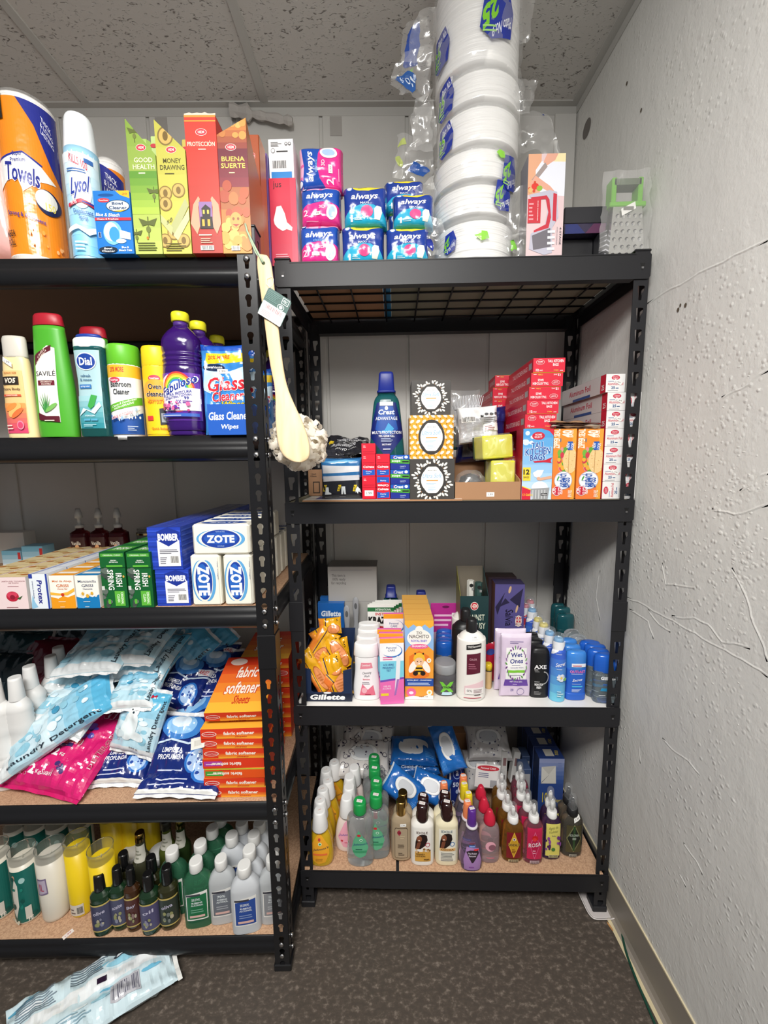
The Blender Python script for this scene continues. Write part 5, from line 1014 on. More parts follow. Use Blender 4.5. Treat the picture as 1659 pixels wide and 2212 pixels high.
tissue(889, 973, 821, .020, zz, '#45423f', 'dark grey tissue cube with white flourishes, topmost of the three', '#f1ede2')
# open brown carton with scourer and sponges
x, w, h = U.span(983, 1124, 1041, .012, z); t = thing('open_carton', 'low open brown cardboard tray holding sponges and a scourer', 'carton'); m = MB(); dd = .2
m.box(-w/2, w/2, 0, .003, 0, h, M_card); m.box(-w/2, w/2, dd-.003, dd, 0, h*2.4, M_card); m.box(-w/2+.0, -w/2+.003, .003, dd-.003, 0, h, M_card); m.prism([(.003, 0), (dd-.003, 0), (dd-.003, h*2.4), (.003, h*1.1)], w/2-.003, w/2, M_card, 'x'); m.box(-w/2+.003, w/2-.003, .003, dd-.003, 0, .003, M_card)
m.build('tray', t); m = MB(); deco(m, STK(.54, .3, .12, .25), fF(w, h)); m.build('price_sticker', t); put(t, U, x, .012, z); zt_ = z+.004
def sponge(px0, px1, py0, py1, d, zb, label, tilt=0, k=0):
    a, b_ = U.at(px0, py1, d)[0], U.at(px1, py1, d)[0]; w = b_-a; h = U.at(px0, py0, d)[1]-zb
    t = thing('sponge_pack', label, 'sponge', group='yellow sponges in clear film'); m = MB(); m.box(-w/2, w/2, 0, .06, 0, h, mt('#e3e03a', 'b'), .003); m.build('sponge', t); m = MB(); m.box(-w/2, w/2, .061, .068, 0.001, h-.001, mt('#3f5a3a', 'x')); m.build('scouring_pad', t)
    m = MB(); q = MB(); pillow(q, w*1.2, h*1.14, .085, mt('#ffffff', 'f'), px=5, q=.4, wr=.008, seed=k, N=16); m.add([(p[0], p[1]+.032, p[2]-h*.05) for p in q.v], q.f, mt('#ffffff', 'f'), True); m.build('film_wrap', t)
    t.location = U.pt((a+b_)/2, d, zb); t.rotation_euler = (0, tilt, U.t+.15*k-.1)
sponge(1060, 1113, 995, 1042, .045, zt_, 'yellow sponge in clear film, lower one in the cardboard tray', 0, 1)
sponge(1042, 1112, 940, 992, .040, U.at(1080, 995, .04)[1]+.006, 'larger yellow sponge tilted on the lower one in the tray', radians(-4), 2)
# steel wool
t = thing('steel_scourer', 'dark coiled steel scourer in a clear bag at the left of the tray', 'scourer'); cx, cz = U.at(1016, 1010, .06); m = MB(); rn = random.Random(4); pts = []
for i in range(900):
    a = i*.37; b_ = i*.0871; r = .034*(.75+.25*sin(i*.731)); v = Vector((cos(a)*cos(b_), sin(a)*cos(b_)*.7, sin(b_)*.85))*r; pts.append(v)
m.tube(pts, .0007, mt('#4b4a4c', 'm'), 4); m.build('wool', t); m = MB(); m.loft([(-.024, .012), (-.02, .026), (0, .032), (.02, .026), (.026, .01)], mt('#1a1a1c', 'x'), 16, 2, .7); m.build('dark_core', t)
m = MB(); prs = [(-.034+.072*i/14, .043*sqrt(max(.02, 1-((i-7)/7.6)**2))) for i in range(15)]; m.loft(prs, mt('#ffffff', 'f'), 24, 2, .75); m.v = [(a+noise.noise(Vector((a, b_, c_))*70)*.006, b_+noise.noise(Vector((b_, a, c_))*70)*.006, c_) for a, b_, c_ in m.v]; m.build('clear_bag', t)
t.location = U.pt(cx, .062, zt_+.036)
# plastic cutlery bags behind
film_items = R(0, 0, 1, 1, '#e9e9ea')+sum([R(.02, .02+i*.033, .62, .034+i*.033, '#a9a9ad') for i in range(20)], [])+BC(.06, .55, .42, .72)+L(.62, .5, .98, .7, 4, '#77777c')+R(.64, .3, .98, .5, '#f3f2f0')+L(.66, .32, .9, .46, 3, '#a86a70')+R(.55, .68, .62, .74, '#1d1d20')+E(.70, .76, .05, .03, '#55565a')+E(.83, .76, .05, .03, '#55565a')+E(.94, .76, .04, .03, '#55565a')
a, zz1 = U.at(1034, 957, .085); m = MB(); pillow(m, U.at(1086, 957, .085)[0]-U.at(997, 957, .085)[0], U.at(1034, 873, .085)[1]-zz1, .03, mt('#e6e6e7', 'g'), px=5, q=.5, wr=.006, seed=21, N=22, items=film_items); o = m.build('cutlery_bag'); tag(o, 'striped white bag of plastic cutlery with a barcode, above the sponges', 'cutlery bag'); o.location = U.pt(U.at(1040, 940, .085)[0], .12, zz1); o.rotation_euler = (radians(-6), radians(-3), U.t)
a0, zb0 = U.at(1040, 960, .20); m = MB(); pillow(m, .15, .17, .07, mt('#1d2466', 'g'), px=5, q=.5, wr=.006, seed=22, N=20, items=R(.1, .1, .5, .7, '#5a5a62')+R(0, .72, 1, .9, '#1d2466')+R(.55, .6, .75, 1, '#9d9da6')); o = m.build('cutlery_bag'); tag(o, 'dark blue topped cutlery bag in clear film, leaning at the back', 'cutlery bag'); put(o, U, U.at(1038, 900, .2)[0], .20, U.at(1030, 1000, .2)[1])
t = thing('plastic_fork_bag', 'clear bag of white plastic forks beside the dark tissue cube', 'fork bag')
for i in range(9):
    m = MB(); a = .012*i-.045+.0; r0 = radians(-28+7*i); m.box(-.0035, .0035, 0, .002, -.07, .035, mt('#c9c9cc', 't'), .0005)
    for k in range(4): m.box(-.0095+.0055*k, -.0075+.0055*k, 0, .0018, .035, .065, mt('#c9c9cc', 't'))
    m.box(-.0095, .0092, 0, .002, .028, .037, mt('#c9c9cc', 't')); o = m.build('plastic_fork', t); o.location = (a*.5, -.004*i, 0); o.rotation_euler = (0, r0*.45, 0)
m = MB(); pillow(m, .09, .17, .05, mt('#ffffff', 'f'), px=4, q=.5, wr=.01, seed=8, N=16); o = m.build('clear_bag', t); o.location = (0, .0, -.085)
m = MB(); m.box(-.03, .05, .03, .05, -.09, -.02, mt('#2a5a50', 'x'), .003); m.build('green_card', t)
p_ = U.at(1003, 905, .17); t.location = U.pt(p_[0], .17, p_[1])
# kitchen bag boxes
tk = R(0, 0, 1, 1, '#d2203a')+R(0, 0, 1, .012, '#efc02c')+E(.22, .72, .13, .18, '#ecd3d3')+E(.22, .72, .12, .16, '#c41f38')+T('HOME', .22, .76, .16, .07, '#f6e8e8')+T('SELECT', .22, .66, .14, .05, '#f6e8e8')+T('TALL KITCHEN\nBAGS', .7, .66, .5, .44, '#f6eeee', bold=.02)+T('12', .13, .17, .09, .17, '#f6eeee', bold=.04)+T('BAGS', .25, .14, .1, .09, '#f6eeee')+T('13 Gallon', .72, .15, .15, .09, '#efd05a')+L(.84, .1, .95, .18, 1, '#f6eeee')
tkr = halfp(tk, lambda u, v: 1); tki = [([[(1-a, 1-b_) for a, b_ in p] for p in ps], c_) for ps, c_ in tk]
tkl = R(0, 0, 1, 1, '#bf1c34')+T('TALL KITCHEN BAGS', .5, .5, .6, .35, '#e8c9cc')+R(.85, .3, .96, .75, '#9a9a9e')
f13 = G(0, 0, 1, 1, '#cfe3f4', '#4d9ad6', 8)+SP(.0, .75, .5, .95, 7, .06, .12, ['#e4f0f9', '#d3e6f5'], 4, .4)+P([(.6, 1), (1, 1), (1, .9), (.85, .97)], '#d2203a')+P([(.7, 1), (1, 1), (1, .93)], '#d2203a')+E(.5, .9, .21, .055, '#c41f38')+T('HOME\nSELECT', .5, .9, .26, .06, '#f6e8e8')
f13 += T('TALL', .5, .77, .45, .085, '#1f4f9e', 4, bold=.05, o='#ffffff')+T('KITCHEN', .5, .685, .84, .095, '#1f4f9e', 4, bold=.05, o='#ffffff')+T('BAGS', .5, .60, .52, .085, '#1f4f9e', 4, bold=.05, o='#ffffff')+P([(.35, .545), (.75, .56), (.98, .6), (.93, .55), (.97, .52), (.7, .53), (.4, .525)], '#c41f38')+R(.02, .27, .28, .46, '#efcf3a')+T('12', .14, .395, .2, .075, '#1d1d20', bold=.04)+T('BAGS', .14, .32, .18, .03, '#1d1d20')
f13 += P([(.4, .33), (.35, .38), (.5, .42), (.72, .42), (.65, .35), (.55, .3)], '#e4e9f0')+P([(.5, .3), (.98, .34), (1, .3), (.6, .27)], '#dba98c')+E(.55, .3, .06, .025, '#dba98c')+E(.6, .16, .28, .1, '#e9eef3')+P([(0, .2), (.3, .15), (.3, 0), (0, 0)], '#d2203a')+P([(0, .2), (.3, .15), (.3, .135), (0, .185)], '#efcf3a')+P([(.3, .155), (.93, .17), (.88, .0), (.36, .0)], '#9a9c9e')+sum([R(.36+.1*i, .01, .39+.1*i, .14, '#c9cbcc') for i in range(5)], [])+R(.64, .055, .86, .09, '#1d1d20')+T('White', .75, .072, .18, .02, '#f3f3f3')+T('13 Gallon', .2, .07, .34, .035, '#efcf3a')
x, w, h = U.span(1126, 1190, 926, .010, z); o = carton('bag_box', w, h, .058, '#7fb6e0', front=f13, left=R(0, 0, 1, 1, '#a81c30'), top=tk[:1]); tag(o, 'upright tall kitchen bag carton with a blue sky front, beside the sandwich bags', 'bin bag box'); put(o, U, x, .010, z)
# rows of the same boxes lying end-on, stacked behind and above
zz = z+h+.001; xx_, w, _ = U.span(1122, 1188, 926, .012, z)
for i, (py, inv) in enumerate(((894, 0), (864, 0), (835, 1), (805, 1), (773, 0))):
    zt2 = U.at(1150, py, .012)[1]; hh = zt2-zz-.001; ox = (U.at((1106+1190)/2+[0, 2, 8, 12, 15][i], 850, .012)[0]-U.at(1148, 850, .012)[0]); ww = U.at(1190, 860, .012)[0]-U.at(1122, 860, .012)[0]
    o = carton('bag_box', ww, hh, .22, '#d2203a', front=tki if inv else tk, left=tkl, top=R(0, 0, 1, 1, '#b81c32')); tag(o, 'red tall kitchen bag carton lying end-on, %s above the blue-fronted one' % ORD[i].replace('front', 'first'), 'bin bag box', 'red kitchen bag cartons'); put(o, U, xx_+.004*i+.008, .012, zz); zz = zt2
for i in range(9):
    zb_ = z+.0365*i; o = carton('bag_box', .078, .036, .2, '#c81e36', front=tki if i % 3 else tk, left=tkl); tag(o, 'red kitchen bag carton in the rear left stack, %s from the bottom' % ORD[i].replace('front', 'first'), 'bin bag box', 'red kitchen bag cartons'); put(o, U, xx_-.022, .07+.075 if i > 99 else .245, zb_)
o = carton('bag_box', .075, .036, .1, '#d2203a', front=tki, left=tkl); tag(o, 'red kitchen bag carton, topmost and set back on the rear stack', 'bin bag box'); put(o, U, xx_-.016, .25, z+.0366*9+.001, -.03)
# sandwich bags
sw = G(0, 0, 1, 1, '#ee7a35', '#e58a2a', 5)+R(.82, 0, 1, 1, '#e8a03c')+TR('ZIPPER SEAL', .13, .86, .27, .1, '#f6eedd', .36, 90, bold=.03)+TR('40', .58, .93, .1, .16, '#f6eedd', .36, 90, bold=.04)+TR('BAGS', .76, .93, .1, .06, '#f6eedd', .36, 90)
sw += E(.62, .56, .42, .19, '#5fa03a')+SP(.2, .42, .5, .72, 12, .06, .11, ['#c8354a', '#e0a83a', '#d98a8a', '#6fae3f'], 6, .5)+E(.76, .55, .32, .18, '#e8c48a')+SP(.55, .42, .98, .68, 22, .012, .02, ['#c99a58', '#f3dcae'], 8, .5)+R(.68, .38, .70, .72, '#b88a50')+P([(.62, .7), (.84, .7), (.84, .82), (.62, .82)], '#2458b0')+TR('NEW\nLOOK', .73, .76, .09, .12, '#f4f6fa', .36, 80)+E(.3, .84, .02, .03, '#2c6a9c')
sw += E(.48, .27, .40, .13, '#b8b6c4')+E(.48, .27, .37, .12, '#f1f1f4')+TR('Sandwich', .42, .27, .2, .15, '#1f4fa0', .36, 90, bold=.03)+TR('BAGS', .62, .24, .14, .12, '#1f4fa0', .36, 90, bold=.03)+E(.25, .3, .06, .02, '#3f9a3a', rot=30)+E(.22, .12, .2, .07, '#ecd3d3')+E(.22, .12, .18, .062, '#c41f38')+TR('HOME\nSELECT', .22, .12, .1, .18, '#f6e8e8', .36, 90)+TR('BPA FREE', .8, .08, .1, .06, '#f6eedd', .36, 90)
for i, (l, r) in enumerate(((1191, 1239), (1243, 1296))):
    x, w, h = U.span(l, r, 926, .012, z); o = carton('sandwich_bag_box', w, h, .07, '#e8862e', front=sw); tag(o, ('orange sandwich bag carton with a sandwich picture, left one of two', 'orange sandwich bag carton with a sandwich picture, right one of two')[i], 'sandwich bag box', 'orange sandwich bag cartons'); put(o, U, x, .012, z); hsw = h
m = MB(); 
for k, (a, c_, e) in enumerate(((0, '#c9bfae', .0), (.006, '#5a3a34', .003), (.012, '#b8906a', -.002))):
    t = MB(); pillow(t, .135, .1, .006, mt(c_, 'g'), px=3, q=.5, wr=.004, seed=40+k, N=14); 
    t.v = [(p[0], p[2], -p[1]) for p in t.v]; o = t.build('flat_packet'); tag(o, 'flat brown packet lying across the sandwich bag cartons, %s of three' % ('bottom', 'middle', 'top')[k], 'flat packet'); o.location = U.pt(U.lx(1240, .02, z+hsw)+e, .0+.004*k, z+hsw+.007+a*.75); o.rotation_euler = (radians(1), radians(1.5)*k*.4, U.t+.04*k)
# foil boxes
ff_ = R(0, 0, 1, 1, '#e9e7e6')+E(.5, .8, .22, .13, '#c8304a')+T('Home\nSelect', .5, .8, .28, .14, '#f3e4e4')+T('Aluminum Foil', .5, .46, .82, .15, '#c83a4c', bold=.01)+T('25', .38, .25, .2, .15, '#2f5a8c', bold=.03)+L(.52, .2, .7, .3, 1, '#2f5a8c')+L(.1, .07, .9, .12, 1, '#8a8a90')+L(.1, .59, .5, .65, 1, '#7a8ab0')
ffs = ff_+STK(.62, .55, .45, .16, -30)
ffr = [([[(1-b_, a) for a, b_ in p] for p in ps], c_) for ps, c_ in ff_]
fl = R(0, 0, 1, 1, '#c9c7c6')+R(.9, 0, 1, 1, '#c8203a')+T('Aluminum Foil', .45, .55, .5, .35, '#b8304a', bold=.02)+T('25', .95, .3, .05, .3, '#f3f3f3')+R(.3, 0, .7, .16, '#2f4f8c')
cols = [(1299, 1340, [1080-2, 1041, 1005, 968, 932, 895, 862, 828], ), (1345, 1375, [1078, 1041, 1005, 968, 932, 898, 866], )]
for ci, (l, r, ys) in enumerate(cols):
    xx_, w, _ = U.span(l, r, 1041, .012, z); w = .049 if ci == 0 else .036; xx_ = U.lx(1299, .012, z)+.0245 if ci == 0 else U.lx(1299, .012, z)+.0505+.018; hb = .0455
    n = 7 if ci == 0 else 6
    for i in range(n):
        dx = 0
        if ci == 0 and i == 6: dx = -.006
        o = carton('foil_box', w-.0016, hb-.0006, .27, '#e2e0df', front=(ffr if i in (0,) else (ffs if i in (1, 4, 5, 6) else ff_)) if ci == 0 else (ffr if i % 2 else ff_), left=fl, right=fl, top=R(0, 0, 1, 1, '#dddbd9')+R(0, .0, 1, .05, ('#c8203a', '#e0b83a')[i % 2])); tag(o, 'white aluminium foil carton, %s from the bottom in the %s' % (ORD[i].replace('front', 'first'), ('column beside the sandwich bags', 'column behind the post')[ci]), 'foil box', 'white foil cartons'); put(o, U, xx_+dx, .012, z+i*hb)

# ================================================================== loofah brush hanging on the left unit post
t = thing('back_brush', 'long pale wooden bath brush with a cream loofah, hanging from the left post', 'bath brush')
def BP_(px, py, d): a, b_ = UB.at(px, py, d); return UB.pt(a, d, b_)
D_ = -.035
cl = [(568, 552, 10), (570, 562, 14), (572, 580, 16), (577, 620, 16), (583, 670, 15), (590, 730, 14.5), (598, 790, 14), (606, 830, 14), (613, 860, 18), (620, 890, 25), (627, 920, 31), (633, 950, 34), (637, 975, 32), (640, 990, 24), (642, 998, 10)]
m = MB(); sec = []
for px, py, hw in sm(cl, 3):
    yy = D_+ (0 if py < 820 else -.02*sin((py-820)/178*pi/2)); c0 = BP_(px, py, yy); c1 = BP_(px+hw, py+hw*.12, yy); sec.append((c0, (c1-c0).length))
ns = 20; vs = []
for i, (c0, r) in enumerate(sec):
    for k in range(ns): a = 2*pi*k/ns; vs.append(c0+Vector((cos(a)*r, math.copysign(abs(sin(a))**.6, sin(a))*.0055*min(1, r/.008), -cos(a)*r*.12)))
fs = [(i*ns+k, i*ns+(k+1) % ns, (i+1)*ns+(k+1) % ns, (i+1)*ns+k) for i in range(len(sec)-1) for k in range(ns)]+[tuple(range(ns)), tuple(range((len(sec)-1)*ns, len(sec)*ns))]
def woodmat(n, b_, co): n.links.new(ramp(n, tex(n, 'ShaderNodeTexNoise', stretch(n, co, 30, 30, 2.5), 3, Detail=3).outputs[0], [(.3, '#dcbf93'), (.7, '#ecd4ac')]), b_.inputs['Base Color'])
m.add(vs, fs, proc('pale_wood', '#e5cba0', .5, woodmat), True); m.build('wooden_handle', t)
hc_ = BP_(569, 568, D_-.006); m = MB(); m.add([hc_+Vector((cos(k*pi/6)*.0035, 0, sin(k*pi/6)*.0035)) for k in range(12)], [tuple(range(12))], mt('#4f5a44', 'x')); m.build('hole', t)
lc = BP_(645, 955, D_+.028); m = MB(); rn = random.Random(2)
mesh_m = mt('#fffaf0', 'l')
for i in range(130):
    a = rn.uniform(0, 2*pi); b_ = rn.uniform(-.9, 1.2); dr = Vector((cos(a)*cos(b_), -sin(b_)*.55+.1, sin(a)*cos(b_))); r0 = .050*rn.uniform(.75, 1.08)
    c0 = lc+dr*r0; n_ = dr.normalized(); t1 = n_.orthogonal().normalized(); t1 = Matrix.Rotation(rn.uniform(0, 6.28), 3, n_) @ t1; t2 = n_.cross(t1); R1, R2 = rn.uniform(.011, .019), rn.uniform(.005, .009); vs = []; K, J = 14, 5
    for k in range(K):
        th = 2*pi*k/K*.85
        for j in range(J):
            q = (j/(J-1)-.5)*2; rr = R1*(1+.12*sin(k*2.1+i)); wv = .0022*sin(k*1.9+i)
            vs.append(c0+(t1*cos(th)+n_*sin(th)*.9)*rr*(1-.12*q*q)+t2*(q*R2+wv)+n_*.003*abs(q))
    m.add(vs, [(k*J+j, (k+1)*J+j, (k+1)*J+j+1, k*J+j+1) for k in range(K-1) for j in range(J-1)], mesh_m, True)
m.build('loofah', t)
q = MB(); n1, n2 = 16, 10
q.loft([(lc.z-.036+.072*i/n2, .040*sqrt(max(.05, 1-((i-5)/5.2)**2)), .026*sqrt(max(.05, 1-((i-5)/5.2)**2))) for i in range(n2+1)], mt('#e9e2d2', 'l'), 20, cx=lc.x, cy=lc.y); q.build('loofah_core', t)
# tag and cords
pts = [BP_(a, b_, D_-.008) for a, b_ in ((581, 620), (631, 652), (600, 704), (556, 676))]
ctr = sum(pts, Vector())/4; m = MB(); U1 = pts[1]-pts[0]; V1 = pts[3]-pts[0]
def tf(u, v, o): return pts[0]+U1*u+V1*(1-v)+Vector((0, -.001-o, 0))
m.add([tf(u, v, 0) for u, v in ((.06, 0), (.94, 0), (1, .06), (1, .94), (.94, 1), (.06, 1), (0, .94), (0, .06))]+[tf(u, v, -.0008) for u, v in ((.06, 0), (.94, 0), (1, .06), (1, .94), (.94, 1), (.06, 1), (0, .94), (0, .06))], [tuple(range(8)), tuple(range(15, 7, -1))]+[(i, (i+1) % 8, (i+1) % 8+8, i+8) for i in range(8)], mt('#1f5048'))
deco(m, R(.02, 0, .98, .52, '#f3f1ee')+BC(.12, .3, .88, .48, '#f3f1ee', '#a87a7c')+L(.1, .06, .7, .26, 4, '#b99a9c')+L(.06, .62, .6, .95, 6, '#4f7a72')+R(.66, .74, .94, .96, '#dfe8e4')+R(.68, .76, .92, .94, '#1f5048')+T('FSC', .8, .85, .16, .1, '#dfe8e4')+E(.72, .6, .14, .1, '#dfe8e4')+E(.72, .6, .12, .085, '#1f5048')+E(.72, .6, .07, .06, '#dfe8e4'), tf, base=.0003)
m.build('product_tag', t)
m = MB(); m.tube([BP_(583, 623, D_-.009), BP_(590, 612, D_-.012), BP_(591, 604, D_-.01), BP_(588, 598, D_-.005), BP_(576, 600, D_-.009), BP_(575, 612, D_-.009), BP_(583, 622, D_-.010)], .0005, mt('#efece6'), 6); m.build('tag_string', t)
m = MB(); m.tube([BP_(530, 484, -.004), BP_(534, 500, -.01), BP_(546, 525, D_+.015), BP_(558, 548, D_-.004), BP_(568, 567, D_-.0075)], .0022, mt('#a9bda0'), 8); m.tube([BP_(529, 484, -.004), BP_(538, 512, -.012), BP_(552, 545, D_+.004), BP_(567, 568, D_-.007)], .0016, mt('#b6c8ae'), 8); m.build('hanging_cord', t)
# ================================================================== right unit, third level
def bl(U, l, r, base, top, z, ry=1.):
    cx = (l+r)/2; lx, ly = U.onz(cx, base, z); Rr = (U.at(r, base-8, ly)[0]-U.at(l, base-8, ly)[0])/2
    for _ in range(3):
        dc = ly+Rr*ry; p = U.pt(lx, dc, z); k = (U.at(r, base-10, dc)[0]-U.at(l, base-10, dc)[0])/2; Rr = k/sqrt(1+(ry*p.x/p.y)**2)
    q = proj(U.pt(lx, dc, z)); zt = U.at(q[0], top, dc)[1]
    for _ in range(3): q = proj(U.pt(lx, dc, zt)); zt = U.at(q[0], top, dc)[1]
    return lx, dc, zt-z, Rr
def rowput(src, U, z, H, tops, labels, group=None, rz=0):
    for (px, py), lb in zip(tops, labels):
        lx, ly = U.onz(px, py, z+H); put(dup(src, (0, 0, 0), label=lb, group=group), U, lx, ly, z, rz)
def cbx(U, name, label, cat, l, r, base, topy, z, dep, c, dr=0, group=None, **kw):
    """carton whose front foot is at pixel row base"""
    lx, ly = U.onz((l+r)/2, base, z); w = U.at(r, base, ly)[0]-U.at(l, base, ly)[0]; h = U.at(proj(U.pt(lx, ly, z+.1))[0], topy, ly)[1]-z
    o = carton(name, w, h, dep, c, **kw); tag(o, label, cat, group); put(o, U, lx, ly, z, dr); return o, lx, ly, w, h
U = UA; z = RZ[2]
# razor display tray
lx, ly = U.onz(708, 1515, z); w = U.at(762, 1510, ly)[0]-U.at(657, 1510, ly)[0]; h = U.at(708, 1446, ly)[1]-z; dp = .13
t = thing('razor_display_tray', 'dark blue Gillette card display tray full of yellow razor packs'.replace('Gillette ', ''), 'display tray'); m = MB()
a = w/2; m.prism([(-a, 0), (a, 0), (a, h*1.02), (a-w*.17, h*.95), (a-w*.17, h*.33), (a-w*.22, h*.28), (-a+w*.22, h*.28), (-a+w*.17, h*.33), (-a+w*.17, h*1.0), (-a, h*1.05)], 0, .002, mt('#22304e'))
for sx in (-1, 1): m.prism([(.002, 0), (dp, 0), (dp, h*1.7), (.002, h)], sx*a-(.0015 if sx > 0 else 0), sx*a+(0 if sx > 0 else .0015), mt('#22304e'), 'x')
m.box(-a+.0015, a-.0015, dp-.0015, dp, 0, h*1.7, mt('#22304e')); m.box(-a+.0015, a-.0015, .002, dp-.0015, 0, .0015, mt('#22304e'))
deco(m, R(.0, 0, 1, .25, '#1d2438')+T('Gillette', .5, .135, .72, .17, '#f3f3f3', bold=.05, sh=.15)+E(.5, .27, .08, .03, '#f3f3f3'), fF(w, h)); m.build('tray', t); put(t, U, lx, ly, z); TX, TY = lx, ly
it = R(0, 0, 1, 1, '#e0a418')+G(0, 0, .25, 1, '#d9702c', '#e08a30', 3)+P([(.27, 0), (.31, 0), (.37, 1), (.33, 1)], '#3a2440')+E(.68, .32, .28, .3, '#b5652c')+E(.68, .32, .25, .27, '#e2905a')+L(.5, .2, .88, .46, 4, '#c8743c')+T('5', .86, .86, .08, .12, '#2b2416')
for i, (px, py, d, w_, h_, tl, rl, yw, lb) in enumerate(((737, 1430, .085, .065, .15, 10, -12, -.2, 'yellow razor pack upright at the rear right of the tray'), (716, 1400, .07, .07, .15, 20, -32, .1, 'yellow razor pack slanting in the middle of the tray'),
        (690, 1402, .065, .07, .13, 15, 35, .2, 'yellow razor pack at the rear left of the tray'), (700, 1437, .045, .075, .12, 35, -50, 0, 'yellow razor pack lying across the middle of the tray'), (722, 1462, .03, .075, .13, 15, -20, .1, 'yellow razor pack at the front, orange window showing'), (680, 1450, .022, .045, .14, 10, -30, .1, 'narrow yellow razor pack hanging over the front left corner'), (713, 1352, .09, .07, .05, 15, -5, 0, 'topmost yellow razor pack with clear film above it'))):
    a, zc = U.at(px, py, ly+d); m = MB(); pillow(m, w_, h_, .022, mt('#dfa51c', 'g'), px=4, q=.5, wr=.005, seed=50+i, N=18, items=it, back=R(0, 0, 1, 1, '#c98f1a')); m.v = [(p[0], p[1], p[2]-h_/2) for p in m.v]
    o = m.build('razor_pack'); tag(o, lb, 'razor pack', 'yellow razor packs'); o.rotation_euler = (Matrix.Rotation(U.t+yw, 3, 'Z') @ Matrix.Rotation(-radians(tl), 3, 'X') @ Matrix.Rotation(radians(rl), 3, 'Y')).to_euler(); o.location = U.pt(a, ly+d, max(zc, z+.045))
# big grey carton, blue boxes, brushes
o, lx, ly, w, h = cbx(U, 'grey_carton', 'large pale grey carton printed with small recycling text, at the back left', 'carton', 713, 816, 1418, 1224, z, .09, '#a9a6a2', front=T('This item is\n100% ready\nfor recycling', .22, .86, .3, .12, '#6a6866')+R(.06, .96, .9, .963, '#77757a')+R(.06, .62, .95, .623, '#88868a')+L(.06, .5, .35, .58, 3, '#88868a'), top=R(0, 0, 1, 1, '#6f6a66'))
for i, (l, r, b_, tp_) in enumerate(((690, 746, 1425, 1303), (695, 757, 1410, 1291))):
    cbx(U, 'razor_box', ('front one of two blue razor boxes behind the yellow packs', 'rear one of two blue razor boxes, beside the grey carton')[i], 'razor box', l, r, b_, tp_, z, .022, '#1f62b0', front=T('Gillette', .5, .82, .75, .1, '#e9f0f8', bold=.04, sh=.15)+T('Razors', .5, .7, .45, .06, '#c9dcf0'), top=R(0, 0, 1, 1, '#2a6fbe'))
for i, (px, b_, tp_) in enumerate(((752, 1440, 1308), (771, 1428, 1290), (786, 1410, 1268))):
    lx, ly = U.onz(px, b_, z); H = U.at(px, tp_, ly)[1]-z; t = thing('hair_brush', ('grey hair brush standing on its bristles, left of three', 'grey hair brush standing upright, middle of three', 'grey hair brush standing upright, tallest of three')[i], 'hair brush', group='grey hair brushes'); m = MB()
    m.loft(sm([(0, .012), (H*.3, .016), (H*.5, .010), (H*.62, .007), (H*.8, .010), (H*.95, .010), (H, .004)]), mt('#9a9b9e', 't'), 16, 2, .45); m.build('handle', t); m = MB(); m.loft([(H*.02, .010), (H*.3, .011)], mt('#c9bf9e', 'x'), 14, 2, .8, cy=-.012); m.build('bristle_pad', t); m = MB(); m.add([(.005*cos(k*pi/7), -.0048, H*.87+.011*sin(k*pi/7)) for k in range(14)], [tuple(range(14))], mt('#5a5b5e')); m.build('hang_hole', t); put(t, U, lx, ly, z)
# wash bottles
lx, dc, H, Rr = bl(U, 763, 821, 1513, 1387, z, .5)
lab = P([(-.5, .1), (.65, .1), (.45, .35), (.5, .55), (.35, .68), (-.35, .68), (-.45, .5), (-.4, .3)], '#f4eef0')+P([(-.45, .56), (.48, .58), (.38, .68), (-.35, .68)], '#e58a9a')+T('Lemisol', 0, .635, .6, .04, '#f4f0f0')+P([(-.5, .1), (.65, .1), (.5, .28), (.1, .2), (-.3, .3)], '#e5758c')+T('Cleansing\nWash', .05, .47, .65, .1, '#4a4a52', 3, bold=0, sh=.3)+T('feminine', 0, .385, .5, .03, '#d9607a')+L(-.3, .3, .4, .35, 2, '#77707a')+E(-.15, .19, .2, .05, '#f0b3be')+L(-.1, .11, .5, .14, 1, '#a8304a')
wb = bt('wash_bottle', 'white intimate wash bottle with a pink label, front of its row', 'wash bottle', H, Rr, [(0, .88), (.02, .97), (.2, 1), (.5, .86), (.7, .86), (.77, .84)], '#f0eeee', '', .5, 2.5, [('wide_cap', [(.765, .9), (.78, .93), (.98, .86), (1, .8)], '#f3f2f1', '', .5)], lab, group='white intimate wash bottles'); put(wb, U, lx, dc, z)
rowput(wb, U, z, H, ((795, 1372), (796, 1357), (797, 1345)), ('white intimate wash bottle, second in its row', 'white intimate wash bottle, third in its row', 'white intimate wash bottle, rearmost in its row'))
# card glue packs
kz = R(0, 0, 1, 1, '#e9e8e2')+R(0, .89, 1, .955, '#1f6a3a')+T('INTERNATIONAL', .6, .922, .6, .035, '#e9f0e6')+T('INSTANT', .62, .85, .65, .045, '#c8303a', bold=.03)+E(.4, .6, .4, .06, '#c8303a')+T('KRAZY', .45, .755, .84, .11, '#1d1d1d', bold=.06)+P([(0, .0), (1, 0), (1, .14), (.6, .22), (0, .12)], '#c8303a')+R(0, 0, 1, .06, '#1f6a3a')
for i in range(5):
    l = (796, 800, 806, 812, 828)[i]; cbx(U, 'glue_card', 'Krazy glue'.replace('Krazy', 'white, green and red')+' card, %s of the leaning group' % ORD[i], 'glue card', l, l+56, 1440-6*i, (1306, 1303, 1300, 1297, 1296)[i], z, .003, '#e9e8e2', front=kz, group='glue cards')
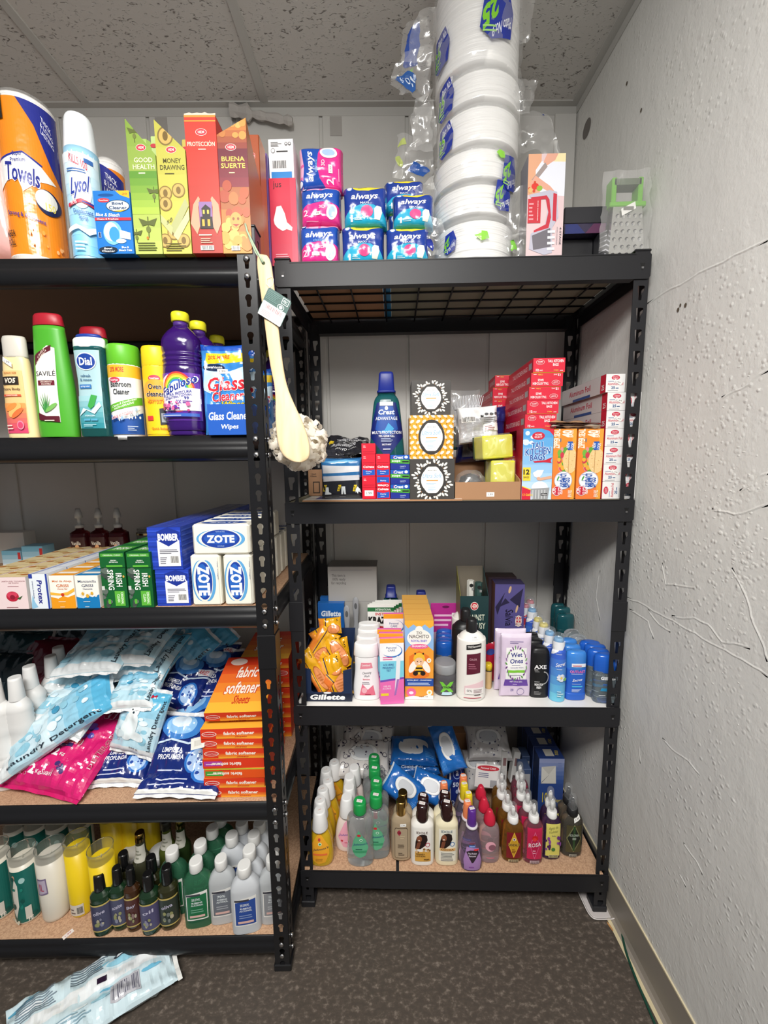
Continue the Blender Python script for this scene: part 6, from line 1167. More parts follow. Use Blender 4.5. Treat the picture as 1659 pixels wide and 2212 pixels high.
# pregnancy tests
pg = R(0, 0, 1, 1, '#f2eff2')+R(0, .93, 1, 1, '#efa02c')+E(.52, .81, .42, .1, '#2f6fc0')+E(.48, .82, .42, .09, '#f4f4f6')+T('Personal\nCARE', .48, .84, .42, .07, '#3f4f8c')+R(0, .42, 1, .66, '#7fcfe4')+P([(0, .3), (1, .42), (1, .55), (0, .44)], '#7fcfe4')+P([(0, 0), (1, 0), (1, .38), (0, .34)], '#ea6fb4')+P([(0, .34), (1, .38), (1, .41), (0, .37)], '#7a4fb0')+T('hCG URINE\nPREGNANCY\nTEST', .36, .56, .5, .12, '#22408c')+L(.12, .68, .6, .74, 2, '#d94f8c')+P([(.7, .74), (.86, .72), (.82, .4), (.66, .14), (.6, .14), (.66, .5)], '#e8e9ee')+P([(.7, .38), (.8, .38), (.66, .14), (.58, .13)], '#a86fb8')+T('OVER 99%\nACCURATE', .28, .26, .36, .06, '#f6e4f0')+R(.02, .13, .35, .17, '#f0d23a')
for i, (l, r, b_, tp_) in enumerate(((822, 873, 1520, 1379), (820, 871, 1512, 1368), (817, 868, 1504, 1360), (830, 876, 1470, 1326))):
    cbx(U, 'pregnancy_test_box', ('pink, white and blue pregnancy test carton, front one', 'pregnancy test carton directly behind the front one', 'third pregnancy test carton from the front', 'taller-standing pregnancy test carton at the rear')[i], 'test box', l, r, b_, tp_, z, .012, '#ea6fb4', front=pg, dr=(.08, .0, -.03, .02)[i], group='pregnancy test cartons')
# baby shampoo cartons
tn = R(0, 0, 1, 1, '#f0a03c')+P([(0, 1), (1, 1), (1, .62), (.8, .68), (.15, .68), (0, .6)], '#8fb8e4')+P([(0, 1), (1, 1), (1, .93), (.85, .9), (.7, .95), (.5, .9), (.3, .95), (.12, .9), (0, .95)], '#efae3e')+E(.5, .78, .42, .11, '#f4f0e8')+E(.5, .88, .14, .05, '#f4f0e8')+T('TIO', .5, .845, .2, .035, '#4a3a3a')+T('NACHITO', .5, .80, .68, .045, '#4a3a3a')+T('ROYAL BABY', .5, .745, .56, .028, '#7f6fd0', bold=.03)+E(.5, .675, .32, .032, '#e8689c')+T('SHAMPOO', .5, .677, .5, .025, '#f8e8f0', bold=.03)
tn += P([(.15, .3), (.15, .55), (.5, .62), (.85, .55), (.85, .3), (.5, .24)], '#e87a2c')+E(.28, .42, .16, .06, '#f6f2ea', rot=20)+E(.74, .42, .16, .06, '#f6f2ea', rot=-20)+E(.5, .52, .2, .075, '#f0bc3a')+E(.5, .48, .16, .055, '#eec09c')+E(.44, .485, .02, .008, '#3a2a22')+E(.56, .485, .02, .008, '#3a2a22')+E(.5, .46, .03, .01, '#f3ece4')+E(.5, .38, .14, .06, '#f0bc3a')+R(.38, .39, .62, .41, '#2b2220')+R(.38, .35, .62, .37, '#2b2220')+E(.37, .335, .09, .03, '#2b2220')+E(.63, .335, .09, .03, '#2b2220')+E(.36, .585, .03, .012, '#2b2220')+E(.64, .585, .03, .012, '#2b2220')
tn += R(0, .17, 1, .27, '#2a4fa0')+T('ROYAL JELLY - CHAMOMILE', .5, .245, .86, .02, '#eef2fa', bold=.03)+L(.1, .185, .9, .225, 2, '#c9d6ef')+E(.22, .09, .17, .055, '#e8689c')+E(.22, .085, .08, .02, '#f6e8f0')+P([(0, 0), (1, 0), (1, .05), (.8, .06), (.6, .03), (.3, .045), (0, .03)], '#f4f0e8')+E(.86, .09, .1, .035, '#f4f0e0')+E(.86, .09, .04, .015, '#f0c23a')+T('13.5 FL OZ', .66, .035, .3, .014, '#5a4a3a')+E(.84, .5, .08, .03, '#f4f0e0')+E(.84, .5, .03, .012, '#f0c23a')
o, lx, ly, w, h = cbx(U, 'baby_shampoo_carton', 'orange baby shampoo carton with a bee-costumed baby, front of its row', 'shampoo carton', 875, 936, 1510, 1340, z, .042, '#f0a03c', front=tn, top=R(0, 0, 1, 1, '#efb55a'), group='orange baby shampoo cartons')
for j in range(1, 5): q = o.copy(); COL.objects.link(q); q['label'] = 'orange baby shampoo carton, %s in its row' % ORD[j]; put(q, U, lx-.001*j, ly+.0435*j, z)
# magenta hair pack
cbx(U, 'comb_pack', 'magenta card with a clear lower bag behind the blue sticks', 'comb pack', 930, 994, 1430, 1303, z, .004, '#b5308c', front=R(0, 0, 1, .45, '#b9b0bc')+E(.5, .46, .5, .08, '#c9a8c4')+L(.12, .62, .8, .86, 3, '#ecc3dc')+R(.7, .72, .95, .84, '#efe6ea')+E(.5, .94, .12, .02, '#6a1a52'))
# clear gel sticks with blue caps
def stick(H, Rr, name, label, c1, c2, lab, group): return bt(name, label, 'deodorant', H, Rr, [(.0, .92), (.015, .97), (.14, .98), (.15, .93), (.62, .95), (.64, .9)], c1, 'q' if c1 == '#b9c6cc' else '', .55, 3.2, [('wide_cap', [(.63, .97), (.645, 1), (.88, 1), (.95, .94), (.985, .8), (1, .45)], c2, 'g', .55), ('dial', [(0, .5), (.02, .52), (.05, .5)], c2, '')], lab, group=group)
lx, dc, H, Rr = bl(U, 942, 980, 1468, 1384, z, .55)
gl = T('Gillette', 0, .52, 1.5, .09, '#f2f4f6', bold=.05, sh=.15)+L(-.6, .3, .6, .4, 2, '#5aa0c8')
gs = stick(H, Rr, 'gel_deodorant', 'clear gel deodorant with a shiny blue cap, front of the row behind the hair gel', '#b9c6cc', '#1f5fc0', gl, 'clear gel deodorants'); put(gs, U, lx, dc, z)
rowput(gs, U, z, H, ((960, 1377), (960, 1368), (960, 1359), (961, 1350)), ['clear gel deodorant with a blue cap, %s in the row behind the gel' % ORD[j] for j in (1, 2, 3, 4)])
# hair gel jar
lx, dc, H, Rr = bl(U, 938, 990, 1505, 1428, z)
t = bt('hair_gel_jar', 'squat clear hair gel jar with a grey lid and green X', 'hair gel', H, Rr, [(0, .86), (.03, .95), (.25, 1), (.55, 1), (.66, .92), (.70, .86)], '#a9a6ac', 'q', 1, 2.4, [('cap', [(.69, .92), (.71, .95), (.96, .92), (1, .84)], '#8f9194', '')],
  P([(-.55, .5), (-.3, .5), (0, .37), (.3, .5), (.6, .5), (.3, .3), (.6, .14), (.3, .14), (0, .25), (-.3, .14), (-.5, .14), (-.25, .3)], '#6fc03a')+T('XTREME', .05, .32, 1.0, .07, '#2a2a2e', bold=.03)+P([(-.4, .06), (.5, .06), (.4, .16), (-.3, .16)], '#b9d8e4')); put(t, U, lx, dc, z)
# conditioner
lx, dc, H, Rr = bl(U, 989, 1052, 1516, 1335, z, .75)
lab = P([(-.45, .655), (.55, .675), (.55, .735), (-.45, .715)], '#1f1d1e')+T('TRESemmé', .05, .70, .88, .028, '#e8e4e0', 3)+P([(-.42, .345), (.5, .37), (.5, .62), (-.42, .6)], '#5c1c30')+T('COLOR', .0, .54, .5, .025, '#c99aa4')+L(-.3, .42, .35, .5, 3, '#9a5a6c')+STK(.1, .80, .42, .04, 0)+P([(-.55, .1), (.75, .12), (.75, .27), (-.55, .2)], '#e7c6cb')+R(-.5, .1, .75, .18, '#f1ece8')+T('0%', -.22, .145, .35, .03, '#3a3236', bold=0)+L(.05, .12, .65, .17, 3, '#8a6a70')+R(-.6, .05, .6, .06, '#b84a5c')+L(.1, .09, .7, .11, 1, '#4a4246')
cn = bt('conditioner_bottle', 'tall white conditioner bottle with a black cap and maroon label', 'hair care bottle', H, Rr, [(0, .9), (.015, .97), (.1, 1), (.7, .98), (.76, .9), (.81, .7), (.84, .42)], '#ebe8e2', '', .75, 2.2, [('cap', [(.835, .36), (.85, .37), (.975, .35), (1, .28)], '#1d1d1f', '')], lab); put(cn, U, lx, dc, z)
bk = bt('shampoo_bottle', 'black shampoo bottle standing right behind the white conditioner bottle', 'hair care bottle', H, Rr, [(0, .9), (.015, .97), (.1, 1), (.7, .98), (.76, .9), (.81, .7), (.84, .42)], '#1e1e20', '', .75, 2.2, [('cap', [(.835, .36), (.85, .37), (.975, .35), (1, .28)], '#1d1d1f', '')]); a, b_ = U.onz(1006, 1314, z+H); put(bk, U, a, b_, z)
rowput(cn, U, z, H, ((1004, 1296),), ('second white conditioner bottle, behind the black one',))
# mouthwash bottles at the back
H2 = mw['label'] and .26
for i, (px, py) in enumerate(((845, 1243), (909, 1274))):
    H3 = (.245, .225)[i]; m_ = mouthwash(H3, .042, T('Crest', 0, .685, .85, .04, '#f0f2f6')); m_['label'] = ('mouthwash bottle with a dark blue cap behind the glue cards', 'mouthwash bottle with a dark blue cap behind the orange cartons')[i]; a, b_ = U.onz(px, py, z+H3); put(m_, U, a, min(b_, .335), z)
# incense cartons at the back
hemr = lambda x, y, w, h: E(x, y, w, h, '#f4e9dd')+E(x, y, w*.92, h*.88, '#c52a3c')
fr = R(0, 0, 1, 1, '#1f3a3c')+hemr(.5, .88, .14, .05)+T('HEM', .5, .88, .2, .05, '#f4e9dd')+T('AGAINST\nJEALOUSY', .5, .68, .8, .2, '#d8dcc8')+E(.5, .3, .3, .14, '#2f5254')
lx, ly = U.onz(1022, 1462, z); w = U.at(1052, 1440, ly)[0]-U.at(992, 1440, ly)[0]; h = U.at(1022, 1288, ly)[1]-z; t = thing('incense_display_box', 'open dark teal AGAINST JEALOUSY incense box behind the conditioner bottles', 'incense box'); m = MB(); dp = .085
m.box(-w/2, w/2, 0, .0015, 0, h, mt('#1f3a3c')); m.box(-w/2, w/2, dp, dp+.0015, 0, h*1.28, mt('#7d7466')); m.prism([(.0015, 0), (dp, 0), (dp, h*1.28), (.0015, h)], -w/2, -w/2+.0015, mt('#7d7a3c'), 'x'); m.prism([(.0015, 0), (dp, 0), (dp, h*1.28), (.0015, h)], w/2-.0015, w/2, mt('#1f3a3c'), 'x'); m.box(-w/2+.0015, w/2-.0015, .0015, dp, 0, .0015, mt('#1f3a3c')); deco(m, fr, fF(w, h)); m.build('open_carton', t)
for k, (a, c_) in enumerate(((-.004, '#d9d7cf'), (.017, '#35504c'))):
    m = MB(); m.loft([(.0015, .012), (h*1.14, .012)], mt(c_), 6, 2, smooth=False, cx=a, cy=.045-.02*k); deco(m, E(a, h*1.09, .006, .006, '#1d1d1d')+R(a+.001, h*1.03, a+.008, h*1.06, '#8a8a8a'), lambda u, v, o: (u, .045-.02*k-.0115-o, v)); m.build('incense_packet', t)
put(t, U, lx, ly, z)
fr = R(0, 0, 1, 1, '#5d5590')+TR('Salvia Azul', .50, .46, .42, .16, '#1f1b30', .6, -90)+hemr(.82, .52, .11, .075)+TR('HEM', .82, .52, .12, .13, '#f4e9dd', .6, -90)+P([(.02, .7), (.35, .9), (.3, .85), (.1, .6)], '#2f2a48')+P([(.5, .8), (.95, .95), (.9, .85), (.85, .7)], '#2f2a48')+P([(.15, .7), (.35, .82), (.5, .76), (.3, .73)], '#2f2a48')+E(.5, .93, .06, .035, '#d9b48c', rot=40)+E(.75, .68, .06, .03, '#d9b48c', rot=50)+E(.35, .2, .06, .04, '#d9b48c', rot=60)+L(.1, .1, .2, .3, 3, '#3a3560')
lx, ly = U.onz(1097, 1425, z); w = U.at(1128, 1400, ly)[0]-U.at(1066, 1400, ly)[0]; h = U.at(1097, 1262, ly)[1]-z; o = carton('incense_carton', w, h, .06, '#5d5590', front=fr, left=R(0, 0, 1, 1, '#7a4a3a'), top=R(0, 0, 1, 1, '#453d66')); tag(o, 'purple incense carton with lavender sprigs, behind the wet wipes', 'incense box'); put(o, U, lx, ly, z, -.05)
o = carton('incense_carton', w, h*1.02, .06, '#4a3a44', left=R(0, 0, 1, 1, '#6f4636'), top=R(0, 0, 1, 1, '#4b3434')); tag(o, 'dark red incense carton, just behind the purple one', 'incense box'); put(o, U, lx-.008, ly+.064, z, -.02)
# wet wipes
ww = R(0, 0, 1, 1, '#d8c6dc')+R(0, .95, 1, 1, '#e3d6e6')+L(.28, .86, .72, .91, 2, '#7a6a9a')+R(.16, .3, .82, .8, '#f3f1f0')+T('Wet\nOnes', .5, .64, .42, .17, '#2c2f86', 4, bold=.05)+L(.35, .52, .65, .54, 1, '#6a6a88')+T('Lavender Scent', .52, .49, .42, .018, '#5a4a8a')+R(.22, .41, .78, .45, '#7fc83a')+L(.3, .36, .7, .38, 1, '#8a8a98')+P([(.1, .2), (.9, .2), (.86, .3), (.14, .3)], '#6a48a0')+T('WET LOCK SEAL', .5, .265, .42, .02, '#efe8f4')+L(.4, .22, .6, .24, 1, '#d9c8ea')+T('20', .38, .13, .1, .04, '#6a5a9a')+E(.66, .1, .12, .06, '#6a5a9a')+E(.66, .1, .105, .052, '#d8c6dc')
for k in range(26):
    a = 2*pi*k/26; ww += E(.49+.33*cos(a)*(1 if abs(cos(a)) < .7 else 1), .56+.25*sin(a), .035, .014, ('#8a5a9c', '#5f9a4a', '#6a3a7c')[k % 3], rot=k*40)
for i, (l, r, b_, tp_) in enumerate(((1080, 1146, 1508, 1367), (1068, 1134, 1494, 1357))):
    lx, ly = U.onz((l+r)/2, b_, z); w = U.at(r, b_, ly)[0]-U.at(l, b_, ly)[0]; h = U.at((l+r)/2-3, tp_, ly+.012)[1]-z; m = MB(); pillow(m, w, h, .022, mt('#d8c6dc', 'g'), px=7, q=.5, wr=.0015, seed=60+i, N=20, items=ww, pinch=.01); o = m.build('wet_wipes_pack'); tag(o, ('lilac wet wipes pack with a leafy label, front one', 'lilac wet wipes pack standing behind the front one')[i], 'wipes pack'); put(o, U, lx, ly+.012, z, .0)
# toothpick jars, red packet
for i, (px, b_, tp_, c_) in enumerate(((1056, 1488, 1432, '#e0c22c'), (1054, 1470, 1412, '#5fb03c'), (1052, 1452, 1390, '#c8483a'))):
    lx, dc, H, Rr = bl(U, px-8, px+8, b_, tp_, z); t = bt('toothpick_jar', ('toothpick jar with a yellow cap beside the white conditioner bottle', 'toothpick jar with a green cap, behind the yellow-capped one', 'toothpick jar with a red cap, rearmost of the three')[i], 'toothpick jar', H, Rr, [(0, .9), (.02, 1), (.72, 1), (.74, .9)], '#cfae7a', '', 1, 2, [('cap', [(.73, 1.02), (.92, 1.05), (1, .8)], c_, ''), ('cap_ring', [(.70, 1.03), (.735, 1.03)], '#1d1d1d', '')]); put(t, U, lx, dc, z)
lx, ly = U.onz(1075, 1480, z); m = MB(); pillow(m, .07, .13, .014, mt('#b01f38', 'g'), px=5, q=.5, wr=.004, seed=66, N=14, items=E(.6, .8, .2, .08, '#3a4a9a')); o = m.build('red_packet'); tag(o, 'crumpled red packet leaning behind the wet wipes', 'packet'); put(o, U, lx-.008, ly+.02, z, .3); o.rotation_euler = (0, radians(-12), U.t+.2)
# black body sprays
lx, dc, H, Rr = bl(U, 1144, 1188, 1507, 1395, z, .7)
lab = T('AXE', -.05, .635, 1.2, .08, '#eceaea', bold=.03)+T('BLACK', -.45, .575, .35, .025, '#c9c7c6')+L(-.6, .53, .0, .56, 2, '#8a8888')+T('48 HOUR', -.35, .33, .5, .02, '#d9d7d6')+T('NON STOP\nFRESH', -.15, .245, .85, .11, '#eceaea', bold=.04)+L(-.6, .07, .1, .15, 3, '#8a8888')
for k in range(14): a = radians(-75+k*12); lab += E(.2+.55*cos(a), .42+.13*sin(a), .05, .012, '#b9b7b6')
ax = bt('body_spray', 'black AXE body spray, front one of three'.replace('AXE ', ''), 'body spray', H, Rr, [(0, .9), (.02, .97), (.5, 1), (.85, .98), (.93, .88), (.98, .7), (1, .4)], '#19191b', '', .7, 3, (), lab, group='black body sprays'); put(ax, U, lx, dc, z)
rowput(ax, U, z, H, ((1156, 1379), (1150, 1367)), ('black body spray, middle one of three', 'black body spray, rear one of three'))
# spray deodorants
lx, dc, H, Rr = bl(U, 1189, 1226, 1516, 1368, z)
def sprayd(label, cc, body, lower, H=H, Rr=Rr):
    lab = G(-.98, .0, .98, .78, '#6fc4e0' if body == '#3a62c8' else mix(body, '#ffffff', .35), body, 6)+P([(-.98, .7), (-.2, .78), (.98, .86), (.98, .9), (-.98, .9)], '#eceef2')+R(-.98, .78, .98, .9, '#eceef2')+P([(.1, .75), (.98, .68), (.98, .84), (.7, .86)], body)+L(-.6, .72, .2, .76, 1, '#8a9ad0')+T('Secret', 0, .58, 1.2, .06, '#f2f4fa', 3, bold=.01, sh=.3)+L(-.5, .5, .5, .53, 1, '#a9c0ea')
    for k in range(9): lab += E(.05+.3*cos(k*.7), .38+.035*sin(k*.7), .24, .02, ('#e4e8f0', '#cdd6e6')[k % 2], rot=(k % 3-1)*3)
    lab += E(.05, .385, .14, .02, '#e8c86a')+E(.55, .36, .25, .025, '#7fb86a')+L(-.4, .1, .4, .2, 3, '#c9e4f0')
    t = bt('spray_deodorant', label, 'spray deodorant', H, Rr, [(0, .92), (.015, 1), (.5, .98), (.7, .88), (.76, .82), (.78, .7)], body, '', 1, 2, [('cap', [(.77, .55), (.775, .72), (.81, .72), (.815, .55), (.86, .52), (.865, .62), (.92, .58), (.94, .45)], cc, ''), ('clear_cap', [(.775, .80), (.79, .81), (.96, .72), (.99, .66), (1, .5)], '#dfe6ea', 'f')], lab, group='spray deodorants'); return t
sp = sprayd('spray deodorant with a light blue cap and water lily, front of its row', '#7fb4e0', '#3a62c8', '#6fc4e0'); put(sp, U, lx, dc, z)
rowput(sp, U, z, H, ((1188, 1355), (1150, 1307)), ('spray deodorant with a light blue cap, second in its row', 'light blue capped spray deodorant near the back, right of the pink caps'))
for (px, py), lb, cc, bc in (((1175, 1338), 'spray deodorant with a pale yellow cap, third in its row', '#e8d878', '#e9eaf0'), ((1163, 1327), 'spray deodorant with a pale yellow cap, fourth in its row', '#e8d878', '#3a62c8'), ((1136, 1298), 'spray deodorant with a pink cap and red body, beside the purple carton', '#d9808c', '#c83a4a'), ((1137, 1281), 'rearmost spray deodorant with a pink cap', '#d9808c', '#c83a4a')):
    a, b_ = U.onz(px, py, z+H); put(sprayd(lb, cc, bc, bc), U, a, min(b_, .35), z)
# blue solid sticks
lx, dc, H, Rr = bl(U, 1222, 1268, 1513, 1404, z, .55)
lab = T('OUTLAST', 0, .60, 1.4, .055, '#d9489c', bold=.03, o='#f0e6f4')+L(-.6, .55, .6, .57, 1, '#d9e4fa')+T('Secret', 0, .43, .95, .055, '#f2f4fa', 3, sh=.3)+L(-.5, .34, .4, .37, 1, '#a9c0ea')+R(-.5, .28, .5, .31, '#4fb4e4')+L(-.5, .18, .5, .25, 3, '#d9e4fa')
ol = stick(H, Rr, 'stick_deodorant', 'blue stick deodorant, front of its row', '#2b62c4', '#3f86d8', lab+P([(-.6, .7), (.75, .7), (.75, .77), (-.6, .77)], '#e9ecf4')+L(-.5, .715, .5, .755, 1, '#c8485c'), 'blue stick deodorants'); put(ol, U, lx, dc, z)
rowput(ol, U, z, H, ((1234, 1391), (1226, 1379)), ('blue stick deodorant, second in its row', 'blue stick deodorant, third in its row'))
lx, dc, H, Rr = bl(U, 1284, 1334, 1520, 1411, z, .55)
g2 = stick(H, Rr, 'gel_deodorant', 'clear gel deodorant with a royal blue cap, front right beside the post', '#b9c6cc', '#2360c4', T('Gillette', .15, .53, 1.3, .07, '#f2f4f6', bold=.05, sh=.15)+L(-.3, .38, .5, .46, 1, '#3f6ab0')+P([(-.5, .26), (.7, .26), (.75, .32), (-.4, .32)], '#2f8fc0')+L(-.6, .16, .2, .19, 1, '#e9eef4'), 'clear gel deodorants at the right'); put(g2, U, lx, dc, z, -.1)
rowput(g2, U, z, H, ((1293, 1401), (1286, 1391), (1275, 1384)), ['clear gel deodorant with a royal blue cap, %s in the right row' % ORD[j] for j in (1, 2, 3)], rz=-.1)
dm = bt('stick_deodorant', 'stick deodorant with a clear domed cap, front of the clear-capped row', 'deodorant', H*.95, Rr*.9, [(0, .9), (.02, .95), (.7, .95), (.72, .9)], '#d9dade', '', .6, 2.6, [('wide_cap', [(.715, .98), (.85, .98), (.93, .85), (.98, .6), (1, .2)], '#dfe4e8', 'c', .6)], R(-.5, .5, .5, .66, '#1d1d22')+T('48', 0, .58, .5, .06, '#eeeeee'), group='clear-capped stick deodorants'); a, b_ = U.onz(1262, 1382, z+H*.95); put(dm, U, a, b_, z)
rowput(dm, U, z, H*.95, ((1250, 1370), (1236, 1359)), ('stick deodorant with a clear domed cap, second in its row', 'stick deodorant with a clear domed cap, third in its row'))
dg = stick(.155, .030, 'stick_deodorant', 'dark teal stick deodorant at the back by the rear post, front one', '#17464c', '#1a4f56', T('Degree', .0, .55, 1.2, .06, '#dfe8e8', bold=.02)+P([(.0, .2), (.6, .42), (.2, .25)], '#cfdcdc'), 'dark teal stick deodorants'); a, b_ = U.onz(1222, 1325, z+.155); put(dg, U, a, b_, z)
rowput(dg, U, z, .155, ((1216, 1311), (1208, 1303)), ('dark teal stick deodorant, second one by the rear post', 'dark teal stick deodorant, rearmost by the post'))
# ================================================================== right unit, bottom level
U = UA; z = RZ[3]
def sticker(w_, H_, off=0, rot=20):
    """small price label stuck on a cap top; a child of the bottle"""
    def f(t, H, Rr): m = MB(); m.box(-w_/2, w_/2, -w_*.3, w_*.3, 0, .0003, mt('#efece8')); deco(m, T('1.99', 0, 0, w_*.6, w_*.2, '#b8606a'), lambda u, v, o: (u, v, .0003+o)); o = m.build('price_sticker', t); o.location = (0, off, H*H_); o.rotation_euler = (0, 0, radians(rot))
    return f
# yellow baby shampoo
lx, dc, H, Rr = bl(U, 664, 718, 1874, 1749, z, .6)
PJ = [(0, .8), (.02, .92), (.12, 1), (.3, .98), (.5, .82), (.62, .62), (.68, .5)]
lab = P([(-.75, .3), (-.6, .14), (-.1, .06), (.45, .1), (.75, .25), (.7, .4), (.3, .55), (0, .64), (-.3, .55), (-.65, .42)], '#eba62c')+E(0, .52, .1, .03, '#c8483a')+E(.05, .445, .14, .028, '#e9f0d8')+E(.05, .445, .09, .018, '#3f9a4a')+T("Johnson's", .1, .355, 1.2, .05, '#3a3a4a', 4, sh=.2)+R(-.5, .24, .6, .275, '#e8743c')+L(-.3, .14, .4, .2, 2, '#a8742c')
jy = bt('baby_shampoo_bottle', 'yellow baby shampoo bottle with a white cap, front one by the left post', 'baby shampoo', H, Rr, PJ, '#c8a21f', 'g', .6, 2.2, [('cap', [(.66, .62), (.68, .64), (.97, .46), (1, .40)], '#ecebea', '')], lab, group='yellow baby shampoo bottles', extra=(sticker(.014, 1.001),)); put(jy, U, lx, dc, z)
rowput(jy, U, z, H, ((691, 1726), (697, 1703), (708, 1684), (704, 1662), (722, 1645)), ['yellow baby shampoo bottle, %s back from the front left post' % ORD[j] for j in range(1, 6)])
lx, dc, H, Rr = bl(U, 724, 776, 1842, 1720, z, .6)
lab = P([(-.75, .3), (-.3, .12), (.3, .1), (.75, .25), (.6, .42), (.2, .56), (0, .6), (-.2, .56)], '#f0a9bc')+T("Johnson's", .0, .355, 1.3, .05, '#4a3f9a', 4, sh=.2)+E(-.4, .24, .09, .02, '#c8303a')+L(-.2, .2, .4, .24, 1, '#d9607a')
jp = bt('baby_lotion_bottle', 'pale pink baby lotion bottle with a white cap, front one behind the oil', 'baby lotion', H, Rr, PJ, '#ecdcd4', '', .6, 2.2, [('cap', [(.66, .62), (.68, .64), (.97, .46), (1, .40)], '#ecebea', '')], lab, group='pale pink baby lotion bottles'); put(jp, U, lx, dc, z)
rowput(jp, U, z, H, ((754, 1698), (755, 1676), (765, 1656)), ['pale pink baby lotion bottle, %s in its row' % ORD[j] for j in (1, 2, 3)])
# baby oil
lx, dc, H, Rr = bl(U, 749, 807, 1874, 1729, z, .6)
PO = [(0, .85), (.02, .95), (.15, 1), (.4, .93), (.55, .95), (.68, .97), (.76, .85), (.8, .5), (.83, .4)]
lab = P([(-.6, .3), (-.35, .2), (0, .165), (.4, .2), (.62, .32), (.45, .45), (.1, .55), (-.05, .62), (-.2, .55), (-.45, .45)], '#5fae84')+E(-.05, .53, .14, .022, '#c8303a')+E(.1, .455, .12, .02, '#d9efe0')+E(.1, .455, .08, .013, '#3f9a6a')+T("Johnson's", .05, .385, 1.05, .045, '#1f4a7a', 2, sh=.2)+R(-.5, .25, .5, .285, '#3f9468')+L(-.3, .3, .3, .335, 1, '#1f5a4a')
jo = bt('baby_oil_bottle', 'clear baby oil bottle with a green cap, foremost one', 'baby oil', H, Rr, PO, '#e9eced', 'c', .6, 2.4, [('cap', [(.82, .46), (.84, .48), (.97, .46), (1, .42)], '#1f9a4c', ''), ('neck_ring', [(.80, .5), (.82, .5)], '#b9bcc0', 'q')], lab, group='clear baby oil bottles', extra=(sticker(.017, 1.002, -.002, -10),)); put(jo, U, lx, dc, z)
rowput(jo, U, z, H, ((812, 1715), (813, 1686), (809, 1657), (808, 1634)), ['clear baby oil bottle with a green cap, %s one back' % ORD[j] for j in (1, 2, 3, 4)])
# dotted and starred wipes packs at the back
def lying(label, name, cat, px, py, ly, w, l, t_, c, items, rz=0, tilt=70, lid=None, group=None, seed=1, roll=0, zmin=None, wr=.004, k='g'):
    """soft pack lying or leaning: w wide, l long, printed side up; centre seen at the pixel"""
    a, zc = U.at(px, py, ly); th = thing(name, label, cat, group=group); m = MB(); pillow(m, w, l, t_, mt(c, k), px=5, q=.45, wr=wr, seed=seed, N=20, items=items); m.v = [(p[0], p[1], p[2]-l/2) for p in m.v]; m.build('film_pack', th)
    if lid:
        q = MB(); q.loft([(0, 1*lid[0]), (.003, 1*lid[0]), (.004, .93*lid[0])], mt('#e6e6e6'), 28, 2.4, lid[1]/lid[0]); q.v = [(p[0]+lid[2], -p[2]-t_/2-.0006, p[1]+lid[3]) for p in q.v]; q.build('lid', th)
        q = MB(); q.loft([(.0042, .72*lid[0]), (.0046, .7*lid[0])], mt('#c3c6cb'), 28, 2.4, lid[1]/lid[0]); q.v = [(p[0]+lid[2], -p[2]-t_/2-.0006, p[1]+lid[3]) for p in q.v]; q.build('lid_panel', th)
    th.location = U.pt(a, ly, zc if zmin is None else max(zc, zmin)); th.rotation_euler = (Matrix.Rotation(U.t+rz, 3, 'Z') @ Matrix.Rotation(-radians(tilt), 3, 'X') @ Matrix.Rotation(radians(roll), 3, 'Y')).to_euler(); return th
rn = random.Random(9); dots = R(0, 0, 1, 1, '#d9d4d0')
for i in range(60):
    x_, y_, r_ = rn.uniform(.03, .97), rn.uniform(.05, .95), rn.choice((.012, .02, .045)); c_ = rn.choice(('#2a2440', '#4a4458', '#5a5464')); dots += E(x_, y_, r_, r_*1.4, c_)
    if r_ > .02: dots += E(x_, y_, r_*.8, r_*1.12, '#d9d4d0')
for i, (px, py, ly, zz_) in enumerate(((783, 1640, .27, 0), (795, 1608, .335, 1))):
    lying(('white wipes pack with dark circles at the back left, upper one', 'white wipes pack with dark circles, behind the other')[i], 'wipes_pack', 'wipes pack', px, py, ly, .2, .13, .06, '#d9d4d0', dots, tilt=62, lid=(.05, .028, .005, .01), seed=70+i)
lying('white wipes pack with dark circles, upright below the lying one', 'wipes_pack', 'wipes pack', 800, 1690, .28, .16, .12, .05, '#d9d4d0', dots, tilt=15, seed=73)
stars = R(0, 0, 1, 1, '#cfcccb')
for i in range(34):
    x_, y_, r_ = rn.uniform(.05, .95), rn.uniform(.05, .95), rn.uniform(.015, .03); stars += P([(x_+r_*(1 if k % 2 == 0 else .42)*cos(k*pi/5), y_+1.3*r_*(1 if k % 2 == 0 else .42)*sin(k*pi/5)) for k in range(10)], rn.choice(('#3a3f66', '#77748a')))
lying('white wipes pack with dark stars at the back, upper one', 'wipes_pack', 'wipes pack', 1053, 1605, .32, .16, .12, .06, '#cfcccb', stars, tilt=60, lid=(.045, .026, 0, .01), seed=74)
lying('white wipes pack with dark stars, lower one', 'wipes_pack', 'wipes pack', 1045, 1660, .30, .15, .13, .06, '#cfcccb', stars, tilt=45, lid=(.04, .024, -.03, .02), seed=75, rz=.1)
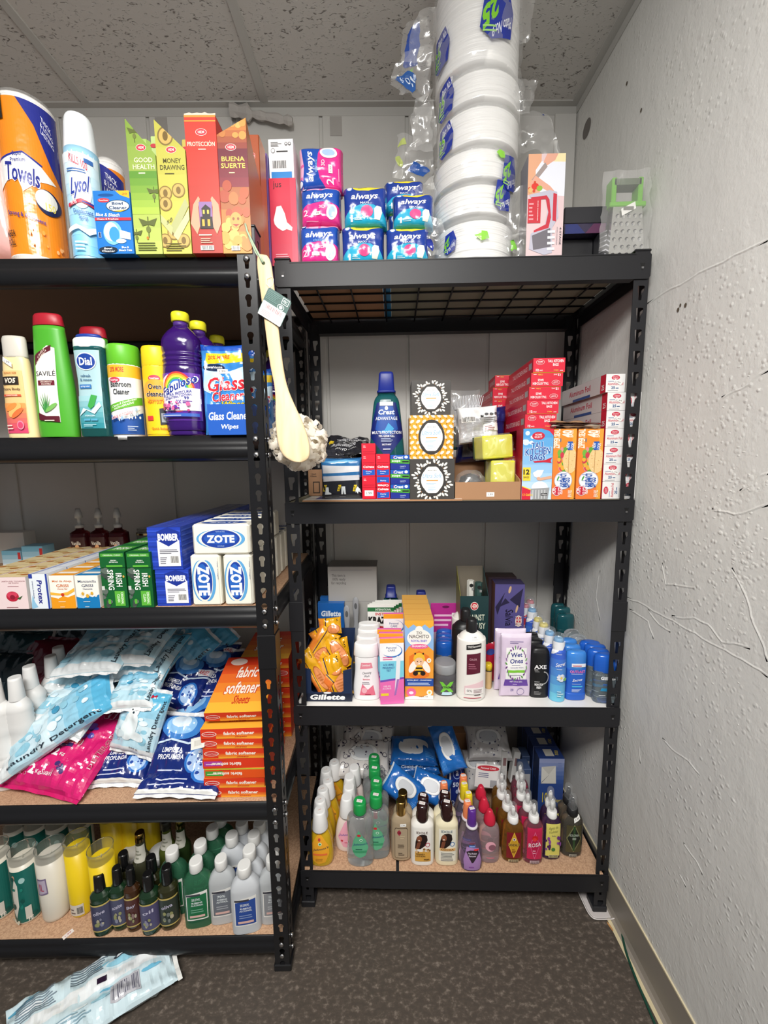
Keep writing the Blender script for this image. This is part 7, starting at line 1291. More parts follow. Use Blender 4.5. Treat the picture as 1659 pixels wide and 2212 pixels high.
# blue flushable wipes
bw = R(0, 0, 1, 1, '#1f66b4')+P([(0, .0), (1, 0), (1, .06), (0, .06)], '#1a559c')+L(.75, .1, .95, .3, 4, '#4f8fd0')
def blue(label, px, py, ly, tilt, rz, roll, seed, lid=1, w=.19, l=.125, t_=.045, txt=1):
    th = lying(label, 'flushable_wipes_pack', 'wipes pack', px, py, ly, w, l, t_, '#1f66b4', bw+(P([(0, 0), (.03, 0), (.03, 1), (0, 1)], '#dfe6ee')), rz, tilt, (w*.27, l*.26, 0, .004) if lid else None, 'blue flushable wipes packs', seed, roll)
    return th
for i in range(4):
    ly_ = .24; a, zc = U.at(903-i*3, 1655-i*30, ly_); th = thing('flushable_wipes_pack', 'blue flushable wipes pack, %s of the upright pile at the back' % ('bottom', 'second', 'third', 'top')[i], 'wipes pack', group='blue flushable wipes packs'); m = MB(); w_, l_, t_ = .18-.004*i, .12, .042
    pillow(m, w_, l_, t_, mt('#1f66b4', 'g'), px=6, q=.4, wr=.004, seed=80+i, N=18, items=bw); m.v = [(p[0], p[2]-l_/2, -p[1]) for p in m.v]; deco(m, T('Cottonelle', -.012, .0, .066, .013, '#dfe8f4', 2, bold=.02)+L(.026, -.002, .06, .0, 1, '#8fb4dc'), lambda u, v, o: (u, -l_/2+.001-o-.004*(1-abs(v)*8), v-.003)); m.build('film_pack', th)
    if i == 3: q = MB(); q.loft([(t_/2, .055), (t_/2+.004, .053)], mt('#dfdfdf'), 28, 2.4, .6); q.build('lid', th)
    th.location = U.pt(a, ly_+.05, z+.024+.040*i+.02); th.rotation_euler = (radians(8), radians((-1, 2, -2, 1)[i]), U.t+(.05, -.05, .06, 0)[i])
blue('blue flushable wipes pack leaning at the right side of the pile', 965, 1612, .20, 35, -.3, 62, 85, w=.155, l=.085)
blue('blue flushable wipes pack tumbled in front, lid facing left', 872, 1702, .15, 38, .25, 42, 86, w=.14, l=.09)
blue('blue flushable wipes pack lying behind the tumbled one, half its lid showing', 930, 1702, .17, 45, -.1, 15, 87, w=.13, l=.09)
# swab box, cards, slim boxes
qb = R(0, 0, 1, 1, '#1f2f7c')+E(.55, .82, .3, .12, '#8fa9dc')+E(.55, .82, .26, .1, '#1f2f7c')+T('a', .55, .82, .2, .1, '#dfe6f4')+T('500', .55, .6, .6, .09, '#dfe6f4', bold=.03)+E(.55, .46, .1, .04, '#b9c9ec')+T('Q-tips', .55, .24, .9, .12, '#dfe6f4')+R(0, 0, .1, 1, '#e3e1dc')
lx, ly = U.onz(985, 1760, z); h = U.at(985, 1650, ly)[1]-z; o = carton('swab_box', .05, h, .03, '#1f2f7c', front=qb); tag(o, 'dark blue swab box printed 500, behind the cocoa lotion', 'swab box'); put(o, U, lx, ly, z, .15)
for i, (px, py, ly_, w_, h_, rr, lb) in enumerate(((1089, 1628, .25, .02, .11, 4, 'slim pale box standing behind the amber sprays, left of two'), (1110, 1628, .25, .022, .11, 10, 'slim pale box leaning to the right behind the sprays'))):
    a, zc = U.at(px, py, ly_); o = carton('slim_box', w_, h_, .03, '#c9c7c4', front=R(0, 0, 1, 1, '#c9c7c4')+R(.25, .1, .75, .25, '#5a4a4a')+R(.25, .55, .8, .8, '#8a6a6a'), bev=.001); tag(o, lb, 'slim box'); o.location = U.pt(a, ly_, z+.075); o.rotation_euler = (radians(-8), radians(rr), U.t)
a, zc = U.at(1053, 1684, .17); o = carton('brush_card', .085, .075, .006, '#d9d6d4', front=E(.5, .85, .45, .12, '#b8303c')+T('Personal CARE', .5, .85, .6, .08, '#f3e6e6')+L(.12, .45, .7, .68, 3, '#6a6a88')+R(.62, .05, .9, .35, '#9a9a9e')); tag(o, 'white and red personal care card behind the pink-capped bottle', 'card'); o.location = U.pt(a, .18, zc-.04); o.rotation_euler = (radians(-12), radians(8), U.t+.05)
o = carton('kraft_carton', .09, .09, .05, '#8a623f'); tag(o, 'brown kraft carton in deep shade behind the leaning blue wipes', 'carton'); a, zc = U.at(998, 1600, .34); put(o, U, a, .34, zc-.06)
for i, (px, w_) in enumerate(((1128, .035), (1140, .028))):
    a, zc = U.at(px, 1660, .24); o = carton('blue_grey_carton', w_, .17, .05, '#3a4a6a', front=R(.1, .55, .9, .9, '#9a9a9c')); tag(o, ('grey topped dark blue carton left of the envelope boxes', 'narrow dark blue carton beside the envelope boxes')[i], 'carton'); put(o, U, a, .20+.06*i, z)
# envelope boxes
ev = G(0, 0, 1, 1, '#33508f', '#8a93b8', 6)+P([(.1, .02), (.7, .02), (.66, .72), (.1, .68)], '#cfccc4')+P([(.1, .68), (.66, .72), (.4, .38)], '#bdbab2')+P([(.1, .02), (.12, .08), (.42, .38), (.38, .33)], '#6a6a70')+L(.75, .6, .95, .9, 3, '#6a78a8')
ev2 = R(0, 0, 1, 1, '#2c4787')+T('100', .35, .6, .35, .3, '#d9c23a')+T('Envelopes', .7, .5, .5, .14, '#d9c23a', .01)
et = R(0, 0, 1, 1, '#22366c')+P([(.3, .2), (.65, .2), (.65, .8), (.3, .8)], '#b9b6ae')+TR('100', .8, .5, .4, .14, '#cfb93a', 1, 80)
lx, ly = U.onz(1185, 1765, z); ly = max(ly, .13); w_ = U.at(1217, 1690, ly)[0]-U.at(1163, 1690, ly)[0]; h1 = U.at(1185, 1693, ly)[1]-z; h2 = U.at(1185, 1638, ly)[1]-z-h1
for j in range(4):
    for lv in (0, 1):
        o = carton('envelope_box', w_, (h1 if lv == 0 else h2)-.001, .055, '#2c4787', front=ev2 if lv == 0 else ev, top=et, left=R(0, 0, 1, 1, '#1f2c50')); tag(o, 'blue envelope box, %s of the %s tier beside the right wall' % ('front' if j == 0 else ORD[j]+' from front', ('lower', 'upper')[lv]), 'envelope box', 'blue envelope boxes'); put(o, U, U.at(1190, 1690, ly)[0]-.001*j, ly+.057*j, z+(h1 if lv else 0))
# lotions
lx, dc, H, Rr = bl(U, 846, 888, 1862, 1728, z, .6)
gd = bt('gold_lotion_bottle', 'champagne gold lotion bottle with a shiny gold cap, front one', 'lotion', H, Rr, [(0, .8), (.02, .93), (.08, 1), (.6, 1), (.7, .92), (.76, .7), (.78, .45)], '#a8957a', '', .6, 2.4, [('cap', [(.775, .46), (.785, .48), (.985, .48), (1, .44)], '#c9a45c', 'm')],
   P([(-.6, .07), (.6, .07), (.66, .1), (.66, .57), (.55, .6), (-.55, .6), (-.66, .57), (-.66, .1)], '#5a4a3a')+P([(-.56, .08), (.56, .08), (.62, .1), (.62, .565), (.5, .59), (-.5, .59), (-.62, .565), (-.62, .1)], '#ad9a80')+E(-.2, .52, .2, .035, '#8a1f30')+E(-.2, .52, .1, .05, '#a02c40')+E(-.2, .52, .05, .012, '#4a1018')+L(-.1, .42, .4, .49, 2, '#c9b898')+L(-.35, .26, .4, .33, 3, '#4a3c30')+L(-.3, .13, .35, .19, 2, '#4a3c30')+STK(.2, .655, .6, .045, 0), group='gold lotion bottles'); put(gd, U, lx, dc, z)
rowput(gd, U, z, H, ((870, 1710),), ('champagne gold lotion bottle, the one behind',))
def idole(l, r, b_, tp_, body, label, txt, tcol, hc, pos, lb2):
    lx, dc, H, Rr = bl(U, l, r, b_, tp_, z, .65)
    lab = R(-.72, .08, .72, .62, mix(body, '#f3f1ea', .6))+T('IDOLE', -.05, .585, .95, .042, tcol, bold=.02)
    lab += P([(-.65, .3), (-.2, .3), (.2, .36), (.42, .46), (.35, .54), (.1, .56), (-.25, .55), (-.5, .5), (-.6, .42)], '#241512')+E(-.28, .48, .22, .055, '#8a5238')+E(-.3, .455, .08, .01, '#e8dcd0')+P([(-.6, .3), (-.3, .31), (-.15, .42), (-.45, .42)], '#7a4530')+E(.42, .38, .2, .038, hc)+E(.42, .38, .14, .027, '#f0ede6')
    if 'HONEY' in txt: lab += R(-.65, .09, .68, .26, '#d9a44a')+SP(-.55, .25, .6, .32, 12, .07, .11, ['#b98a4a', '#8a5f2e', '#d9b07a'], 3, .2)+T('HONEY\nLOTION', -.2, .215, .8, .06, '#3a2418')+T('PEEL', .35, .14, .5, .025, '#3a2418', bold=.03)
    else: lab += R(-.65, .265, .68, .31, '#e8b878')+T('COCOA', 0, .288, 1.1, .03, '#6a4020', bold=.03)+L(-.55, .1, .6, .25, 6, '#8a8a88')
    t = bt('lotion_bottle', label, 'lotion', H, Rr, [(0, .85), (.015, .95), (.05, 1), (.58, .98), (.68, .9), (.74, .6), (.76, .5)], body, '', .65, 2.8, [('cap', [(.72, .5), (.74, .54), (.82, .52), (.84, .46), (.96, .48), (.985, .4), (1, .2)], '#2b1414', 'g')], lab, group='brown-capped lotion bottles', extra=(sticker(.018, 1.0, -.001, -15),)); put(t, U, lx, dc, z); rowput(t, U, z, H, (pos,), (lb2,)); return t
idole(888, 938, 1870, 1734, '#e9e6df', 'white honey lotion bottle with a dark brown cap, front one', 'HONEY', '#4a2418', '#b8485c', (914, 1716), 'white honey lotion bottle, the one behind')
idole(941, 991, 1870, 1730, '#e6dcbc', 'cream cocoa lotion bottle with a dark brown cap, front one', 'COCOA', '#22506a', '#2c6aa8', (961, 1710), 'cream cocoa lotion bottle, the one behind')
# nail polish remover
lx, dc, H, Rr = bl(U, 996, 1044, 1884, 1746, z, .6)
def remover(cap, body, label, lc='#7a3fa0'):
    return bt('polish_remover_bottle', label, 'nail polish remover', H, Rr, [(0, .82), (.015, .92), (.15, 1), (.35, .92), (.55, .66), (.68, .46), (.72, .44)], body, 'q', .6, 2.3, [('collar', [(.70, .5), (.72, .54), (.745, .5)], '#d9d2d8', ''), ('cap', [(.745, .42), (.75, .43), (.97, .36), (1, .3)], cap, '')],
      P([(-.7, .03), (.7, .03), (.8, .2), (.55, .4), (-.5, .42), (-.78, .2)], mix(body, '#b060c0', .35))+P([(-.55, .34), (-.2, .37), (.5, .37), (.6, .32), (.1, .17), (-.05, .16)], '#33262f')+T('Nail Polish\nRemover', 0, .30, .75, .07, '#e3d6e4')+E(.35, .38, .25, .015, '#d9383c')+R(-.3, .42, .25, .45, '#3f6fc0')+T('assured', -.03, .435, .4, .016, '#e6ecf6')+L(-.3, .08, .3, .12, 1, '#8a4a9a'), group='nail polish remover bottles', extra=(sticker(.015, 1.002, 0, 10),))
nr = remover('#5c2c8c', '#a893b4', 'lilac nail polish remover bottle with a purple cap, foremost'); put(nr, U, lx, dc, z)
for (px, py), c_, b2, lb in (((1010, 1730), '#f08858', '#d9c4c4', 'nail polish remover bottle with an orange cap, right behind the purple one'), ((1012, 1712), '#e8cf2a', '#b3a9c0', 'nail polish remover bottle with a yellow cap, third in its row'), ((1003, 1692), '#e8cf2a', '#b3a9c0', 'nail polish remover bottle with a yellow cap, fourth in its row'), ((1001, 1675), '#f08858', '#d0bcc0', 'nail polish remover bottle with an orange cap, rearmost in its row'), ((959, 1690), '#f08858', '#c9a9a9', 'nail polish remover bottle with an orange cap behind the cocoa lotion')):
    t = remover(c_, b2, lb); a, b_ = U.onz(px, py, z+H); put(t, U, a, b_, z)
# pink capped clear bottle
lx, dc, H, Rr = bl(U, 1037, 1081, 1866, 1748, z, .7)
pk = bt('micellar_bottle', 'clear pinkish bottle with a domed crimson cap, front one', 'beauty water', H, Rr, [(0, .85), (.03, .97), (.2, 1), (.55, .98), (.68, .85), (.75, .5)], '#e3cdd0', 'q', .7, 2.4, [('cap', [(.74, .56), (.76, .58), (.86, .54), (.93, .36), (.97, .3), (1, .18)], '#c8243f', '')], E(0, .36, .5, .1, '#e8a9b8')+E(.15, .34, .35, .06, '#8a5a68')+L(-.3, .48, .3, .56, 2, '#7a6a70')+L(-.4, .12, .4, .16, 1, '#d9788c'), group='crimson-capped bottles'); put(pk, U, lx, dc, z)
rowput(pk, U, z, H, ((1046, 1722), (1039, 1696)), ('clear pinkish bottle with a crimson cap, second back', 'clear pinkish bottle with a crimson cap, third back'))
# cologne sprays
def spray(l, r, b_, tp_, col, name, lab, group, capc='#ecebe9', black=0):
    lx, dc, H, Rr = bl(U, l, r, b_, tp_, z, .6)
    t = bt('cologne_spray', name, 'cologne spray', H, Rr, [(0, .8), (.02, .92), (.08, 1), (.5, 1), (.62, .9), (.68, .65), (.71, .36)], col, 'q', .6, 2.6, [('collar', [(.68, .5), (.7, .52), (.79, .48), (.8, .36)], capc, ''), ('spray_head', [(.8, .22), (.9, .2), (.93, .16)], capc if not black else '#3a3a3c', ''), ('clear_cap', [(.79, .42), (.8, .42), (.98, .34), (1, .26)], '#e9ecee', 'f')], lab, group=group); put(t, U, lx, dc, z); return t, H
dia = lambda c1, c2, c3: P([(0, .1), (.5, .33), (0, .57), (-.5, .33)], c1)+P([(0, .13), (.44, .33), (0, .54), (-.44, .33)], c2)
t, H = spray(1086, 1132, 1864, 1735, '#b8843c', 'amber SANDALO cologne spray with a clear cap, front one'.replace('SANDALO ', 'sandalwood '), R(-.68, .09, .68, .56, '#7a1822')+dia('#e0b83a', '#c99a2a', '')+E(0, .44, .16, .028, '#e9dcc0')+E(0, .44, .08, .014, '#5a3a5a')+T('SANDALO', 0, .345, 1.05, .05, '#3a1a14', bold=.02, o='#e9c96a')+L(-.2, .2, .2, .28, 3, '#7a3a1a')+BC(-.5, .02, .45, .075, '#d9c49a'), 'amber cologne sprays')
rowput(t, U, z, H, ((1097, 1710), (1085, 1686), (1084, 1666)), ['amber cologne spray, %s in its row' % ORD[j] for j in (1, 2, 3)])
t, H = spray(1132, 1175, 1868, 1731, '#c8788c', 'pink rose cologne spray with a clear cap, front one', R(-.75, .1, .75, .62, '#c42450')+dia('#d9648a', '#b81c48', '')+E(0, .46, .3, .045, '#c8201f')+E(-.05, .44, .2, .03, '#e0383a')+T('ROSA', 0, .35, 1.25, .07, '#e9d9dc', 3, bold=.03)+L(-.2, .2, .2, .28, 2, '#e9a9bc')+BC(-.45, .02, .5, .08, '#e9c9d0'), 'pink cologne sprays')
rowput(t, U, z, H, ((1141, 1708), (1127, 1686), (1127, 1665), (1124, 1648)), ['pink cologne spray, %s in its row' % ORD[j] for j in (1, 2, 3, 4)])
t, H = spray(1171, 1214, 1859, 1722, '#6a4a7c', 'purple violet cologne spray with a pale yellow label, front one', R(-.7, .08, .75, .62, '#d9cf6a')+T('Agua de\nVioletas', .0, .53, .95, .11, '#6a6a3a', 4, bold=0, sh=.2)+T('Sandia', .05, .43, .4, .025, '#5a4a6a')+SP(-.7, .15, -.3, .4, 10, .08, .15, ['#6a2f7c', '#8a4a9c', '#4a1f5c'], 3, .25)+SP(.35, .28, .75, .42, 8, .08, .14, ['#6a2f7c', '#8a4a9c'], 5, .25)+E(0, .22, .2, .03, '#4a7a3a')+BC(-.45, .08, .5, .13, '#d9cf9a'), 'purple cologne sprays')
rowput(t, U, z, H, ((1190, 1702),), ('purple cologne spray, the one behind',))
t, H = spray(1214, 1261, 1853, 1717, '#8a8478', 'smoky cologne spray with a black collar and diamond label, front one', R(-.7, .1, .7, .56, '#4a452c')+P([(0, .1), (.7, .34), (0, .58), (-.7, .34)], '#7a7a52')+P([(0, .13), (.62, .34), (0, .55), (-.62, .34)], '#1f241f')+R(-.1, .13, .1, .55, '#2c4a2a')+T('KOLONIA\n1800', 0, .37, .85, .1, '#b9c4b4')+STK(.25, .66, .6, .06, 5)+BC(-.4, .02, .3, .07, '#c9c4b4'), 'smoky cologne sprays', '#1d1d1f', 1)
rowput(t, U, z, H, ((1229, 1694),), ('smoky cologne spray with a black collar, the one behind',))

# ================================================================== left unit, fifth (bottom) level
U = UB; z = LZ[4]
def candle(l, r, b_, tp_, wax, label, lab=(), group=None, fill=.86):
    lx, dc, H, Rr = bl(U, l, r, b_, tp_, z); t = thing('jar_candle', label, 'candle', group=group); m = MB()
    m.loft([(0, Rr*.86), (H*.02, Rr*.96), (H*.06, Rr), (H*fill, Rr)], mt(wax, 't'), 28); m.build('wax', t)
    m = MB(); m.loft([(H*fill, Rr*1.01), (H*.97, Rr*1.02), (H, Rr*1.03), (H*1.003, Rr*.99), (H*.99, Rr*.96), (H*fill, Rr*.96)], mt('#9fa39c', 'f'), 28, caps=(0, 0)); m.build('glass_rim', t)
    m = MB(); m.loft([(H*.992, Rr*1.035), (H*1.004, Rr*1.03), (H*1.004, Rr*.97)], mt('#a9ada6', 'c'), 28, caps=(0, 0)); m.build('lip', t)
    m = MB(); m.tube([(0, 0, H*fill), (.001, 0, H*fill+.012)], .0008, mt('#c9c4b4'), 6); m.build('wick', t)
    if lab: m = MB(); pr = [(0, Rr*.86), (H*.02, Rr*.96), (H*.06, Rr), (H, Rr)]; deco(m, lab, fB(pr, 1, 2, Rr, H), .1, .05, base=.0008, step=.0002); m.build('label', t)
    put(t, U, lx, dc, z, .25); return t, H
gl = R(-.98, .05, .98, .8, '#17635a')+E(.25, .66, .22, .04, '#9fc4c0')+P([(-.3, .7), (-.1, .6), (-.15, .3), (-.5, .12), (-.7, .2), (-.6, .5)], '#d9d4c8')+E(-.35, .72, .12, .035, '#c99a80')+SP(-.9, .1, .9, .75, 10, .1, .2, ['#1f7a6c', '#124f48'], 4, .25)+R(.3, .1, .7, .28, '#c9c4ba')+T('FE', .6, .09, .3, .05, '#e9e6dc')+SP(-.9, .06, -.2, .12, 6, .06, .1, ['#d9d4c0'], 3, .3)
t1, H1 = candle(14, 79, 2000, 1832, '#d9d2c2', 'jar candle with a dark green saint label, second from the left edge', gl); 
t0 = dup(t1, (0, 0, 0), label='jar candle with a dark green saint label, cut by the left picture edge'); a, b_ = U.onz(-13, 1993, z); put(t0, U, a, b_+.03, z, .25)
t2, H2 = candle(70, 140, 1997, 1825, '#cfc9bc', 'cream jar candle with a small purple sticker', P([(-.75, .42), (.05, .46), (.0, .68), (-.75, .66)], '#7a6a8c')+P([(-.68, .44), (-.02, .48), (-.07, .66), (-.68, .64)], '#b9adc0')+T('IL', -.38, .55, .35, .1, '#a83a5a'))
t3, H3 = candle(135, 195, 1986, 1808, '#e0c01c', 'yellow jar candle with a price sticker at its foot, left of two', R(-.7, .05, .45, .2, '#cfc8bc')+L(-.6, .08, -.2, .17, 2, '#6a5a5a')+BC(-.1, .07, .4, .18, '#cfc8bc'))
t4 = dup(t3, (0, 0, 0), label='yellow jar candle standing right behind the first yellow one'); a, b_ = U.onz(216, 1830, z+H3); put(t4, U, a, b_, z)
for i, (px, py) in enumerate(((208, 1780), (254, 1768), (290, 1765))): t_ = dup(t3, (0, 0, 0), label='yellow jar candle in the back rows, %s from left' % ('first', 'second', 'third')[i]); a, b_ = U.onz(px, py, z+H3); put(t_, U, a, b_+.06, z)
for i, (px, py) in enumerate(((5, 1788), (50, 1785), (98, 1783), (150, 1780), (22, 1750))): t_ = dup(t1, (0, 0, 0), label='shaded green-labelled jar candle, %s in the back rows' % ('first', 'second', 'third', 'fourth', 'rearmost')[i], group='green jar candles in the back rows'); a, b_ = U.onz(px, py, z+H1); put(t_, U, a, b_+.04, z, .25)
# oil bottles
def oil(l, r, b_, tp_, c, lc, label, txt, gl='#b9a45c'):
    lx, dc, H, Rr = bl(U, l, r, b_, tp_, z, .8); lab = R(-.98, .12, .98, .56, lc)+R(-.98, .55, .98, .575, gl)+R(-.98, .11, .98, .13, gl)+T(txt, 0, .44, 1.1, .06, '#b9b4c8', 4, bold=.02)+SP(-.4, .2, .5, .33, 7, .1, .18, ['#a8a088', '#8a8a5a', mix(lc, '#ffffff', .3)], len(label), .25)
    t = bt('oil_bottle', label, 'oil bottle', H, Rr, [(0, .75), (.02, .9), (.08, 1), (.6, 1), (.68, .9), (.73, .6), (.75, .5)], c, 'g', .8, 2.2, [('cap', [(.74, .55), (.76, .56), (.97, .50), (1, .44)], '#151516', 'g')], lab, group='dark oil bottles'); put(t, U, lx, dc, z, .2); return t, H
oil(192, 240, 2026, 1886, '#16301c', '#3c3c58', 'dark green oil bottle with a blue-grey label, leftmost of the front five', 'olive')
oil(235, 276, 2014, 1873, '#16301c', '#44445e', 'dark green oil bottle with a blue-grey label, second of the five', 'aceite')
oil(268, 304, 2016, 1873, '#3a2210', '#4a2420', 'brown oil bottle with a dark red label, third of the five', 'Bay')
oil(299, 343, 2024, 1886, '#16301c', '#4a4668', 'dark green oil bottle with a violet label, fourth of the five', 'oil')
ot, Ho = oil(340, 384, 2013, 1871, '#2a2a14', '#2c342c', 'dark oil bottle with a black label and barcode, rightmost of the five', 'oliva')
rowput(ot, U, z, Ho, ((265, 1842), (325, 1850)), ('dark oil bottle in the second row, left one', 'dark oil bottle in the second row, right one'))
for i, (px, py) in enumerate(((301, 1797), (358, 1772), (388, 1768))):
    t = bt('sauce_bottle', ('gold-topped bottle with a white neck label behind the oils', 'green bottle with a white neck label, left one at the back', 'green bottle with a white neck label, right one at the back')[i], 'bottle', .21, .026, [(0, .9), (.02, 1), (.5, 1), (.62, .75), (.72, .5), (.98, .45)], ('#3a3a2a', '#4a5420', '#2a3a1c')[i], 'g', 1, 2, [('cap', [(.88, .5), (.99, .48), (1, .42)], ('#a8884a', '#2a2a22', '#8a7a3a')[i], 'm' if i != 1 else '')], R(-.6, .62, .6, .84, '#c9c6ba')+L(-.3, .66, .3, .8, 3, '#8a8a7a')); a, b_ = U.onz(px, py, z+.21); put(t, U, a, b_, z)
# rubbing alcohol
def alc(l, r, b_, tp_, body, lc, txt, label, H0=None, dr=.15):
    lx, dc, H, Rr = bl(U, l, r, b_, tp_, z, .55)
    lab = P([(-.72, .14), (.75, .14), (.78, .60), (-.7, .56)], '#e3e1dc')+P([(-.66, .16), (.7, .16), (.72, .555), (-.64, .52)], lc)+R(-.68, .53, .3, .56, '#3a3a44')+T(txt, 0, .475, .6, .04, '#e6ecee')+T('RUBBING\nALCOHOL', .05, .405, .85, .065, '#e6ecee', bold=.02)+L(-.4, .27, .5, .34, 2, mix(lc, '#ffffff', .4))+R(-.5, .19, .55, .225, '#d9b0a8')
    t = bt('rubbing_alcohol_bottle', label, 'rubbing alcohol', H, Rr, [(0, .92), (.01, .98), (.05, 1), (.58, 1), (.7, .93), (.78, .7), (.83, .42), (.86, .38)], body, 't' if body[1] > 'a' else 'q', .55, 3.2, [('cap', [(.85, .44), (.86, .47), (.98, .46), (1, .42)], '#e3e2df', '')], lab if lc else (), group='rubbing alcohol bottles'); put(t, U, lx, dc, z, dr); return t, H
gt, Hg = alc(396, 456, 2005, 1857, '#5fae86', '#17683f', '50% ETHYL', 'green rubbing alcohol bottle with a dark green label, front one')
rowput(gt, U, z, Hg, ((371, 1834), (432, 1819), (458, 1787), (476, 1762)), ['green rubbing alcohol bottle, %s one back' % ORD[j] for j in (1, 2, 3, 4)], rz=.1)
t5, H5 = alc(452, 508, 1997, 1852, '#b3b6b8', '#6a6f78', '70%', 'clear rubbing alcohol bottle with a grey and blue label')
t6, H6 = alc(499, 561, 2018, 1866, '#c3c6ca', '#2a4a94', '50% ISOPROPYL', 'clear rubbing alcohol bottle with a blue label, foremost')
rowput(t6, U, z, H6, ((538, 1832), (500, 1802), (548, 1800), (522, 1775), (560, 1775), (572, 1748), (590, 1700)), ['clear rubbing alcohol bottle, %s one back in the right block' % ORD[j] for j in (1, 2, 3, 4, 5, 6, 7)], rz=.1)
t7, H7 = alc(560, 622, 1996, 1850, '#b3b6b8', '#8a8c90', 'DRUG FACTS', 'clear rubbing alcohol bottle turned back to front, behind the post')
for i, (px, py) in enumerate(((345, 1836), (325, 1784), (285, 1838))):
    t = bt('medicine_jar', 'squat jar with a wide white ribbed cap, %s' % ('beside the green alcohol', 'at the back by the sauce bottles', 'behind the first oils')[i], 'jar', .10, .032, [(0, .9), (.02, 1), (.7, 1), (.78, .9)], '#8a8f8c', 'q', 1, 2, [('cap', [(.77, .95), (.79, 1), (.97, 1), (1, .92)], '#cfcecb', '')]); a, b_ = U.onz(px, py, z+.10); put(t, U, a, b_, z)
m = MB(); m.box(-.012, .012, -.006, .006, 0, .0004, mt('#e3dad6')); deco(m, T('1.99', 0, 0, .014, .005, '#b8606a'), lambda u, v, o: (u, v, .0004+o)); o = m.build('price_sticker'); tag(o, 'loose white price sticker lying on the bottom shelf board', 'sticker'); a, b_ = U.onz(147, 2018, z); o.location = U.pt(a, b_, z); o.rotation_euler = (0, 0, 1.0)
# ================================================================== left unit, fourth level: detergent bags
U = UB; z = LZ[3]
def bag(name, label, cat, px, py, ly, w, l, t_, c, items, tilt, rz=0, roll=0, seed=1, group=None, wr=.005, k='g', seamc='#e6e6e6', pinch=.05, q=.5, px_=3.2, back=None):
    a, zc = U.at(px, py, ly); th = thing(name, label, cat, group=group); m = MB(); pillow(m, w, l, t_, mt(c, k), px=px_, q=q, wr=wr, seed=seed, N=26, items=items, pinch=pinch, back=back or R(0, 0, 1, 1, c)); m.v = [(p[0], p[1], p[2]-l/2) for p in m.v]; m.build('filled_bag', th); allv = list(m.v)
    for sg in (-1, 1):        # crimped flat ends
        m = MB(); n = 18; vs = []
        for i in range(n+1):
            u = i/n; x = w/2*(2*u-1)*.98; e = noise.noise(Vector((x*40, seed, sg)))*.004
            for dz in (0, .009): vs.append((x, e+(.003*sin(u*25) if dz else 0), sg*(l/2*(1-pinch*(1-(2*u-1)**2))+dz)))
        m.add(vs, [(2*i, 2*i+2, 2*i+3, 2*i+1) for i in range(n)], mt(seamc, 'g')); m.build('crimped_end', th)
    RM = Matrix.Rotation(U.t+rz, 3, 'Z') @ Matrix.Rotation(-radians(tilt), 3, 'X') @ Matrix.Rotation(radians(roll), 3, 'Y')
    P0 = U.pt(a, ly, zc); lo = min((RM @ Vector(v)).z for v in allv); zc = max(zc, LZ[3]+.001-lo); fy = min((RM @ Vector(v)).y for v in allv)+P0.y; P0.y += max(0, UB.o.y+.012-fy); P0.z = zc
    th.location = P0; th.rotation_euler = (Matrix.Rotation(U.t+rz, 3, 'Z') @ Matrix.Rotation(-radians(tilt), 3, 'X') @ Matrix.Rotation(radians(roll), 3, 'Y')).to_euler(); return th
# bleach bottles
lx, dc, H, Rr = bl(U, 14, 76, 1700, 1462, z, .75)
pb = [(0, .92), (.02, 1), (.2, 1)]+[q for i in range(3) for q in ((.22+.03*i, .91), (.24+.03*i, 1))]+[(.33, 1), (.42, .82), (.46, .78), (.50, .80), (.58, 1), (.60, .92), (.62, 1.0), (.64, .92), (.66, 1.0), (.68, .92), (.70, 1.0), (.74, .9), (.80, .56)]
def bleach(H, Rr, label):
    t = thing('bleach_bottle', label, 'bleach bottle', group='white bleach bottles'); m = MB(); m.loft([(a*H, b_*Rr) for a, b_ in pb], mt('#dfdedc', ''), 28, 2.2, .8); m.build('bottle_body', t)
    m = MB(); m.loft([(.79*H, Rr*.54), (.80*H, Rr*.56), (.975*H, Rr*.46), (H, Rr*.43), (H*.995, Rr*.38)], mt('#e6e5e3'), 24); m.build('cap', t)
    m = MB(); deco(m, R(-.9, .05, .9, .20, '#ded9dc')+P([(-.9, .17), (.9, .12), (.9, .16), (-.9, .2)], '#b9c6dc')+P([(-.5, .1), (.9, .06), (.9, .08), (-.5, .12)], '#d9b8b4')+T('CLORO', .3, .15, .7, .03, '#3a5aa8'), fB([(a*H, b_*Rr) for a, b_ in pb], .8, 2.2, Rr, H), .12, .03, base=.0008, step=.0002); m.build('label', t); return t
b1 = bleach(H, Rr, 'white ribbed bleach bottle with a tall cap, second from the left edge'); put(b1, U, lx, dc, z, .2)
for (px, py), lb in zip(((-26, 1535), (62, 1438), (108, 1416), (125, 1397)), ('white ribbed bleach bottle cut by the left picture edge, foremost', 'white ribbed bleach bottle, third going back under the pale bags', 'white ribbed bleach bottle in shade, fourth going back', 'white ribbed bleach bottle, only its cap showing, rearmost')):
    a, b_ = U.onz(px, py, z+H)
    if px < 0: a, b_ = U.onz(-12, 1722, z); b_ += .04
    put(dup(b1, (0, 0, 0), label=lb), U, a, b_, z, .2)
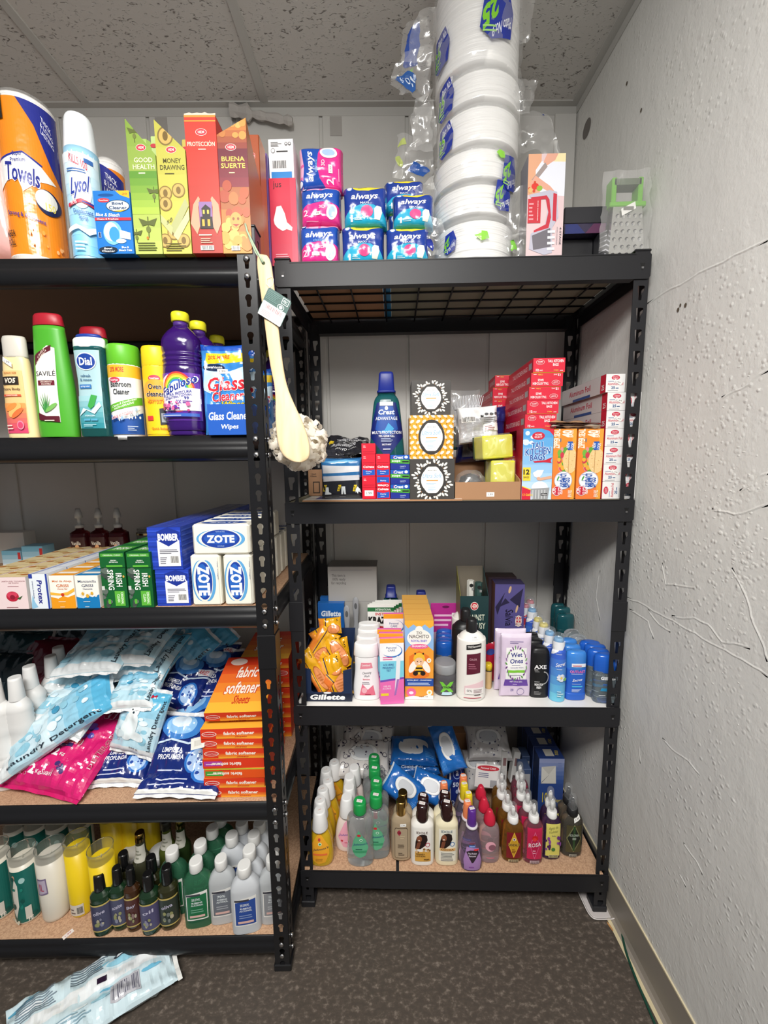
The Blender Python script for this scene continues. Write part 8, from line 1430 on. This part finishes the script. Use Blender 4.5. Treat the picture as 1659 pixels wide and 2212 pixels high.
# pink two kilo bag
es = R(0, 0, 1, 1, '#cf1f6c')+T('ESPUMIL', .22, .12, .34, .09, '#9c1f3c', 3, bold=.05, o='#e9c6d4')+T('2', .44, .13, .05, .08, '#f3eef0', bold=.05)+T('Kg', .51, .11, .06, .04, '#f3eef0')+SP(.55, .1, .72, .22, 8, .02, .035, ['#6a3f8c', '#3f2a6c', '#c8507c'], 3)+T('Suavi', .6, .12, .12, .05, '#f0d0dc', o='#a8204c')
es += T('Suavizante', .55, .46, .38, .08, '#e8485c', 3, bold=.02, sh=.3, o='#f3e3ea')+R(.42, .385, .68, .42, '#2f2a5c')+L(.44, .392, .66, .412, 1, '#d9c9e0')+T('2', .56, .32, .06, .08, '#f3eef0', bold=.05)+T('Kg', .64, .30, .06, .04, '#f3eef0')+SP(.6, .52, .8, .64, 12, .02, .04, ['#4f3f9c', '#7a4fb0', '#3a2a6c'], 5)+SP(.5, .56, .66, .68, 5, .02, .04, ['#b8305c', '#d94f7c'], 6)+R(.25, .66, .42, .72, '#20243c')+T('CLEANER', .33, .69, .14, .035, '#e9e6f0')
es += T('ESPUMIL', .55, .84, .85, .18, '#a81f48', 6, bold=.05, o='#e6c3d3')+L(.1, .27, .3, .31, 1, '#e08ab0')+P([(0, .36), (.3, .4), (.6, .37), (.6, .375), (.3, .41), (0, .37)], '#e585b4')+TR('DETERGENTE', .955, .5, .5, .04, '#a81f48', 1.1, 88, o='#e6c3d3')
bag('detergent_bag', 'large magenta ESPUMIL 2 Kg detergent bag lying foremost at the left'.replace('ESPUMIL ', ''), 'detergent bag', 150, 1652, .135, .29, .25, .075, '#cf1f6c', es, 66, -.02, 9, 3, seamc='#c81f66', wr=.006)
bag('detergent_bag', 'second magenta detergent bag, lying underneath towards the back', 'detergent bag', 228, 1500, .29, .18, .26, .07, '#c01c62', es, 40, -.2, 18, 4, seamc='#b81c5e')
# pale blue detergent bags
pb_ = R(0, 0, 1, 1, '#b9dbe8')+G(0, .35, 1, 1, '#cfe4ec', '#5aafd4', 5)+R(0, 0, 1, .1, '#dfe3e4')+SP(.1, .15, .86, .4, 16, .05, .12, ['#dfecf0', '#c9e0ea', '#8fc4d8'], 3, .5)+SP(.1, .5, .78, .9, 10, .05, .1, ['#3f93b8', '#dfeef4', '#8fc4d8'], 9, .5)+TR('Laundry Detergent', .93, .5, .8, .06, '#26303c', .7, 88)
seal = pb_+E(.42, .45, .17, .24, '#e3ecee')+E(.42, .68, .12, .12, '#eef3f3')+E(.38, .70, .018, .012, '#1f2a30')+E(.47, .70, .018, .012, '#1f2a30')+E(.425, .66, .025, .018, '#2a3a44')+E(.6, .3, .2, .07, '#e3ecee', rot=-8)+E(.25, .3, .12, .06, '#d3e2e6')+T('500 g', .6, .1, .2, .03, '#3a4a54')+T('M', .7, .95, .1, .05, '#b8203a')
DB = 'pale blue laundry detergent bags'
def pale(label, px, py, ly, w, l, t_, tilt, rz, roll, seed, items=pb_, **k): return bag('detergent_bag', label, 'detergent bag', px, py, ly, w, l, t_, '#c3d9e0', items, tilt, rz, roll, seed, DB, **k)
pale('pale blue detergent bag slanting across the bleach bottles onto the magenta bag', 128, 1560, .12, .13, .31, .055, 46, -.3, 44, 11)
pale('pale blue detergent bag, corner pointing forward above the slanting one', 178, 1505, .19, .17, .20, .05, 60, .3, 28, 12)
pale('pale blue detergent bag, third up on the left side of the heap', 195, 1450, .26, .20, .17, .05, 66, .35, 20, 13)
pale('white-bottomed detergent bag at the upper left of the heap', 225, 1400, .24, .20, .19, .05, 68, -.25, -14, 14)
pale('pale detergent bag on top of the heap, touching the shelf above', 290, 1388, .26, .22, .18, .045, 72, -.2, -8, 15)
pale('pale detergent bag tucked under the topmost ones', 310, 1418, .27, .22, .18, .045, 70, -.15, -4, 16)
pale('pale detergent bag, lower one of the flat middle pile', 300, 1452, .28, .2, .18, .045, 70, -.1, 0, 17)
pale('pale detergent bag at the back, printed text running up its side', 375, 1430, .36, .16, .30, .06, 30, -.2, 38, 18)
pale('second pale detergent bag at the back right of the heap', 420, 1410, .42, .16, .30, .06, 25, -.2, 42, 19)
pale('small folded detergent bag with a white end, above the seal bag', 300, 1488, .17, .13, .12, .05, 62, -.05, -4, 20)
pale('pale blue detergent bag with a white seal pup, hanging over the heap', 306, 1556, .13, .135, .165, .05, 22, -.1, 10, 21, seal, wr=.004)
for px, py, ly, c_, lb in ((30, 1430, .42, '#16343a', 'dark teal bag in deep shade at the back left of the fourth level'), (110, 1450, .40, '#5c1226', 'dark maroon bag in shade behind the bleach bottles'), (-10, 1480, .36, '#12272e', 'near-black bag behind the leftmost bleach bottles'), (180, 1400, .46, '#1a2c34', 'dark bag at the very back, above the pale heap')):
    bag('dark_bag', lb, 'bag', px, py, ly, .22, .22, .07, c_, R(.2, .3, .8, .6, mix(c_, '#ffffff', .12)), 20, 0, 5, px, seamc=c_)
# dark blue bags
ar = R(0, 0, 1, 1, '#15286f')+T('LIMPIEZA\nPROFUNDA', .36, .42, .42, .17, '#eef0f6', 2, bold=.04)+L(.2, .17, .6, .22, 1, '#c9d0e6')+L(.12, .1, .68, .14, 1, '#c9d0e6')+R(0, 0, 1, .045, '#e3e3e0')+E(.78, .33, .18, .2, '#2f6fc0')+E(.78, .33, .14, .165, '#a9c6ea')+SP(.68, .22, .88, .46, 12, .012, .03, ['#c83a3a', '#dfe6f4', '#2a4a9c'], 3)
ar += E(.42, .82, .34, .2, '#3f7fc8')+E(.40, .85, .24, .15, '#8fc0ea')+E(.38, .9, .16, .09, '#dcecf8')+P([(0, .56), (.3, .64), (.6, .58), (1, .7), (1, .67), (.6, .55), (.3, .61), (0, .53)], '#c9dcf0')+P([(.72, .78), (1, .84), (1, .72), (.78, .66)], '#e9ecf4')+T('ARIEL', .86, .75, .22, .08, '#c8303a', 8, bold=.04, sh=.2)
def ariel(label, px, py, ly, w, l, t_, tilt, rz, roll, seed): return bag('detergent_bag', label, 'detergent bag', px, py, ly, w, l, t_, '#182c74', ar, tilt, rz, roll, seed, 'dark blue detergent bags')
ariel('dark blue detergent bag at the very bottom front of the blue heap', 405, 1708, .07, .215, .15, .04, 78, .0, 2, 31)
ariel('dark blue LIMPIEZA PROFUNDA detergent bag with a price tag, on the bottom one'.replace('LIMPIEZA PROFUNDA ', ''), 402, 1618, .115, .175, .17, .06, 42, .05, 4, 32)
ariel('dark blue detergent bag beside the magenta one, under the seal bag', 285, 1668, .13, .15, .15, .045, 60, .1, 4, 33)
ariel('dark blue detergent bag, folded end showing, behind the tagged one', 440, 1560, .20, .17, .17, .05, 66, .2, -22, 34)
ariel('dark blue detergent bag in the middle of the blue heap, pale end forward', 430, 1535, .24, .18, .17, .045, 70, .25, -20, 35)
ariel('dark blue detergent bag left of centre in the upper blue heap', 400, 1478, .28, .15, .17, .045, 52, -.1, 12, 36)
ariel('dark blue detergent bag at the upper right of the blue heap', 470, 1462, .31, .14, .17, .045, 48, .1, 4, 37)
ariel('dark blue detergent bag, topmost with a white crimped edge', 455, 1428, .36, .15, .15, .045, 58, .1, 14, 38)
ariel('narrow dark blue detergent bag at the rear right by the softener', 528, 1458, .36, .10, .19, .04, 40, -.1, 38, 39)
ariel('dark blue detergent bag beneath the seal bag, towards the middle', 360, 1560, .22, .16, .17, .05, 50, .0, 12, 40)
a, zc = U.at(427, 1605, .03); m = MB(); m.box(-.018, .018, 0, .0006, -.013, .013, mt('#dcdad2')); deco(m, BC(.2, .2, .8, .8, '#dcdad2', '#b9b5ad'), lambda u, v, o: ((u-.5)*.036, -o, (v-.5)*.026)); o = m.build('price_tag'); tag(o, 'cream paper price tag lying on the dark blue detergent bag', 'price tag'); o.location = U.pt(a, .03, zc); o.rotation_euler = (radians(-38), radians(-14), 0)
# softener sheet boxes
fo = R(0, 0, 1, 1, '#d83a1e')+G(.25, .0, 1, .5, '#f0a030', '#e06024', 3)+E(.14, .5, .12, .26, '#e9cfc4')+E(.14, .5, .105, .2, '#c82a24')+T('PowerHouse', .14, .5, .17, .12, '#f3e3dc')+T('fabric softener', .62, .55, .5, .34, '#f3e6d8', bold=.04)+T('Sheets', .65, .2, .2, .16, '#c83a24', sh=.3)
fi = [([[(1-a, 1-b_) for a, b_ in p] for p in ps], c_) for ps, c_ in fo]
fp = R(0, 0, 1, 1, '#d83a1e')+P([(.02, .25), (.3, .25), (.34, .5), (.3, .75), (.02, .75)], '#a83a9c')+L(.05, .4, .28, .6, 1, '#e3c0dc')+fi[-1:]+fi[-2:-1]
fg = R(0, 0, 1, 1, '#e0531c')+P([(0, .85), (1, .9), (1, 1), (0, 1)], '#b8c83a')+P([(.02, .2), (.3, .2), (.34, .45), (.3, .7), (.02, .7)], '#4a9a3a')+L(.05, .35, .28, .55, 1, '#dcecc8')+fi[-1:]+fi[-2:-1]
ft_ = G(0, 0, 1, 1, '#f0b03a', '#d83a1e', 6)+T('fabric\nsoftener', .5, .55, .6, .5, '#f3e6d8', 2, bold=.05, sh=.15, o='#c83a24')+T('Sheets', .55, .2, .3, .14, '#c83a24', sh=.3)+E(.25, .9, .16, .07, '#e9cfc4')
x0, w, _ = U.span(481, 584, 1690, .03, z); w += .0; ys = [1700, 1674, 1650, 1626, 1602, 1580]
zz = z; n_ = 7; sides = [fo, fo, fg, fp, fo, fo, fo]
for i in range(7):
    hb = .0275; o = carton('softener_box', .155, hb-.001, .2, '#d83a1e', front=sides[i], right=R(0, 0, 1, 1, '#cf3a22')+P([(.55, .2), (.95, .2), (.95, .8), (.55, .8)], '#a83a9c'), top=ft_); tag(o, 'orange-red fabric softener carton, %s from the bottom of the front stack' % ORD[i].replace('front', 'first'), 'softener box', 'fabric softener cartons'); put(o, U, -.128+(.002, -.001, .001, 0, .002, -.001, 0)[i], .028, zz, (0, .01, -.01, .015, 0, -.01, .03)[i]); zz += hb
o = carton('softener_box', .15, .027, .2, '#e0602a', front=fo, top=ft_, right=R(0, 0, 1, 1, '#cf3a22')); tag(o, 'orange-red fabric softener carton tilted forward on the front stack', 'softener box'); o.location = U.pt(-.122, .042, zz+.012); o.rotation_euler = (radians(14), 0, .03)
zz += .062
for i in range(3):
    o = carton('softener_box', .15, .03, .2, '#d83a1e', front=fo if i != 1 else fi, top=ft_, right=R(0, 0, 1, 1, '#cf3a22')); tag(o, 'orange-red fabric softener carton, %s of three set further back on top' % ('bottom', 'middle', 'topmost')[i], 'softener box', 'fabric softener cartons'); put(o, U, -.108, .255, z+.165+.0315*i, .05)
for i in range(5):
    o = carton('softener_box', .15, .0315, .2, '#d83a1e', front=fo, right=R(0, 0, 1, 1, '#cf3a22')); tag(o, 'orange-red fabric softener carton in the rear stack, %s from the bottom' % ORD[i].replace('front', 'first'), 'softener box', 'fabric softener cartons'); put(o, U, -.108, .255, z+.0325*i, .02)

# ================================================================== on the floor
U = UB
m_items = R(0, 0, 1, 1, '#c9dde4')+R(0, .42, 1, .6, '#e4e8ea')+SP(.02, .62, .98, .95, 12, .04, .09, ['#8fc6da', '#dfeaee', '#5fa9c8', '#e9eef0'], 3, .5)+SP(.02, .05, .98, .4, 12, .04, .09, ['#6fb6d4', '#dfeaee', '#9fd0e0'], 7, .5)+R(.52, .47, .58, .54, '#2a1a30')+L(.05, .62, .3, .9, 8, '#7a8a98')+L(.36, .66, .6, .9, 6, '#6a7a88')+E(.66, .75, .04, .04, '#3a4450')+E(.66, .75, .025, .025, '#dfe6ea')+BC(.6, .1, .78, .36, '#b9b9c0', '#6a6a78')+L(.2, .1, .5, .3, 5, '#8aa9b8')
def fl(px, py, zz=0): r = ray(px, py); return CP+r*((zz-CAMH)/r.z)
A_, B_ = fl(285, 2075), fl(340, 2175); C_ = fl(70, 2200); 
ctr = fl(205, 2150, .03); th = thing('detergent_bag', 'crumpled pale blue detergent bag lying on the dark floor under the left unit', 'detergent bag'); m = MB(); pillow(m, .36, .17, .05, mt('#c9dde4', 'g'), px=3, q=.5, wr=.007, seed=91, N=28, items=m_items, pinch=.06); m.v = [(p[0], p[2]-.085, -p[1]) for p in m.v]; m.build('filled_bag', th)
m = MB(); vs = []
for i in range(17):
    v = i/16; y = -.088+.176*v
    for dx in (0, .010): vs.append((.178+dx-.008*sin(v*pi), y, .002*sin(v*22)+.002))
m.add(vs, [(2*i, 2*i+2, 2*i+3, 2*i+1) for i in range(16)], mt('#e6e6e2', 'g')); m.build('crimped_end', th)
th.location = (ctr.x, ctr.y, .030); th.rotation_euler = (0, 0, radians(33))
# white dish under the right post, cable, splinter
c_ = UA.pt(.895, .022, 0); t = thing('white_dish', 'small white plastic dish under the front right post of the right unit', 'dish'); m = MB(); m.loft([(0, .034, .05), (.002, .04, .058), (.009, .043, .062), (.0095, .041, .06), (.003, .037, .055)], mt('#d9d2cf', 't'), 28, 5, 1, caps=(1, 0)); m.build('dish', t); m = MB(); m.loft([(.0028, .036, .054), (.003, .035, .05)], mt('#c9c2c0', 't'), 28, 5); m.build('dish_floor', t); t.location = (c_.x+.002, c_.y+.012, .0003)
pts = [fl(1232, 1700, .0)]; cb = []
for px, py in ((1318, 1905), (1330, 1955), (1341, 2005), (1352, 2055), (1372, 2110), (1395, 2165), (1420, 2225), (1460, 2330)): cb.append(fl(px, py, .004))
cb = [Vector((XR-.033, 1.46, .004)), Vector((XR-.03, 1.3, .004)), Vector((XR-.028, 1.12, .004))]+cb
m = MB(); m.tube([Vector(p) for p in sm([tuple(p) for p in cb], 5)], .0032, mt('#1c4436'), 8); tag(m.build('cable'), 'thin dark green cable running along the floor beside the right wall', 'cable')
p = fl(1318, 2002); m = MB(); m.prism([(-.003, -.012), (.001, -.010), (.003, .002), (.001, .013), (-.002, .006)], 0, .0015, mt('#b98a58', 'x'), 'z'); o = m.build('wood_chip'); tag(o, 'tiny tan wood chip on the floor near the white dish', 'wood chip'); o.location = (p.x, p.y, .0002); o.rotation_euler = (0, 0, .3)
rn = random.Random(3)
